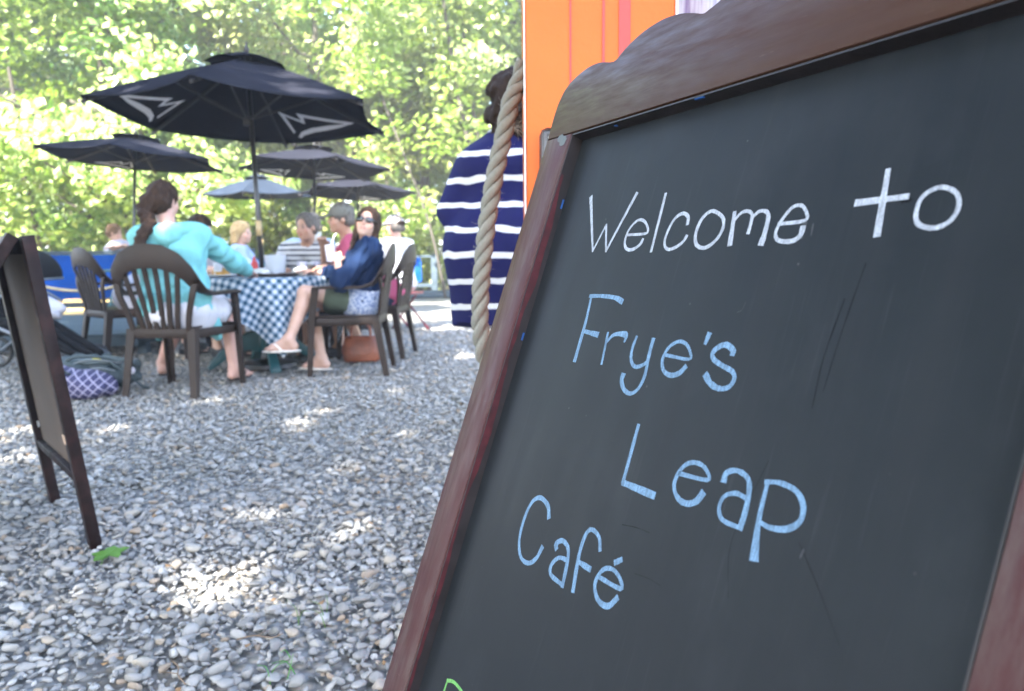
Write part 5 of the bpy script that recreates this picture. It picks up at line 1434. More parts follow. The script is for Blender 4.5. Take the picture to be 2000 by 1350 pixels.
# ------------------------------------------------------------------ railing with blue tarps, deck
GREYW = simple('grey_painted_wood', (.048, .068, .084), .7, .25, 4, .3, .002, (.3, 3, 3), spec=.15)
TARP = simple('blue_tarp', (.001, .050, .26), .6, .12, 3, .5, .02, spec=.06)
TANROPE = simple('tan_swag_rope', (.42, .36, .22), .9, .25, 40, .5, .002)
def railing(pts, H, tarps, label, swag=False):
    root = empty('railing', (pts[0][0], pts[0][1], 0), 0, label, 'railing')
    o = Vector((pts[0][0], pts[0][1], 0))
    P = [Vector((x, y, 0)) - o for x, y in pts]
    for p in P:
        M().box(p + Vector((0, 0, H / 2)), (.13, .13, H), None, .006).build('post', GREYW, root, angle=30)
    for i, (a, b) in enumerate(zip(P, P[1:])):
        d = (b - a).normalized()
        a2, b2 = a + d * .067, b - d * .067
        M().beam(a2 + Vector((0, 0, H - .04)), b2 + Vector((0, 0, H - .04)), .08, .05, bev=.004).build('top_rail', GREYW, root)
        M().beam(a2 + Vector((0, 0, .215)), b2 + Vector((0, 0, .215)), .05, .075, bev=.004).build('lower_rail', GREYW, root)
        if i in tarps:
            u0, u1 = tarps[i]
            s = Vector((d.y, -d.x, 0))
            if s.y > 0: s = -s
            G_ = []
            for k in range(25):
                q = u0 + (u1 - u0) * k / 24
                c = a2.lerp(b2, q)
                G_.append([c + s * (.055 + .018 * math.sin(k * 1.1) * (1 - j / 8) + .012 * math.sin(k * .45 + j)) + Vector((0, 0, H - .07 - (H - .37) * j / 8 + .015 * math.sin(k * .8) * (j == 8))) for j in range(9)])
            mb = M().grid(G_).grid([[p - s * .004 for p in r_] for r_ in G_])
            mb.build('tarp', TARP, root, True)
        if swag:
            s = Vector((d.y, -d.x, 0))
            if s.y > 0: s = -s
            M().tube([a.lerp(b, q / 12) + s * .11 + Vector((0, 0, H - .36 - .35 * (1 - (2 * q / 12 - 1) ** 2) * .6)) for q in range(13)], .02, 8).build('swag_rope', TANROPE, root, True)
    return root
railing([(-10.4, 10.3), (-8.6, 10.55), (-6.9, 10.8), (-5.2, 11.05), (-3.8, 11.25)], .99, {0: (0.02, .98), 1: (.02, .98), 2: (.02, .98), 3: (.02, .98)}, 'grey railing hung with bright blue tarps and a rope swag, in front of the beach', True)
railing([(-5.6, 16.4), (-3.9, 16.3), (-2.75, 16.25), (-1.61, 16.2)], .86, {0: (.05, .95), 1: (.05, .95), 2: (.30, .80)}, 'grey railing with blue tarp ending at a post beside the striped dress')
kb = M().box((-3.2, 15.55, .06), (4.8, .28, .14), None, .01).build('timber_kerb', GREYW, angle=30)
tag(kb, 'grey timber kerb along the far end of the gravel', 'kerb')
dk = empty('low_deck', (-5.2, 8.15, 0), 0, 'low grey board deck behind the stroller on the left', 'deck')
for k in range(14):
    M().box((0, -1.13 + k * .17, .185), (3.7, .158, .03), None, .003).build('board', GREYW, dk, angle=30)
for x in (-1.75, -.6, .6, 1.75):
    M().box((x, 0, .13), (.05, 2.3, .08)).build('joist', GREYW, dk)
M().box((0, -1.195, .13), (3.6, .03, .078)).build('fascia', GREYW, dk)
for x in (-1.75, -.6, .6, 1.75):
    for y in (-1.0, 1.0):
        M().box((x, y, .045), (.09, .09, .088)).build('foot', GREYW, dk)

# ------------------------------------------------------------------ things on the checked table
GLASS, tt, bb = new_mat('clear_plastic')
bb.inputs['Transmission Weight'].default_value = .95; bb.inputs['Roughness'].default_value = .06; bb.inputs['IOR'].default_value = 1.2
bb.inputs['Base Color'].default_value = (.93, .96, 1, 1)
PITCH = simple('cloudy_plastic', (.72, .76, .82), .3, .05, 8, 0, trans=.45)
MILKY = simple('milky_plastic_cup', (.52, .50, .56), .35, .04, 8, 0)
TEA = simple('iced_tea', (.30, .075, .012), .15, .15, 30, 0, spec=.6)
BEER = simple('amber_beer', (.62, .27, .02), .15, .1, 30, 0, spec=.6)
PAPER = simple('white_paper', (.62, .62, .61), .8, .05, 10, .3, .004)
CERAM = simple('white_plate', (.62, .62, .62), .25, .04, 8, 0)
TRAY = simple('brown_tray', (.075, .045, .035), .45, .2)
BLUEC = simple('blue_carton', (.02, .10, .50), .5, .15)
REDB = simple('red_plastic', (.50, .025, .02), .35, .1)
STRAW = simple('white_straw', (.80, .80, .80), .4, .03)
FOOD = simple('golden_fries', (.52, .30, .07), .8, .35, 40, .6, .003)
def on_table(name, x, y, label, cat, z=CT, group=None):
    return empty(name, (x, y, z), 0, label, cat, group)
def cup(name, x, y, r0, r1, h, mat, label, fill=None, fmat=None, straw=False, z=CT):
    e = on_table(name, x, y, label, 'cup', z)
    w = .0016
    M().lathe([(.0001, 0), (r0, 0), (r1, h), (r1 - w, h), (r0 - w, .004), (.0001, .004)], (0, 0, 0), 20, False).build('cup_body', mat, e, angle=40)
    if fill:
        q = fill
        M().lathe([(.0001, .0055), (r0 - w - .0006, .0055), (r0 + (r1 - r0) * q - w - .0006, h * q), (.0001, h * q)], (0, 0, 0), 20, False).build('drink', fmat, e, angle=40)
    if straw:
        M().tube([(-.015, 0, .02), (.03, 0, h + .06), (.05, .0, h + .085)], .0036, 8).build('straw', STRAW, e, True)
    return e
cup('iced_tea_glass', -1.56, 6.02, .030, .036, .105, GLASS, 'tall glass of dark iced tea at the right edge of the checked table', .82, TEA)
cup('beer_cup', -2.20, 6.18, .033, .042, .115, GLASS, 'clear plastic cup of amber beer left of the umbrella pole', .6, BEER)
cup('beer_cup', -2.38, 6.34, .033, .042, .115, GLASS, 'second beer cup behind the turquoise sleeve', .5, BEER)
cup('water_glass', -2.27, 5.98, .030, .036, .11, PITCH, 'plain water glass beside the turquoise cuff', None)
cup('water_pitcher', -1.86, 6.10, .07, .085, .165, PITCH, 'wide clear plastic pitcher right of the umbrella pole', .12, BEER)
cup('paper_cup', -1.69, 6.24, .032, .043, .11, MILKY, 'white paper cup between the pitcher and the iced tea')
cup('paper_cup', -1.62, 6.40, .032, .043, .11, MILKY, 'white paper cup in front of the polo man')
def plate(x, y, r, label, food=None):
    e = on_table('plate', x, y, label, 'plate')
    M().lathe([(.0001, 0), (r * .6, 0), (r, .016), (r, .020), (r * .6, .006), (.0001, .005)], (0, 0, 0), 28, False).build('dish', CERAM, e, angle=40)
    if food:
        mb = M(); rg = np.random.default_rng(int(r * 1e4) + 3)
        for k in range(26):
            c = Vector((rg.normal(0, r * .3), rg.normal(0, r * .3), .012 + .03 * rg.random()))
            d = Vector(rg.normal(size=3)); d.z *= .4; d.normalize()
            mb.beam(c - d * .03, c + d * .03, .008, .008)
        o = mb.build('fries', food, e); o['kind'] = 'stuff'
    return e
plate(-2.22, 5.90, .115, 'white plate at the near edge of the checked cloth', FOOD)
plate(-1.74, 6.48, .11, 'white plate in front of the striped polo man', FOOD)
e = on_table('serving_tray', -1.80, 5.93, 'dark brown oval tray with a white paper liner near the cloth corner', 'tray')
o = M().lathe([(.0001, 0), (.11, 0), (.14, .022), (.135, .024), (.107, .005), (.0001, .005)], (0, 0, 0), 28, False).build('tray_body', TRAY, e, angle=40); o.scale = (1.25, .85, 1)
pp_ = [[(-.13 + .26 * i / 8, -.08 + .16 * j / 8, .012 + .02 * ((i / 4 - 1) ** 2) + .006 * math.sin(i * 2 + j * 3)) for j in range(9)] for i in range(9)]
M().grid(pp_).grid([[(a, b, c - .0015) for a, b, c in r_] for r_ in pp_]).build('paper_liner', PAPER, e, True)
for x, y, lb in [(-1.95, 6.0, 'crumpled white napkin between plate and tray'), (-1.66, 6.10, 'crumpled white napkin beside the iced tea glass'), (-2.05, 6.42, 'crumpled white napkin behind the umbrella pole')]:
    V_, F_ = ico(3)
    rg = np.random.default_rng(int(abs(x) * 1000))
    V_ = V_ * (1 + .16 * np.sin(V_ @ rg.normal(size=(3, 1)) * 6) + .10 * np.sin(V_ @ rg.normal(size=(3, 1)) * 11)) * np.array([.065, .05, .03])
    V_[:, 2] -= V_[:, 2].min()
    o = link('napkin', np_mesh('napkin', V_, F_, True), PAPER); o.location = (x, y, CT + .001)
    tag(o, lb, 'napkin')
e = on_table('sugar_caddy', -2.10, 6.10, 'small caddy of blue and red packets beside the umbrella pole', 'caddy')
M().box((0, 0, .02), (.10, .07, .04), None, .004).build('box', TRAY, e, angle=40)
for k in range(5):
    M().box((-.036 + .018 * k, 0, .06), (.010, .055, .07), Matrix.Rotation(.1 * (k - 2), 3, 'Y')).build('packet', BLUEC if k % 2 == 0 else PAPER, e)
e = on_table('ketchup_bottle', -2.02, 6.08, 'red ketchup bottle right in front of the pole', 'bottle')
M().lathe([(.0001, 0), (.026, 0), (.028, .01), (.028, .09), (.02, .115), (.012, .12), (.0001, .121)], (0, 0, 0), 16, False).build('bottle_body', REDB, e, angle=40)
M().lathe([(.012, .121), (.012, .13), (.004, .155), (.0001, .156)], (0, 0, 0), 12, False).build('cap', REDB, e, angle=40)

# ------------------------------------------------------------------ brown handbag
LEATHER = simple('brown_leather', (.20, .055, .022), .45, .35, 9, .5, .006)
hb_ = empty('handbag', (-1.27, 6.42, .01), .1, 'brown leather handbag standing on the gravel behind the sunglasses woman\'s chair', 'handbag')
st = []
for z, w, d in ((0, .145, .07), (.02, .155, .075), (.10, .158, .072), (.17, .145, .05), (.21, .13, .022)):
    st.append((w, d, z))
mb = M(); seg = 28
for i, (w, d, z) in enumerate(st):
    for k in range(seg):
        a = 2 * PI * k / seg
        q = 1 + .03 * math.sin(5 * a + z * 40)
        mb.v.append((w * q * abs(math.cos(a)) ** .6 * (1 if math.cos(a) > 0 else -1), d * q * abs(math.sin(a)) ** .6 * (1 if math.sin(a) > 0 else -1), z))
for i in range(len(st) - 1):
    for k in range(seg):
        mb.f.append((i * seg + k, i * seg + (k + 1) % seg, (i + 1) * seg + (k + 1) % seg, (i + 1) * seg + k))
mb.f.append(tuple(range(seg))[::-1]); mb.f.append(tuple(range((len(st) - 1) * seg, len(st) * seg)))
mb.build('bag_body', LEATHER, hb_, True)
for s in (-1, 1):
    M().tube(catmull([(-.08, s * .03, .19), (-.07, s * .05, .29), (0, s * .06, .33), (.07, s * .05, .29), (.08, s * .03, .19)], 5), .007, 8).build('handle', LEATHER, hb_, True)
    M().tube(catmull([(-.11, s * .074, .10), (0, s * .078, .03), (.11, s * .074, .10)], 5), .003, 6).build('seam', LEATHER, hb_, True)
# ------------------------------------------------------------------ smooth bodies: blended solids polygonised once
class SDF:
    def __init__(s): s.p = []
    def cone(s, a, b, ra, rb=None, k=.02, sub=False):
        s.p.append(('c', np.array(a, float), np.array(b, float), ra, ra if rb is None else rb, k, sub)); return s
    def ell(s, c, r, R=None, k=.02, sub=False):
        s.p.append(('e', np.array(c, float), np.array(r, float), np.eye(3) if R is None else np.array(R, float), None, k, sub)); return s
    def cut(s, p, n):
        """take away everything on the n side of the plane through p"""
        s.p.append(('x', np.array(p, float), np.array(n, float) / np.linalg.norm(n))); return s
    def bounds(s):
        lo, hi = np.full(3, 1e9), np.full(3, -1e9)
        for q in s.p:
            if q[0] == 'x' or q[-1]: continue
            l, h = s.pb(q); lo = np.minimum(lo, l); hi = np.maximum(hi, h)
        return lo, hi
    def pb(s, q):
        if q[0] == 'c':
            r = max(q[3], q[4]); return np.minimum(q[1], q[2]) - r, np.maximum(q[1], q[2]) + r
        r = np.abs(q[3]) @ q[2]
        return q[1] - r, q[1] + r
    def mesh(s, h, wrinkle=None):
        lo, hi = s.bounds()
        lo = lo - .03 - 2 * h; hi = hi + .03 + 2 * h
        n = np.ceil((hi - lo) / h).astype(int) + 1
        Fd = np.full(n, 1.0, np.float32)
        ax = [lo[i] + h * np.arange(n[i]) for i in range(3)]
        for q in s.p:
            if q[0] == 'x':
                d = (ax[0][:, None, None] - q[1][0]) * q[2][0] + (ax[1][None, :, None] - q[1][1]) * q[2][1] + (ax[2][None, None, :] - q[1][2]) * q[2][2]
                Fd = np.maximum(Fd, d.astype(np.float32)); continue
            l, u = s.pb(q); k = q[5]
            m = k + .035
            i0 = np.maximum(0, np.floor((l - m - lo) / h).astype(int)); i1 = np.minimum(n, np.ceil((u + m - lo) / h).astype(int) + 1)
            if np.any(i1 <= i0): continue
            sl = tuple(slice(a, b) for a, b in zip(i0, i1))
            X = np.stack(np.meshgrid(ax[0][sl[0]], ax[1][sl[1]], ax[2][sl[2]], indexing='ij'), -1)
            if q[0] == 'c':
                ba = q[2] - q[1]; L = ba @ ba
                w = X - q[1]
                t = np.clip((w @ ba) / L, 0, 1) if L > 1e-12 else np.zeros(w.shape[:3])
                d = np.linalg.norm(w - t[..., None] * ba, axis=-1) - (q[3] + (q[4] - q[3]) * t)
            else:
                w = (X - q[1]) @ q[3]
                k0 = np.linalg.norm(w / q[2], axis=-1); k1 = np.linalg.norm(w / q[2] ** 2, axis=-1)
                d = k0 * (k0 - 1) / np.maximum(k1, 1e-6)
            A = Fd[sl]
            if q[6]:
                d = -d
                hh = np.clip(.5 - .5 * (A - d) / k, 0, 1)
                Fd[sl] = A + (d - A) * hh + k * hh * (1 - hh)
            else:
                hh = np.clip(.5 + .5 * (A - d) / k, 0, 1)
                Fd[sl] = A + (d - A) * hh - k * hh * (1 - hh)
        if wrinkle:
            amp, fr, seed = wrinkle
            rg = np.random.default_rng(seed)
            acc = 0
            for _ in range(4):
                v = rg.normal(size=3) * fr * np.array([1, 1, .6]); ph = rg.uniform(0, 6)
                acc = acc + np.sin(v[0] * ax[0][:, None, None] + v[1] * ax[1][None, :, None] + v[2] * ax[2][None, None, :] + ph + 1.3 * np.sin(8 * ax[2][None, None, :] + ph))
            Fd = Fd + (acc * amp * .5).astype(np.float32)
        return nets(Fd, lo, h)

def nets(Fd, lo, h):
    neg = Fd < 0
    n = np.array(Fd.shape)
    c = np.zeros(n - 1, np.int8)
    for a in (0, 1):
        for b in (0, 1):
            for d in (0, 1):
                c += neg[a:n[0] - 1 + a, b:n[1] - 1 + b, d:n[2] - 1 + d]
    act = (c > 0) & (c < 8)
    ci = np.argwhere(act)
    idx = np.full(n - 1, -1, np.int32); idx[act] = np.arange(len(ci))
    acc = np.zeros((len(ci), 3)); cnt = np.zeros(len(ci))
    cs = [(a, b, d) for a in (0, 1) for b in (0, 1) for d in (0, 1)]
    for i, A in enumerate(cs):
        for B in cs[i + 1:]:
            if sum(abs(p - q) for p, q in zip(A, B)) != 1: continue
            fa = Fd[ci[:, 0] + A[0], ci[:, 1] + A[1], ci[:, 2] + A[2]]; fb = Fd[ci[:, 0] + B[0], ci[:, 1] + B[1], ci[:, 2] + B[2]]
            m = (fa < 0) != (fb < 0)
            t = fa[m] / (fa[m] - fb[m])
            acc[m] += np.array(A) + t[:, None] * (np.array(B) - np.array(A)); cnt[m] += 1
    V = lo + h * (ci + acc / cnt[:, None])
    faces = []
    for axis in range(3):
        o1, o2 = [(1, 2), (2, 0), (0, 1)][axis]
        s0 = [slice(1, -1)] * 3; s1 = [slice(1, -1)] * 3
        s0[axis] = slice(0, n[axis] - 1); s1[axis] = slice(1, n[axis])
        e = neg[tuple(s0)] != neg[tuple(s1)]
        g = np.argwhere(e)
        off = np.array([1, 1, 1]); off[axis] = 0
        g = g + off
        d1 = np.zeros(3, int); d1[o1] = 1
        d2 = np.zeros(3, int); d2[o2] = 1
        get = lambda q: idx[q[:, 0], q[:, 1], q[:, 2]]
        q = np.stack([get(g - d1 - d2), get(g - d2), get(g), get(g - d1)], 1)
        inside = neg[g[:, 0], g[:, 1], g[:, 2]]
        q[~inside] = q[~inside][:, ::-1]
        faces.append(q[(q >= 0).all(1)])
    return V, np.concatenate(faces)

def relax(V, FA, it=2, lam=.5):
    for _ in range(it):
        acc = np.zeros_like(V); cnt = np.zeros(len(V))
        for a, b in ((0, 1), (1, 2), (2, 3), (3, 0)):
            np.add.at(acc, FA[:, a], V[FA[:, b]]); np.add.at(cnt, FA[:, a], 1)
            np.add.at(acc, FA[:, b], V[FA[:, a]]); np.add.at(cnt, FA[:, b], 1)
        V = V * (1 - lam) + lam * acc / np.maximum(cnt, 1)[:, None]
    return V

def sdf_obj(name, sdf, h, mat, parent, origin, wrinkle=None, it=1):
    V, FA = sdf.mesh(h, wrinkle)
    V = relax(V, FA, it)
    return link(name, np_mesh(name, V - np.array(origin), FA, True), mat, parent), V

def skin_mat():
    m, t, b = new_mat('skin')
    a = N(t, 'ShaderNodeAttribute', attribute_name='Col')
    v = coords(t)
    c = mixc(t, .5, a.outputs['Color'], ramp(t, noise(t, v, 25, 4), [(0.3, (.82, .78, .76)), (0.7, (1, 1, 1))]), 'MULTIPLY')
    t.links.new(c, b.inputs['Base Color'])
    b.inputs['Roughness'].default_value = .48
    b.inputs['Subsurface Weight'].default_value = .08
    b.inputs['Subsurface Radius'].default_value = (.012, .005, .003)
    return m
SKIN = skin_mat()
def cloth_m(name, c, rough=.85, var=.12, scale=7): return simple(name, c, rough, var, scale, .45, .008, spec=.12)
def stripe_mat(name, base, band, period, width, axis=2, offs=0.0, wob=.004):
    m, t, b = new_mat(name)
    v = coords(t)
    sep = t.nodes.new('ShaderNodeSeparateXYZ'); t.links.new(v, sep.inputs[0])
    nz = noise(t, v, 5, 2)
    z = math_n(t, 'ADD', sep.outputs[axis], math_n(t, 'MULTIPLY', nz, wob * 4))
    f = math_n(t, 'FRACT', math_n(t, 'MULTIPLY', math_n(t, 'ADD', z, 10 + offs), 1 / period))
    s = math_n(t, 'LESS_THAN', f, width)
    t.links.new(mixc(t, s, base, band), b.inputs['Base Color'])
    b.inputs['Roughness'].default_value = .85
    b.inputs['Specular IOR Level'].default_value = .12
    bump(t, b, noise(t, v, 9, 4), .4, .02)
    return m
def hair_mat(name, c, c2):
    m, t, b = new_mat(name)
    v = coords(t, 'Object', (1, 1, .35))
    t.links.new(ramp(t, noise(t, v, 60, 5, .65), [(0.3, c), (0.7, c2)]), b.inputs['Base Color'])
    b.inputs['Roughness'].default_value = .55
    b.inputs['Specular IOR Level'].default_value = .07
    bump(t, b, noise(t, v, 110, 4, .65), .8, .006)
    return m

def rotz(a): c, s = math.cos(a), math.sin(a); return np.array([[c, -s, 0], [s, c, 0], [0, 0, 1.0]])
def head_rot(yaw, pitch, roll):
    """columns: right, forward, up of the head"""
    cp, sp = math.cos(pitch), math.sin(pitch); cr, sr = math.cos(roll), math.sin(roll)
    Rx = np.array([[1, 0, 0], [0, cp, -sp], [0, sp, cp]]); Ry = np.array([[cr, 0, sr], [0, 1, 0], [-sr, 0, cr]])
    return rotz(yaw) @ Rx @ Ry
def ik(a, b, l1, l2, pole):
    a, b, pole = map(lambda q: np.array(q, float), (a, b, pole))
    d = b - a; L = np.linalg.norm(d); Lc = min(L, (l1 + l2) * .999)
    u = d / L
    x = (l1 * l1 - l2 * l2 + Lc * Lc) / (2 * Lc)
    y = math.sqrt(max(0, l1 * l1 - x * x))
    w = pole - a; w = w - u * (w @ u); w /= max(np.linalg.norm(w), 1e-6)
    return a + u * x + w * y

FAIR, TAN, PINKISH = (.50, .31, .235), (.42, .24, .165), (.52, .30, .235)
class Person:
    """joints in world metres; builds one body mesh and then garments and hair over it"""
    def __init__(s, label, pel, neck, yaw, head, hyaw, hpitch=0, hroll=0, elL=None, haL=None, elR=None, haR=None, knL=None, anL=None, knR=None, anR=None, ftyL=None, ftyR=None,
                 skin=FAIR, sw=.17, girth=1.0, h=.0085, hs=1.0, toes=True, hip_w=.09, bust=0.0, curl=.9, drop=.055):
        A = lambda q: None if q is None else np.array(q, float)
        s.label, s.pel, s.neck, s.head = label, A(pel), A(neck), A(head)
        s.yaw = D2R(yaw); s.f = np.array([-math.sin(s.yaw), math.cos(s.yaw), 0]); s.r = np.array([math.cos(s.yaw), math.sin(s.yaw), 0]); s.u = np.array([0, 0, 1.0])
        s.sp = (s.neck - s.pel) / np.linalg.norm(s.neck - s.pel)
        s.bk = s.f - s.sp * (s.f @ s.sp); s.bk /= np.linalg.norm(s.bk)
        s.HR = head_rot(D2R(hyaw), D2R(hpitch), D2R(hroll)); s.hs = hs
        s.sw, s.g, s.h, s.skin = sw, girth, h, skin
        s.chest = s.pel + (s.neck - s.pel) * .70
        s.mid = s.pel + (s.neck - s.pel) * .36
        s.sh = {k: s.neck + s.r * sg * sw - s.sp * drop for k, sg in (('L', -1), ('R', 1))}
        s.hip = {k: s.pel + s.r * sg * hip_w for k, sg in (('L', -1), ('R', 1))}
        s.kn, s.an, s.el, s.ha, s.fty = {}, {}, {}, {}, {'L': s.yaw if ftyL is None else D2R(ftyL), 'R': s.yaw if ftyR is None else D2R(ftyR)}
        for k, sg, kn, an, el, ha in (('L', -1, knL, anL, elL, haL), ('R', 1, knR, anR, elR, haR)):
            s.kn[k] = A(kn) if kn is not None else s.hip[k] + s.f * .42 + s.r * sg * .03 - s.u * .02
            s.an[k] = A(an) if an is not None else s.kn[k] * np.array([1, 1, 0]) + s.u * .085 + s.f * .02
            if s.an[k][2] < .12: s.an[k] = s.an[k] + np.array([0, 0, .016])
            s.ha[k] = A(ha) if ha is not None else s.sh[k] + s.f * .36 - s.u * .22 - s.r * sg * .06
            s.el[k] = A(el) if el is not None else ik(s.sh[k], s.ha[k], .29, .25, s.sh[k] - s.u * .5 + s.r * sg * .35)
        s.toes, s.bust, s.curl = toes, bust, curl
        s.o = np.array([s.pel[0], s.pel[1], 0.0])
        s.build()
    def H(s, x, y, z): return s.head + s.HR @ np.array([x, y, z]) * s.hs
    def torso(s, S, e=0.0, low=True, k=.05):
        g = s.g
        for sg in (-1, 1):
            S.cone(s.pel + s.r * sg * .055 * g - s.bk * .02, s.mid + s.r * sg * .06 * g, .118 * g + e, .098 * g + e, k)
            S.cone(s.mid + s.r * sg * .06 * g, s.chest + s.r * sg * (s.sw - .085) - s.bk * .005, .098 * g + e, .105 * (.5 + .5 * g) + e, k)
            if s.bust: S.ell(s.chest + s.r * sg * .075 + s.bk * .085 - s.sp * .0, np.array([.07, .06, .07]) * s.bust + e, None, .04)
        S.cone(s.sh['L'] + s.r * .02, s.sh['R'] - s.r * .02, .062 + e, None, k)
        S.cone(s.neck - s.sp * .05, s.sh['L'], .058 + e, .055 + e, .035); S.cone(s.neck - s.sp * .05, s.sh['R'], .058 + e, .055 + e, .035)
        if low: S.cone(s.hip['L'], s.hip['R'], .115 * g + e, None, k)
    def arm(s, S, k, t0=0.0, t1=1.0, t2=0.0, e=0.0):
        """upper arm from the shoulder down to t1, forearm down to t2"""
        g = .5 + .5 * s.g
        a, b, c = s.sh[k], s.el[k], s.ha[k]
        S.cone(a, a + (b - a) * t1, .052 * g + e, (.052 - .010 * t1) * g + e, .03)
        if t2 > 0: S.cone(b, b + (c - b) * t2, .043 * g + e, (.043 - .016 * t2) * g + e, .02)
    def leg(s, S, k, t1=1.0, t2=1.0, e=0.0, flare=0.0):
        g = s.g
        a, b, c = s.hip[k], s.kn[k], s.an[k]
        S.cone(a, a + (b - a) * t1, .092 * g + e, (.092 - .034 * t1) * g + e + flare, .04)
        if t2 > 0:
            calf = b + (c - b) * .30 - s.f * .012
            if t2 >= .3:
                S.cone(b, calf, .056 * g + e, .056 * g + e, .02); S.cone(calf, b + (c - b) * t2, .056 * g + e, (.056 - .020 * (t2 - .3) / .7) * g + e, .02)
            else: S.cone(b, b + (c - b) * t2, .056 * g + e, .056 * g + e, .02)
    def build(s):
        S = SDF()
        s.torso(S)
        S.cone(s.neck - s.sp * .03, s.H(0, -.012, -.06), .060, .052, .025)
        # head
        S.ell(s.H(0, -.012, .035), np.array([.074, .094, .088]) * s.hs, s.HR, .02)
        S.ell(s.H(0, .030, -.040), np.array([.058, .066, .074]) * s.hs, s.HR, .03)
        S.ell(s.H(0, .072, -.094), np.array([.024, .02, .018]) * s.hs, s.HR, .022)
        S.cone(s.H(-.032, .078, .022), s.H(.032, .078, .022), .012 * s.hs, None, .015)
        for sg in (-1, 1):
            S.ell(s.H(sg * .032, .099, .004), np.array([.016, .012, .010]) * s.hs, s.HR, .010, True)
            S.ell(s.H(sg * .031, .083, .004), np.array([.012, .012, .010]) * s.hs, s.HR, .004)
            S.ell(s.H(sg * .076, -.006, -.012), np.array([.010, .019, .030]) * s.hs, s.HR, .008)
            S.ell(s.H(sg * .040, .062, -.030), np.array([.020, .020, .020]) * s.hs, s.HR, .02)
        S.cone(s.H(0, .090, .010), s.H(0, .108, -.026), .009 * s.hs, .0125 * s.hs, .012)
        S.cone(s.H(-.018, .088, -.060), s.H(.018, .088, -.060), .008 * s.hs, None, .010)
        # limbs
        for k, sg in (('L', -1), ('R', 1)):
            s.arm(S, k, 0, 1, 1)
            s.leg(S, k)
            d = s.ha[k] - s.el[k]; d /= np.linalg.norm(d)
            fw = np.array([-math.sin(s.fty[k]), math.cos(s.fty[k]), 0]); an = s.an[k]
            shin = an - s.kn[k]; shin /= np.linalg.norm(shin)
            if shin[2] > -.8: fw = (fw * .8 + np.array([0, 0, -.6])); fw /= np.linalg.norm(fw)
            dn = -np.cross(np.cross(fw, [0, 0, 1.0]), fw) * -1
            dn = np.array([0, 0, -1.0]) if abs(fw[2]) < .2 else np.cross(fw, np.cross(fw, np.array([0, 0, 1.0]))) 
            dn /= np.linalg.norm(dn)
            side = np.cross(fw, dn)
            heel = an - fw * .035 + dn * .048; ball = an + fw * .115 + dn * .060
            S.cone(an, heel, .038, .030, .02); S.cone(heel + fw * .01, ball, .030, .028, .02); S.cone(an + fw * .01, ball, .034, .028, .03)
            for q in (-.028, -.012, .004, .018, .031):
                S.cone(ball + side * q, ball + side * q * 1.1 + fw * (.062 - .6 * abs(q + .02)) + dn * .004, .014, .010, .006)
            # hand: palm, four unequal bent fingers, thumb from the side
            wr = s.ha[k]
            hx = np.cross(d, [0, 0, 1.0]); hx = hx / max(np.linalg.norm(hx), 1e-6)
            pn = np.cross(hx, d)                       # back of the hand side
            S.ell(wr + d * .048, np.array([.040, .050, .017]), np.stack([hx, d, pn], 1), .014)
            for q, L in ((-.030, .062), (-.010, .074), (.011, .070), (.031, .055)):
                p0 = wr + d * .088 + hx * q
                bend = s.curl
                p1 = p0 + (d * math.cos(.35 * bend) - pn * math.sin(.35 * bend)) * L * .5
                p2 = p1 + (d * math.cos(1.2 * bend) - pn * math.sin(1.2 * bend)) * L * .5
                S.cone(p0 - d * .03, p1, .0095, .0088, .004); S.cone(p1, p2, .0088, .0075, .003)
            tx = hx * (-1 if sg > 0 else 1)
            p0 = wr + d * .028 + tx * .032
            p1 = p0 + (d * .7 + tx * .6 - pn * .35) * .038
            S.cone(p0, p1, .0125, .0105, .008); S.cone(p1, p1 + (d * .9 + tx * .1 - pn * .5) * .030, .0105, .008, .003)
        V, FA = S.mesh(s.h)
        V = relax(V, FA, 1, .4)
        me = np_mesh('person', V - s.o, FA, True)
        c = np.tile(np.array(s.skin), (len(V), 1))
        def paint(p, r, col, soft=.4):
            w = np.clip((1 - np.linalg.norm(V - p, axis=1) / r) / soft, 0, 1)[:, None]
            c[:] = c * (1 - w) + np.array(col) * w
        for sg in (-1, 1):
            paint(s.H(sg * .045, .075, -.028), .034, np.array(s.skin) * np.array([1.05, .82, .78]), 1.0)
            paint(s.H(sg * .032, .092, .005), .013, (.10, .07, .06), .5)
            paint(s.H(sg * .032, .092, .027), .014, (.12, .08, .05), .6)
            paint(s.H(sg * .020, .092, .027), .010, (.12, .08, .05), .6)
            paint(s.H(sg * .012, .096, -.060), .013, np.array(s.skin) * np.array([.82, .45, .45]), .6)
        paint(s.H(0, .112, -.026), .02, np.array(s.skin) * np.array([1.03, .82, .78]), 1.0)
        at = me.color_attributes.new('Col', 'FLOAT_COLOR', 'POINT')
        at.data.foreach_set('color', np.concatenate([c, np.ones((len(c), 1))], 1).astype(np.float32).ravel())
        s.ob = link('person', me, SKIN)
        s.ob.location = s.o
        tag(s.ob, s.label, 'person')
    def part(s, name, S, mat, wrinkle=None, h=None, it=1):
        return sdf_obj(name, S, h or s.h, mat, s.ob, s.o, wrinkle, it)[0]
    # garments ---------------------------------------------------------
    def shirt(s, mat, name='shirt', up=1.0, fore=0.0, e=.012, hem=None, long=0.0, wr=(.007, 48, 1), neck=.02, k=.05):
        S = SDF()
        s.torso(S, e, True, k)
        for a in 'LR': s.arm(S, a, 0, up, fore, e + .004)
        if long:
            for sg in (-1, 1):
                S.cone(s.pel + s.r * sg * .07, s.pel + s.r * sg * .09 - s.sp * long + s.f * .02, .125 * s.g + e, .14 * s.g + e, .04)
        S.ell(s.H(0, .02, -.125) + s.sp * neck, (.075, .085, .06), None, .01, True)
        if hem is not None: S.cut(s.pel - s.sp * hem, -s.sp)
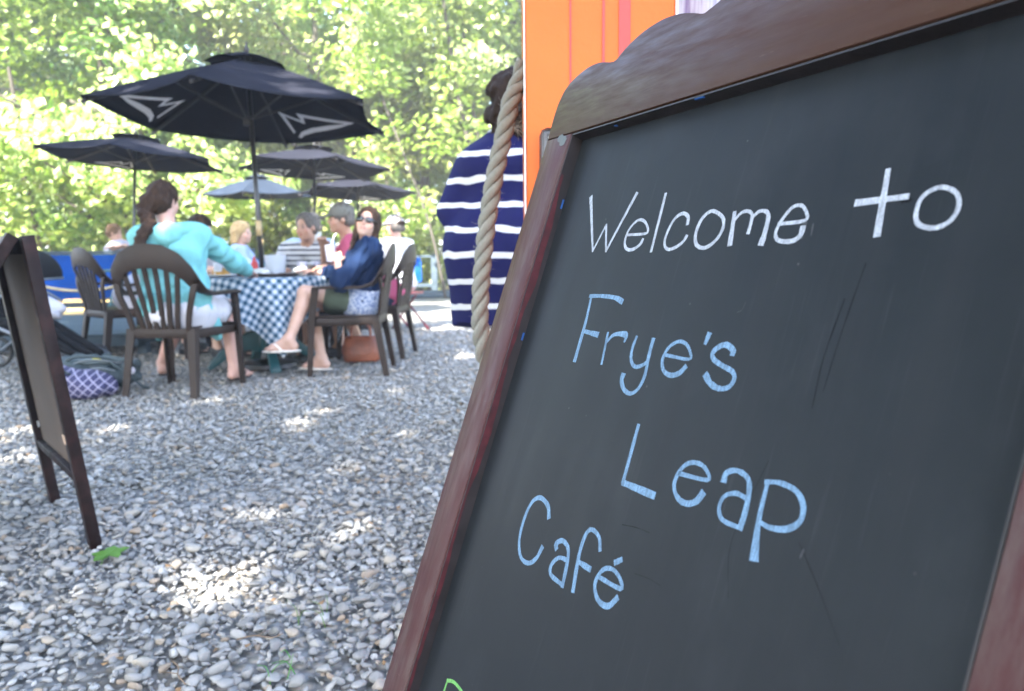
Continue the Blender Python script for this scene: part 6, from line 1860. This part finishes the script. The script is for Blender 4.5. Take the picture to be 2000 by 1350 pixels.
        return s.part(name, S, mat, wr)
    def shorts(s, mat, name='shorts', t=.72, e=.014, flare=.02, wr=(.003, 20, 2)):
        S = SDF()
        for sg in (-1, 1):
            S.cone(s.pel + s.r * sg * .05 * s.g - s.bk * .02, s.pel + s.r * sg * .055 * s.g + s.sp * .10, .118 * s.g + e, .108 * s.g + e, .04)
        S.cone(s.hip['L'], s.hip['R'], .115 * s.g + e, None, .04)
        for k in 'LR': s.leg(S, k, t, 0, e, flare)
        return s.part(name, S, mat, wr)
    def trousers(s, mat, t2=.95):
        S = SDF()
        S.cone(s.hip['L'], s.hip['R'], .115 * s.g + .014, None, .04)
        for k in 'LR': s.leg(S, k, 1, t2, .016, .004)
        return s.part('trousers', S, mat, (.004, 24, 3))
    def shoes(s, mat, name='shoe', sandal=False):
        for k in 'LR':
            fw = np.array([-math.sin(s.fty[k]), math.cos(s.fty[k]), 0]); an = s.an[k]
            shin = an - s.kn[k]; shin /= np.linalg.norm(shin)
            if shin[2] > -.8: fw = (fw * .8 + np.array([0, 0, -.6])); fw /= np.linalg.norm(fw)
            dn = np.array([0, 0, -1.0]) if abs(fw[2]) < .2 else np.cross(fw, np.cross(fw, np.array([0, 0, 1.0])))
            dn /= np.linalg.norm(dn); side = np.cross(fw, dn)
            R = np.stack([side, fw, dn], 1)
            S = SDF()
            if sandal:
                S.ell(an + fw * .055 + dn * .083, (.046, .145, .011), R, .01)
                b = an + fw * .10 + dn * .055
                o = s.part('sandal', S, mat, None, .006)
                st = M()
                toe = an + fw * .145 + dn * .066
                for sg in (-1, 1):
                    st.band([(Vector(toe - s.o), Vector(side * .004), Vector(dn * .003)), (Vector(an + fw * .10 + side * sg * .030 + dn * .024 - s.o), Vector(fw * .007), Vector(dn * .003)), (Vector(an + fw * .05 + side * sg * .044 + dn * .072 - s.o), Vector(fw * .007), Vector(dn * .003))])
                st.build('strap', mat, o)
            else:
                S.cone(an + dn * .03 - fw * .02, an + fw * .13 + dn * .052, .046, .040, .02); S.cone(an, an + dn * .04 - fw * .03, .044, .042, .02); S.ell(an + fw * .06 + dn * .080, (.048, .145, .016), R, .01)
                s.part('shoe', S, mat, None, .007)
    # hair ---------------------------------------------------------------
    def hair(s, mat, kind='short', name='hair', extra=None, h=.0065):
        S = SDF()
        e = .012
        S.ell(s.H(0, -.016, .040), np.array([.074 + e, .094 + e, .088 + e]) * s.hs, s.HR, .02)
        if kind in ('long', 'bob', 'curly'):
            lo = {'long': -.20, 'bob': -.10, 'curly': -.14}[kind]
            for sg in (-1, 1):
                S.cone(s.H(sg * .070, -.02, .02), s.H(sg * .078, -.03, lo), .026, .022, .03)
                S.cone(s.H(sg * .045, -.075, .0), s.H(sg * .05, -.075, lo), .040, .028, .03)
        if kind == 'curly':
            rg = np.random.default_rng(4)
            for _ in range(130):
                d = rg.normal(size=3); d /= np.linalg.norm(d); d[1] = -abs(d[1]) * .8 + .15
                S.ell(s.H(d[0] * .115, d[1] * .13 - .02, d[2] * .105 + .01 - .06 * (d[2] < 0)), (.019, .019, .026), None, .010)
        if kind == 'short':
            S.cone(s.H(-.05, -.06, -.02), s.H(.05, -.06, -.02), .048, None, .02)
            for sg in (-1, 1): S.cone(s.H(sg * .072, .012, .03), s.H(sg * .074, .010, -.02), .013, .009, .01)
        if kind == 'pony':
            S.cone(s.H(-.04, -.06, -.02), s.H(.04, -.06, -.02), .056, None, .03); S.cone(s.H(-.03, -.07, -.06), s.H(.02, -.07, -.06), .040, None, .03)
        # leave the face free
        S.ell(s.H(0, .115, -.022 if kind not in ('short', 'long') else -.008), np.array([.072, .075, .092 if kind not in ('short', 'long') else .106]) * s.hs, s.HR, .012, True)
        for sg in (-1, 1): S.ell(s.H(sg * .085, .006, -.016), np.array([.020, .016, .026]) * s.hs, s.HR, .008, True) if kind in ('short', 'pony') else None
        if extra: extra(S)
        return s.part(name, S, mat, (.0035, 95, 6), h)
    def cap(s, mat, back=False, strap=None):
        S = SDF()
        S.ell(s.H(0, -.010, .046), np.array([.089, .110, .086]) * s.hs, s.HR, .01)
        S.cut(s.H(0, 0, .026), -(s.HR @ np.array([0, 0.08, 1.0])))
        o = s.part('cap', S, mat, None, .006)
        B = SDF()
        sg = -1 if back else 1
        R = s.HR @ head_rot(0, D2R(-14 if not back else 14), 0)
        B.ell(s.H(0, sg * .115, .030), (.074, .085, .011), R, .01)
        B.cut(s.H(0, sg * .06, .03), s.HR @ np.array([0, -sg, 0]))
        V, FA = B.mesh(.0055)
        link('brim', np_mesh('brim', relax(V, FA, 1) - s.o, FA, True), mat, o)
        bm = M(); bm.lathe([(.006, 0), (.005, .003), (.0001, .005)], (0, 0, 0), 10, False)
        b = bm.build('button', mat, o, True); b.location = s.H(0, -.012, .131) - s.o
        return o

DENIM = cloth_m('denim', (.007, .018, .052)); TURQ = cloth_m('turquoise_jersey', (.155, .40, .405), .8, .08)
PINK = cloth_m('pink_cotton', (.42, .085, .15)); WHITEC = cloth_m('white_cotton', (.52, .51, .54)); OLIVE = cloth_m('olive_cotton', (.062, .078, .056))
LBLUE = cloth_m('light_blue_cotton', (.26, .34, .46)); GREYC = cloth_m('grey_jersey', (.28, .30, .36)); KHAKI = cloth_m('grey_khaki', (.42, .41, .46)); NAVYS = cloth_m('navy_shorts', (.02, .025, .05))
GREYCAP = cloth_m('grey_cap_cotton', (.145, .14, .12)); PALEC = cloth_m('pale_lilac_cotton', (.30, .31, .38))
POLO = stripe_mat('striped_polo', (.50, .51, .53), (.012, .014, .035), .048, .32)
DRESS = stripe_mat('striped_navy_dress', (.010, .011, .062), (.56, .57, .60), .1045, .23, 2, .055, .014)
def floral_mat():
    m, t, b = new_mat('blue_floral_blouse')
    v = coords(t)
    vo = t.nodes.new('ShaderNodeTexVoronoi'); vo.inputs['Scale'].default_value = 60; t.links.new(v, vo.inputs['Vector'])
    t.links.new(ramp(t, vo.outputs['Distance'], [(.25, (.07, .10, .22)), (.5, (.24, .28, .38)), (.8, (.40, .42, .48))]), b.inputs['Base Color'])
    b.inputs['Roughness'].default_value = .85
    return m
FLORAL = floral_mat()
BROWN_H = hair_mat('dark_brown_hair', (.014, .008, .006), (.050, .029, .019)); GREY_H = hair_mat('grey_brown_hair', (.06, .05, .045), (.17, .15, .13))
BLOND_H = hair_mat('blonde_hair', (.30, .19, .085), (.50, .37, .20)); BLACK_H = hair_mat('black_brown_hair', (.009, .0052, .004), (.034, .021, .015)); LBROWN_H = hair_mat('light_brown_hair', (.10, .055, .03), (.20, .125, .07))
SOLE_D = simple('dark_sandal', (.03, .02, .018), .6, .2); SOLE_L = simple('pale_sandal', (.62, .58, .52), .6, .1); SHOE_D = simple('dark_shoe', (.02, .02, .022), .5, .2)

# 1 woman in the turquoise cardigan, seen from behind
p = Person('person in turquoise hooded cardigan with dark braid, seated with her back to us', (-2.19, 5.04, .545), (-2.255, 5.13, 1.085), 2, (-2.305, 5.19, 1.27), -20, -6, 0,
           elR=(-1.955, 5.42, .865), haR=(-1.94, 5.66, .795), elL=(-2.52, 5.33, .84), haL=(-2.38, 5.60, .80), knR=(-2.03, 5.50, .53), anR=(-1.985, 5.43, .095), knL=(-2.36, 5.50, .53), anL=(-2.60, 5.66, .10),
           ftyR=-15, ftyL=10, skin=PINKISH, sw=.185, girth=1.10, h=.0085, bust=.9)
p.shirt(TURQ, 'cardigan', 1.0, .88, .018, hem=.02, wr=(.009, 42, 11), neck=.03)
S = SDF()                                                        # long hanging sides and back tail of the cardigan
for sg in (-1, 1):
    S.cone(p.pel + p.r * sg * .10 - p.f * .02 + p.u * .06, p.pel + p.r * sg * .175 + p.f * .10 - p.u * .12, .105, .045, .06)
    S.cone(p.pel + p.r * sg * .175 + p.f * .06 - p.u * .06, p.pel + p.r * sg * .20 + p.f * .14 - p.u * .19, .05, .018, .05)
S.cone(p.pel + p.r * .10 - p.f * .035 + p.u * .08, p.pel - p.r * .10 - p.f * .035 + p.u * .08, .125, None, .05)
p.part('cardigan_tail', S, TURQ, (.008, 40, 12))
S = SDF()                                                        # hood lying on the shoulders
for a0, a1 in ((-.14, -.05), (-.05, .05), (.05, .14)):
    y0, y1 = -.055 - .05 * (1 - (a0 / .14) ** 2), -.055 - .05 * (1 - (a1 / .14) ** 2)
    S.cone(p.neck + p.r * a0 + p.f * y0 - p.u * .02, p.neck + p.r * a1 + p.f * y1 - p.u * .02, .045, None, .03)
S.cone(p.neck - p.f * .10 - p.u * .07 - p.r * .05, p.neck - p.f * .10 - p.u * .07 + p.r * .05, .045, None, .05)
p.part('hood', S, TURQ, (.007, 44, 13))
p.shorts(WHITEC, 'shorts', .55, .022, .02, (.006, 24, 14))
def braid(S):
    pts = catmull([Vector(p.H(-.02, -.10, .01)), Vector(p.H(-.035, -.125, -.08)), Vector(p.neck + np.array([-.07, -.135, .03])), Vector(p.neck + np.array([-.105, -.175, -.05])), Vector(p.neck + np.array([-.12, -.185, -.125]))], 4)
    for i in range(len(pts)):
        q = i / (len(pts) - 1)
        S.ell(np.array(pts[i]) + p.r * .014 * (-1) ** i, np.array([.040, .036, .036]) * (1.2 - .60 * q), None, .012)
p.hair(BROWN_H, 'pony', extra=braid)
p.shoes(SOLE_D, sandal=True)

# 2 woman in sunglasses, crossed legs, cup in hand
p = Person('person in denim jacket and sunglasses, legs crossed, holding a white cup with a straw', (-1.17, 5.90, .545), (-1.075, 5.86, 1.0), 104, (-1.075, 5.83, 1.13), 178, 15, -11,
           elL=(-1.24, 5.60, .70), haL=(-1.285, 5.73, .845), elR=(-1.38, 6.10, .76), haR=(-1.55, 6.02, .775), knL=(-1.53, 5.70, .625), anL=(-1.63, 5.58, .29), knR=(-1.58, 5.95, .52), anR=(-1.46, 5.84, .10),
           ftyL=100, ftyR=75, skin=FAIR, sw=.165, girth=.95, h=.0078, bust=.8)
p.shirt(DENIM, 'jacket', 1.0, .42, .016, hem=-.05, wr=(.010, 52, 21), neck=.03)
S = SDF()
p.torso(S, .026, True)
S.cut(p.pel + p.sp * .12, p.sp)
p.part('blouse', S, FLORAL, (.003, 24, 22))
p.shorts(OLIVE, 'shorts', .50, .013, .012)
def lng(S):
    for sg in (-1, 1):
        S.cone(p.H(sg * .062, -.01, -.03), p.H(sg * .072, .0, -.17), .024, .016, .03)
        S.cone(p.H(sg * .072, .0, -.17), p.H(sg * .080, .03, -.27), .018, .010, .02)
p.hair(BROWN_H, 'long', extra=lng)
GL = simple('sunglass_lens', (.008, .009, .012), .08, .2, 8, 0, spec=.9)
g = M(); 
gl = None
for sg in (-1, 1):
    S = SDF(); S.ell(p.H(sg * .034, .098, .006), (.032, .011, .022), p.HR @ head_rot(D2R(-sg * 14), 0, 0), .004)
    o = p.part('sunglass_lens', S, GL, None, .0045)
tm = M()
tm.tube([Vector(p.H(-.008, .108, .010) - p.o), Vector(p.H(.008, .108, .010) - p.o)], .003, 6)
for sg in (-1, 1): tm.tube([Vector(p.H(sg * .064, .088, .012) - p.o), Vector(p.H(sg * .079, .05, .012) - p.o), Vector(p.H(sg * .082, -.01, .006) - p.o)], .0028, 6)
tm.build('sunglass_frame', GL, p.ob, True)
p.shoes(SOLE_L, sandal=True)
SUNG = p
d = p.ha['L'] - p.el['L']; d /= np.linalg.norm(d)
cz = p.ha['L'] + d * .085 + np.array([-.045, -.005, 0])
cup('straw_cup', cz[0], cz[1], .030, .041, .125, MILKY, 'white plastic cup with a straw, held up by the woman in sunglasses', .8, MILKY, True, z=cz[2] - .055)

# 3 man in pink shirt and grey cap, leaning over the table
p = Person('person in pink shirt and grey cap leaning on the table with raised hand', (-1.13, 6.84, .545), (-1.395, 6.60, 1.03), 104, (-1.425, 6.53, 1.20), 112, -3, -4,
           elL=(-1.30, 6.30, .79), haL=(-1.47, 6.10, .80), elR=(-1.58, 6.62, .80), haR=(-1.535, 6.33, .985), knL=(-1.56, 6.66, .52), knR=(-1.56, 6.88, .52), anL=(-1.50, 6.66, .09), anR=(-1.40, 7.0, .09),
           skin=TAN, sw=.20, girth=1.10, h=.0098)
p.shirt(PINK, 'shirt', .75, 0, .016, hem=.05, wr=(.008, 48, 31))
p.shorts(NAVYS, 'shorts', .85)
p.hair(GREY_H, 'short'); p.cap(GREYCAP); p.shoes(SHOE_D)
w = M(); dd = p.el['L'] - p.ha['L']; dd = dd / np.linalg.norm(dd)
w.tube([Vector(p.ha['L'] + dd * .012 - p.o), Vector(p.ha['L'] + dd * .04 - p.o)], .034, 14)
w.build('wristwatch', SHOE_D, p.ob, True)
V_, F_ = ico(3); V_ = V_ * (1 + .2 * np.sin(V_ @ np.array([[5.], [3], [7]]))) * np.array([.02, .028, .045])
o = link('napkin', np_mesh('napkin', V_, F_, True), PAPER); o.location = p.ha['R'] + np.array([-.03, -.05, .06]); o.rotation_euler = (.3, .6, 0)
tag(o, 'white napkin held in the raised hand of the man in pink', 'napkin')

# 4 man in striped polo across the table
p = Person('person with grey hair in white polo with dark stripes, facing us across the table', (-1.89, 7.30, .545), (-1.87, 7.10, .99), 172, (-1.845, 7.0, 1.145), 160, -4, 3,
           elL=(-1.62, 6.98, .77), haL=(-1.68, 6.74, .78), elR=(-2.12, 6.98, .77), haR=(-2.0, 6.76, .78), skin=TAN, sw=.20, girth=1.08, h=.0098)
p.shirt(POLO, 'polo_shirt', .62, 0, .016, hem=.05, wr=(.004, 20, 41))
S = SDF()
for sg in (-1, 1): S.cone(p.neck + p.f * .075 - p.sp * .03 + p.r * sg * .012, p.neck - p.f * .01 + p.r * sg * .085 + p.sp * .012, .014, .018, .015)
p.part('collar', S, POLO, None, .007)
p.shorts(NAVYS, 'shorts', .85); p.hair(GREY_H, 'short'); p.shoes(SHOE_D)

# 5 person in light blue, mostly behind the polo man
p = Person('person in light blue shirt half hidden behind the striped polo', (-2.19, 8.36, .545), (-2.14, 8.22, 1.04), 178, (-2.08, 8.16, 1.20), 190, -4, 0, skin=TAN, sw=.20, girth=1.1, h=.014)
p.shirt(LBLUE, 'shirt', .7, 0, .016, hem=.05, h=None) if False else p.shirt(LBLUE, 'shirt', .7, 0, .016, hem=.05)
p.trousers(NAVYS); p.hair(GREY_H, 'short', h=.009); p.shoes(SHOE_D)

# 6 man in white cap, seen from behind at the right
p = Person('person in white shirt and white cap seen from behind at the far right', (-1.30, 8.98, .555), (-1.32, 9.0, 1.05), 62, (-1.345, 9.0, 1.215), 50, 0, 0, skin=PINKISH, sw=.20, girth=1.1, h=.012)
p.shirt(WHITEC, 'shirt', .7, 0, .016, hem=.05); p.trousers(KHAKI); p.hair(GREY_H, 'short', h=.008); p.shoes(SHOE_D)
c_ = p.cap(WHITEC)
S = SDF(); S.ell(p.H(.01, -.100, .034), (.066, .026, .034), p.HR, .01)
V, FA = S.mesh(.007); link('back_panel', np_mesh('back_panel', V - p.o, FA, True), BLACK_H, c_)

# 7 dark-haired person behind the turquoise shoulder
p = Person('person with dark hair in white top bending over the table behind the turquoise shoulder', (-2.86, 7.06, .545), (-2.80, 6.97, 1.0), -128, (-2.765, 6.92, 1.135), -100, -18, 0,
           elR=(-2.62, 6.55, .78), haR=(-2.36, 6.42, .785), elL=(-2.50, 7.0, .79), haL=(-2.30, 6.72, .79), skin=FAIR, sw=.165, h=.012, bust=.8)
p.shirt(WHITEC, 'blouse', .7, 0, .016, hem=.05); p.shorts(NAVYS, 'shorts', .8); p.hair(BROWN_H, 'bob', h=.008); p.shoes(SHOE_D)

# 8 blonde woman at the back
p = Person('person with short blonde hair in pale blue top, in profile at the back', (-3.08, 8.72, .545), (-3.03, 8.68, 1.0), -80, (-3.0, 8.66, 1.145), -98, -4, 0, skin=FAIR, sw=.165, h=.012, bust=.8)
p.shirt(LBLUE, 'blouse', 1, .3, .016, hem=.05); p.trousers(NAVYS); p.hair(BLOND_H, 'bob', h=.008); p.shoes(SHOE_D)

# 9 boy leaning on the railing
p = Person('person, a brown-haired boy in pale shirt leaning on the tarp railing', (-5.55, 11.42, .72), (-5.70, 11.40, 1.10), 60, (-5.80, 11.36, 1.235), -80, -14, 0,
           elR=(-5.45, 11.22, 1.045), haR=(-5.70, 11.16, 1.04), elL=(-5.86, 11.24, .99), haL=(-5.62, 11.14, 1.04), knL=(-5.62, 11.45, .40), anL=(-5.62, 11.50, .085), knR=(-5.45, 11.55, .40), anR=(-5.45, 11.60, .085), skin=FAIR, sw=.16, girth=.9, h=.012)
p.shirt(PALEC, 'shirt', 1, .25, .014, hem=.05); p.shorts(NAVYS, 'shorts', .9); p.hair(LBROWN_H, 'short', h=.008); p.shoes(SHOE_D)

# 10 person in grey shorts on the left chair, mostly hidden
p = Person('person in grey shirt and pale grey shorts, mostly hidden behind the turquoise cardigan', (-3.36, 6.82, .545), (-3.03, 7.0, .93), -62, (-2.92, 7.06, 1.05), -70, -16, 0,
           knR=(-2.98, 6.94, .52), knL=(-3.04, 7.13, .52), skin=FAIR, sw=.19, girth=1.05, h=.012)
p.shirt(GREYC, 'shirt', .75, 0, .018, hem=.04); p.shorts(KHAKI, 'shorts', .9, .02, .02); p.hair(BROWN_H, 'short', h=.008); p.shoes(SHOE_D)

# 11 woman in the striped dress, standing with her back to us
p = Person('person in navy dress with white stripes and curly hair, standing with back to us', (-.03, 3.32, .93), (-.015, 3.30, 1.415), 3, (.02, 3.32, 1.535), 0, -8, 0,
           elL=(-.252, 3.31, 1.085), haL=(-.15, 3.54, 1.08), elR=(.222, 3.31, 1.085), haR=(.12, 3.54, 1.08), knL=(.02, 3.33, .50), anL=(.03, 3.30, .085), knR=(.15, 3.33, .50), anR=(.15, 3.30, .085),
           skin=FAIR, sw=.145, girth=1.0, h=.008, hip_w=.10, bust=1.0, drop=.16)
S = SDF()
p.torso(S, .014, True, .05)
for k in 'LR': S.cone(p.sh[k] - p.r * (.04 if k == 'R' else -.04) + p.u * .015, p.sh[k] + (p.el[k] - p.sh[k]) * .35, .082, .070, .03)
for sg in (-1, 1): S.ell(p.pel + p.r * sg * .085 - p.f * .05 - p.u * .02, (.125, .13, .16), None, .07); S.ell(p.mid + p.r * sg * .055 - p.f * .02 - p.u * .08, (.10, .115, .10), None, .06)
S2 = SDF()
for k in 'LR': p.arm(S2, k, 0, 1.0, .45, .020)
for q in S2.p: S.p.append(q[:5] + (.006, False))
for sg in (-1, 1):
    S.cone(p.pel + p.r * sg * .09 - p.f * .03 + p.u * .02, p.pel + p.r * sg * .085 - p.f * .01 - p.u * .46, .155, .125, .07)
    S.cone(p.pel + p.r * sg * .075 - p.f * .055 - p.u * .0, p.pel + p.r * sg * .07 - p.u * .2, .14, .12, .06)
S.ell(p.neck + p.u * .04, (.075, .085, .05), None, .01, True)
S.cut(p.pel - p.u * .325, (0, 0, -1))
p.part('dress', S, DRESS, (.011, 24, 51))
p.hair(BLACK_H, 'curly'); p.shoes(SOLE_D, sandal=True)

# ------------------------------------------------------------------ bags on the gravel at the left, stroller
BAGM = simple('slate_blue_nylon', (.026, .042, .048), .55, .25, 8, .4, .006)
bp = empty('backpack', (-2.80, 5.12, 0), .25, 'dark slate backpack lying on the patterned bag on the gravel', 'backpack')
S = SDF()
S.ell((0, .02, .135), (.24, .15, .10), None, .05); S.ell((.17, .0, .125), (.10, .12, .085), None, .03); S.ell((.05, -.11, .12), (.12, .05, .07), None, .02); S.ell((-.14, .02, .16), (.14, .13, .09), None, .05)
V, FA = S.mesh(.008, (.016, 34, 61)); link('bag_body', np_mesh('bag_body', relax(V, FA, 1), FA, True), BAGM, bp)
S = SDF(); S.ell((.02, -.03, .215), (.19, .08, .03), None, .03)
V, FA = S.mesh(.009, (.006, 30, 62)); link('top_flap', np_mesh('top_flap', relax(V, FA, 1), FA, True), simple('grey_nylon', (.075, .10, .105), .6, .2, 8, .4, .005), bp)
M().tube(catmull([(-.2, -.05, .2), (-.1, -.1, .255), (.05, -.11, .25), (.17, -.07, .20)], 5), .011, 8).build('strap', BAGM, bp, True)
M().box((.03, -.095, .236), (.05, .03, .012), None, .004).build('tag', simple('yellow_tag', (.55, .52, .03), .5, .1), bp)
b_ = M().lathe([(.026, 0), (.022, .012), (.0001, .014)], (0, 0, 0), 14, False).build('badge', MILKY, bp, True)
b_.location = (.235, -.10, .15); b_.rotation_euler = (1.2, .4, .5)
zp = M()
zp.tube(catmull([(-.05, -.155, .17), (.05, -.17, .185), (.15, -.15, .16)], 5), .004, 6)
zp.tube(catmull([(-.16, -.10, .20), (0, -.12, .235), (.16, -.09, .205), (.24, .0, .16)], 5), .0045, 6)
zp.build('zip', simple('zip_grey', (.16, .18, .19), .5, .2), bp, True)
M().tube(catmull([(.10, -.10, .22), (.22, -.16, .14), (.30, -.14, .05), (.33, -.06, .02)], 5), .008, 6).build('strap', BAGM, bp, True)
def lattice():
    m, t, b = new_mat('navy_lattice_print')
    v = coords(t, 'Object', (1, 1, 1))
    mp = t.nodes.new('ShaderNodeSeparateXYZ'); t.links.new(v, mp.inputs[0])
    a = math_n(t, 'ADD', mp.outputs[0], mp.outputs[2]); c = math_n(t, 'SUBTRACT', mp.outputs[0], mp.outputs[2])
    def ln(q):
        f = math_n(t, 'FRACT', math_n(t, 'MULTIPLY', math_n(t, 'ADD', q, 5), 1 / .058))
        return math_n(t, 'LESS_THAN', f, .17)
    s = math_n(t, 'MAXIMUM', ln(a), ln(c))
    t.links.new(mixc(t, s, (.022, .020, .07), (.27, .25, .34)), b.inputs['Base Color'])
    b.inputs['Roughness'].default_value = .7
    bump(t, b, noise(t, v, 12, 3), .4, .02)
    return m
tt_ = empty('tote_bag', (-2.84, 4.86, 0), .22, 'soft navy and white lattice print bag under the backpack', 'tote bag')
S = SDF(); S.ell((0, .02, .095), (.26, .13, .10), None, .04); S.ell((.14, .0, .07), (.14, .11, .07), None, .05); S.ell((-.13, .02, .12), (.15, .12, .10), None, .05)
S.cut((0, 0, .004), (0, 0, -1))
V, FA = S.mesh(.010, (.008, 24, 63)); link('bag_body', np_mesh('bag_body', relax(V, FA, 1), FA, True), lattice(), tt_)
M().tube(catmull([(-.12, -.05, .19), (-.16, -.10, .24), (-.05, -.12, .23), (.03, -.07, .17)], 5), .009, 8).build('handle', BAGM, tt_, True)

STEELT = simple('grey_stroller_tube', (.16, .18, .21), .35, .1, 8, .05, .001, metal=.5)
BLKF = simple('black_stroller_fabric', (.006, .006, .007), .8, .3, 9, .4, .006, spec=.15)
TYRE = simple('black_tyre', (.02, .02, .02), .8, .2)
sr = empty('stroller', (-3.98, 6.05, 0), D2R(-6), 'black baby stroller with grey tube frame parked behind the sandwich board', 'stroller')
hp = []                                                           # hood: a quarter shell
for i in range(13):
    a = D2R(-8 + 112 * i / 12)
    row = []
    for j in range(11):
        b = -1 + 2 * j / 10
        w = .23 * math.copysign(abs(b) ** .8, b)
        rr = .36 * (1 - .16 * abs(b) ** 3)
        row.append((rr * math.cos(a) * 1.08, w, .87 + rr * math.sin(a) * .66 - .10))
    hp.append(row)
mb = M().grid(hp).grid([[(x * .985, y * .985, z - .006) for x, y, z in r_] for r_ in hp])
mb.build('hood', BLKF, sr, True)
M().tube([(x, y, z) for x, y, z in hp[0]], .010, 8).build('hood_rim', STEELT, sr, True)
S = SDF()
S.cone((-.26, -.12, .72), (-.26, .12, .72), .05, None, .03); S.cone((-.10, -.13, .36), (-.10, .13, .36), .06, None, .04)
for y in (-.12, 0, .12): S.cone((-.27, y, .72), (-.10, y, .36), .06, .065, .05); S.cone((-.10, y, .36), (.22, y, .40), .06, .055, .05); S.cone((.22, y, .40), (.66, y, .14), .052, .035, .04)
V, FA = S.mesh(.012, (.004, 24, 71)); link('seat', np_mesh('seat', relax(V, FA, 1), FA, True), BLKF, sr)
for s in (-1, 1):
    f = M(); y = s * .235
    f.tube([(-.55, y, 1.02), (-.28, y, .80), (.10, y, .38), (.70, y * .9, .12)], .0145, 10)
    f.tube([(.10, y, .40), (-.32, y, .11)], .013, 10); f.tube([(-.14, y, .60), (.18, y, .62), (.30, y, .55)], .012, 10)
    f.build('frame_tube', STEELT, sr, True)
f = M(); f.tube([(-.55, -.235, .98), (-.60, -.2, 1.01), (-.60, .2, 1.01), (-.55, .235, .98)], .016, 10); f.build('handlebar', BLKF, sr, True)
f = M(); f.tube([(.70, -.21, .12), (.74, 0, .11), (.70, .21, .12)], .013, 10); f.build('footrest_bar', STEELT, sr, True)
def wheel(x, y, r):
    mb = M(); n = 24
    for k in range(n):
        a = 2 * PI * k / n
        for q in range(8):
            b = 2 * PI * q / 8
            mb.v.append((x + (r - .016 + .016 * math.cos(b)) * math.cos(a), y + .016 * math.sin(b), r + (r - .016 + .016 * math.cos(b)) * math.sin(a)))
    for k in range(n):
        for q in range(8):
            mb.f.append((k * 8 + q, k * 8 + (q + 1) % 8, ((k + 1) % n) * 8 + (q + 1) % 8, ((k + 1) % n) * 8 + q))
    wl = mb.build('wheel', TYRE, sr, True)
    rm = M(); rm.tube([(x, y - .012, r), (x, y + .012, r)], .02, 10)
    for k in range(5):
        a = 2 * PI * k / 5; rm.tube([(x, y, r), (x + (r - .02) * math.cos(a), y, r + (r - .02) * math.sin(a))], .006, 6)
    rm.build('rim', STEELT, wl, True)
for x, y, r in ((-.32, -.26, .13), (-.32, .26, .13), (.58, -.24, .10), (.58, .24, .10)): wheel(x, y, r)
V_, F_ = ico(3); V_ = V_ * (1 + .10 * np.sin(V_ @ np.array([[5.], [4], [6]])) + .06 * np.sin(V_ @ np.array([[11.], [3], [8]]))) * np.array([.17, .12, .09])
o = link('white_blanket', np_mesh('white_blanket', V_, F_, True), WHITEC); o.location = (-3.66, 5.98, .52); o.rotation_euler = (0, .35, 0)
tag(o, 'white crumpled blanket lying in the black stroller', 'blanket')
# ------------------------------------------------------------------ thin volume added to imitate veiling lens glare
hz = bpy.data.materials.new('glare_veil')
hz.use_nodes = True
ht = hz.node_tree
ht.nodes.remove(ht.nodes['Principled BSDF'])
pv = ht.nodes.new('ShaderNodeVolumePrincipled')
pv.inputs['Color'].default_value = (.96, .97, 1.0, 1)
pv.inputs['Density'].default_value = .0032
pv.inputs['Anisotropy'].default_value = .0
ht.links.new(pv.outputs['Volume'], ht.nodes['Material Output'].inputs['Volume'])
hb2 = M().box((0, 80, 15), (640, 520, 33)).build('glare_veil', hz)
tag(hb2, kind='stuff')
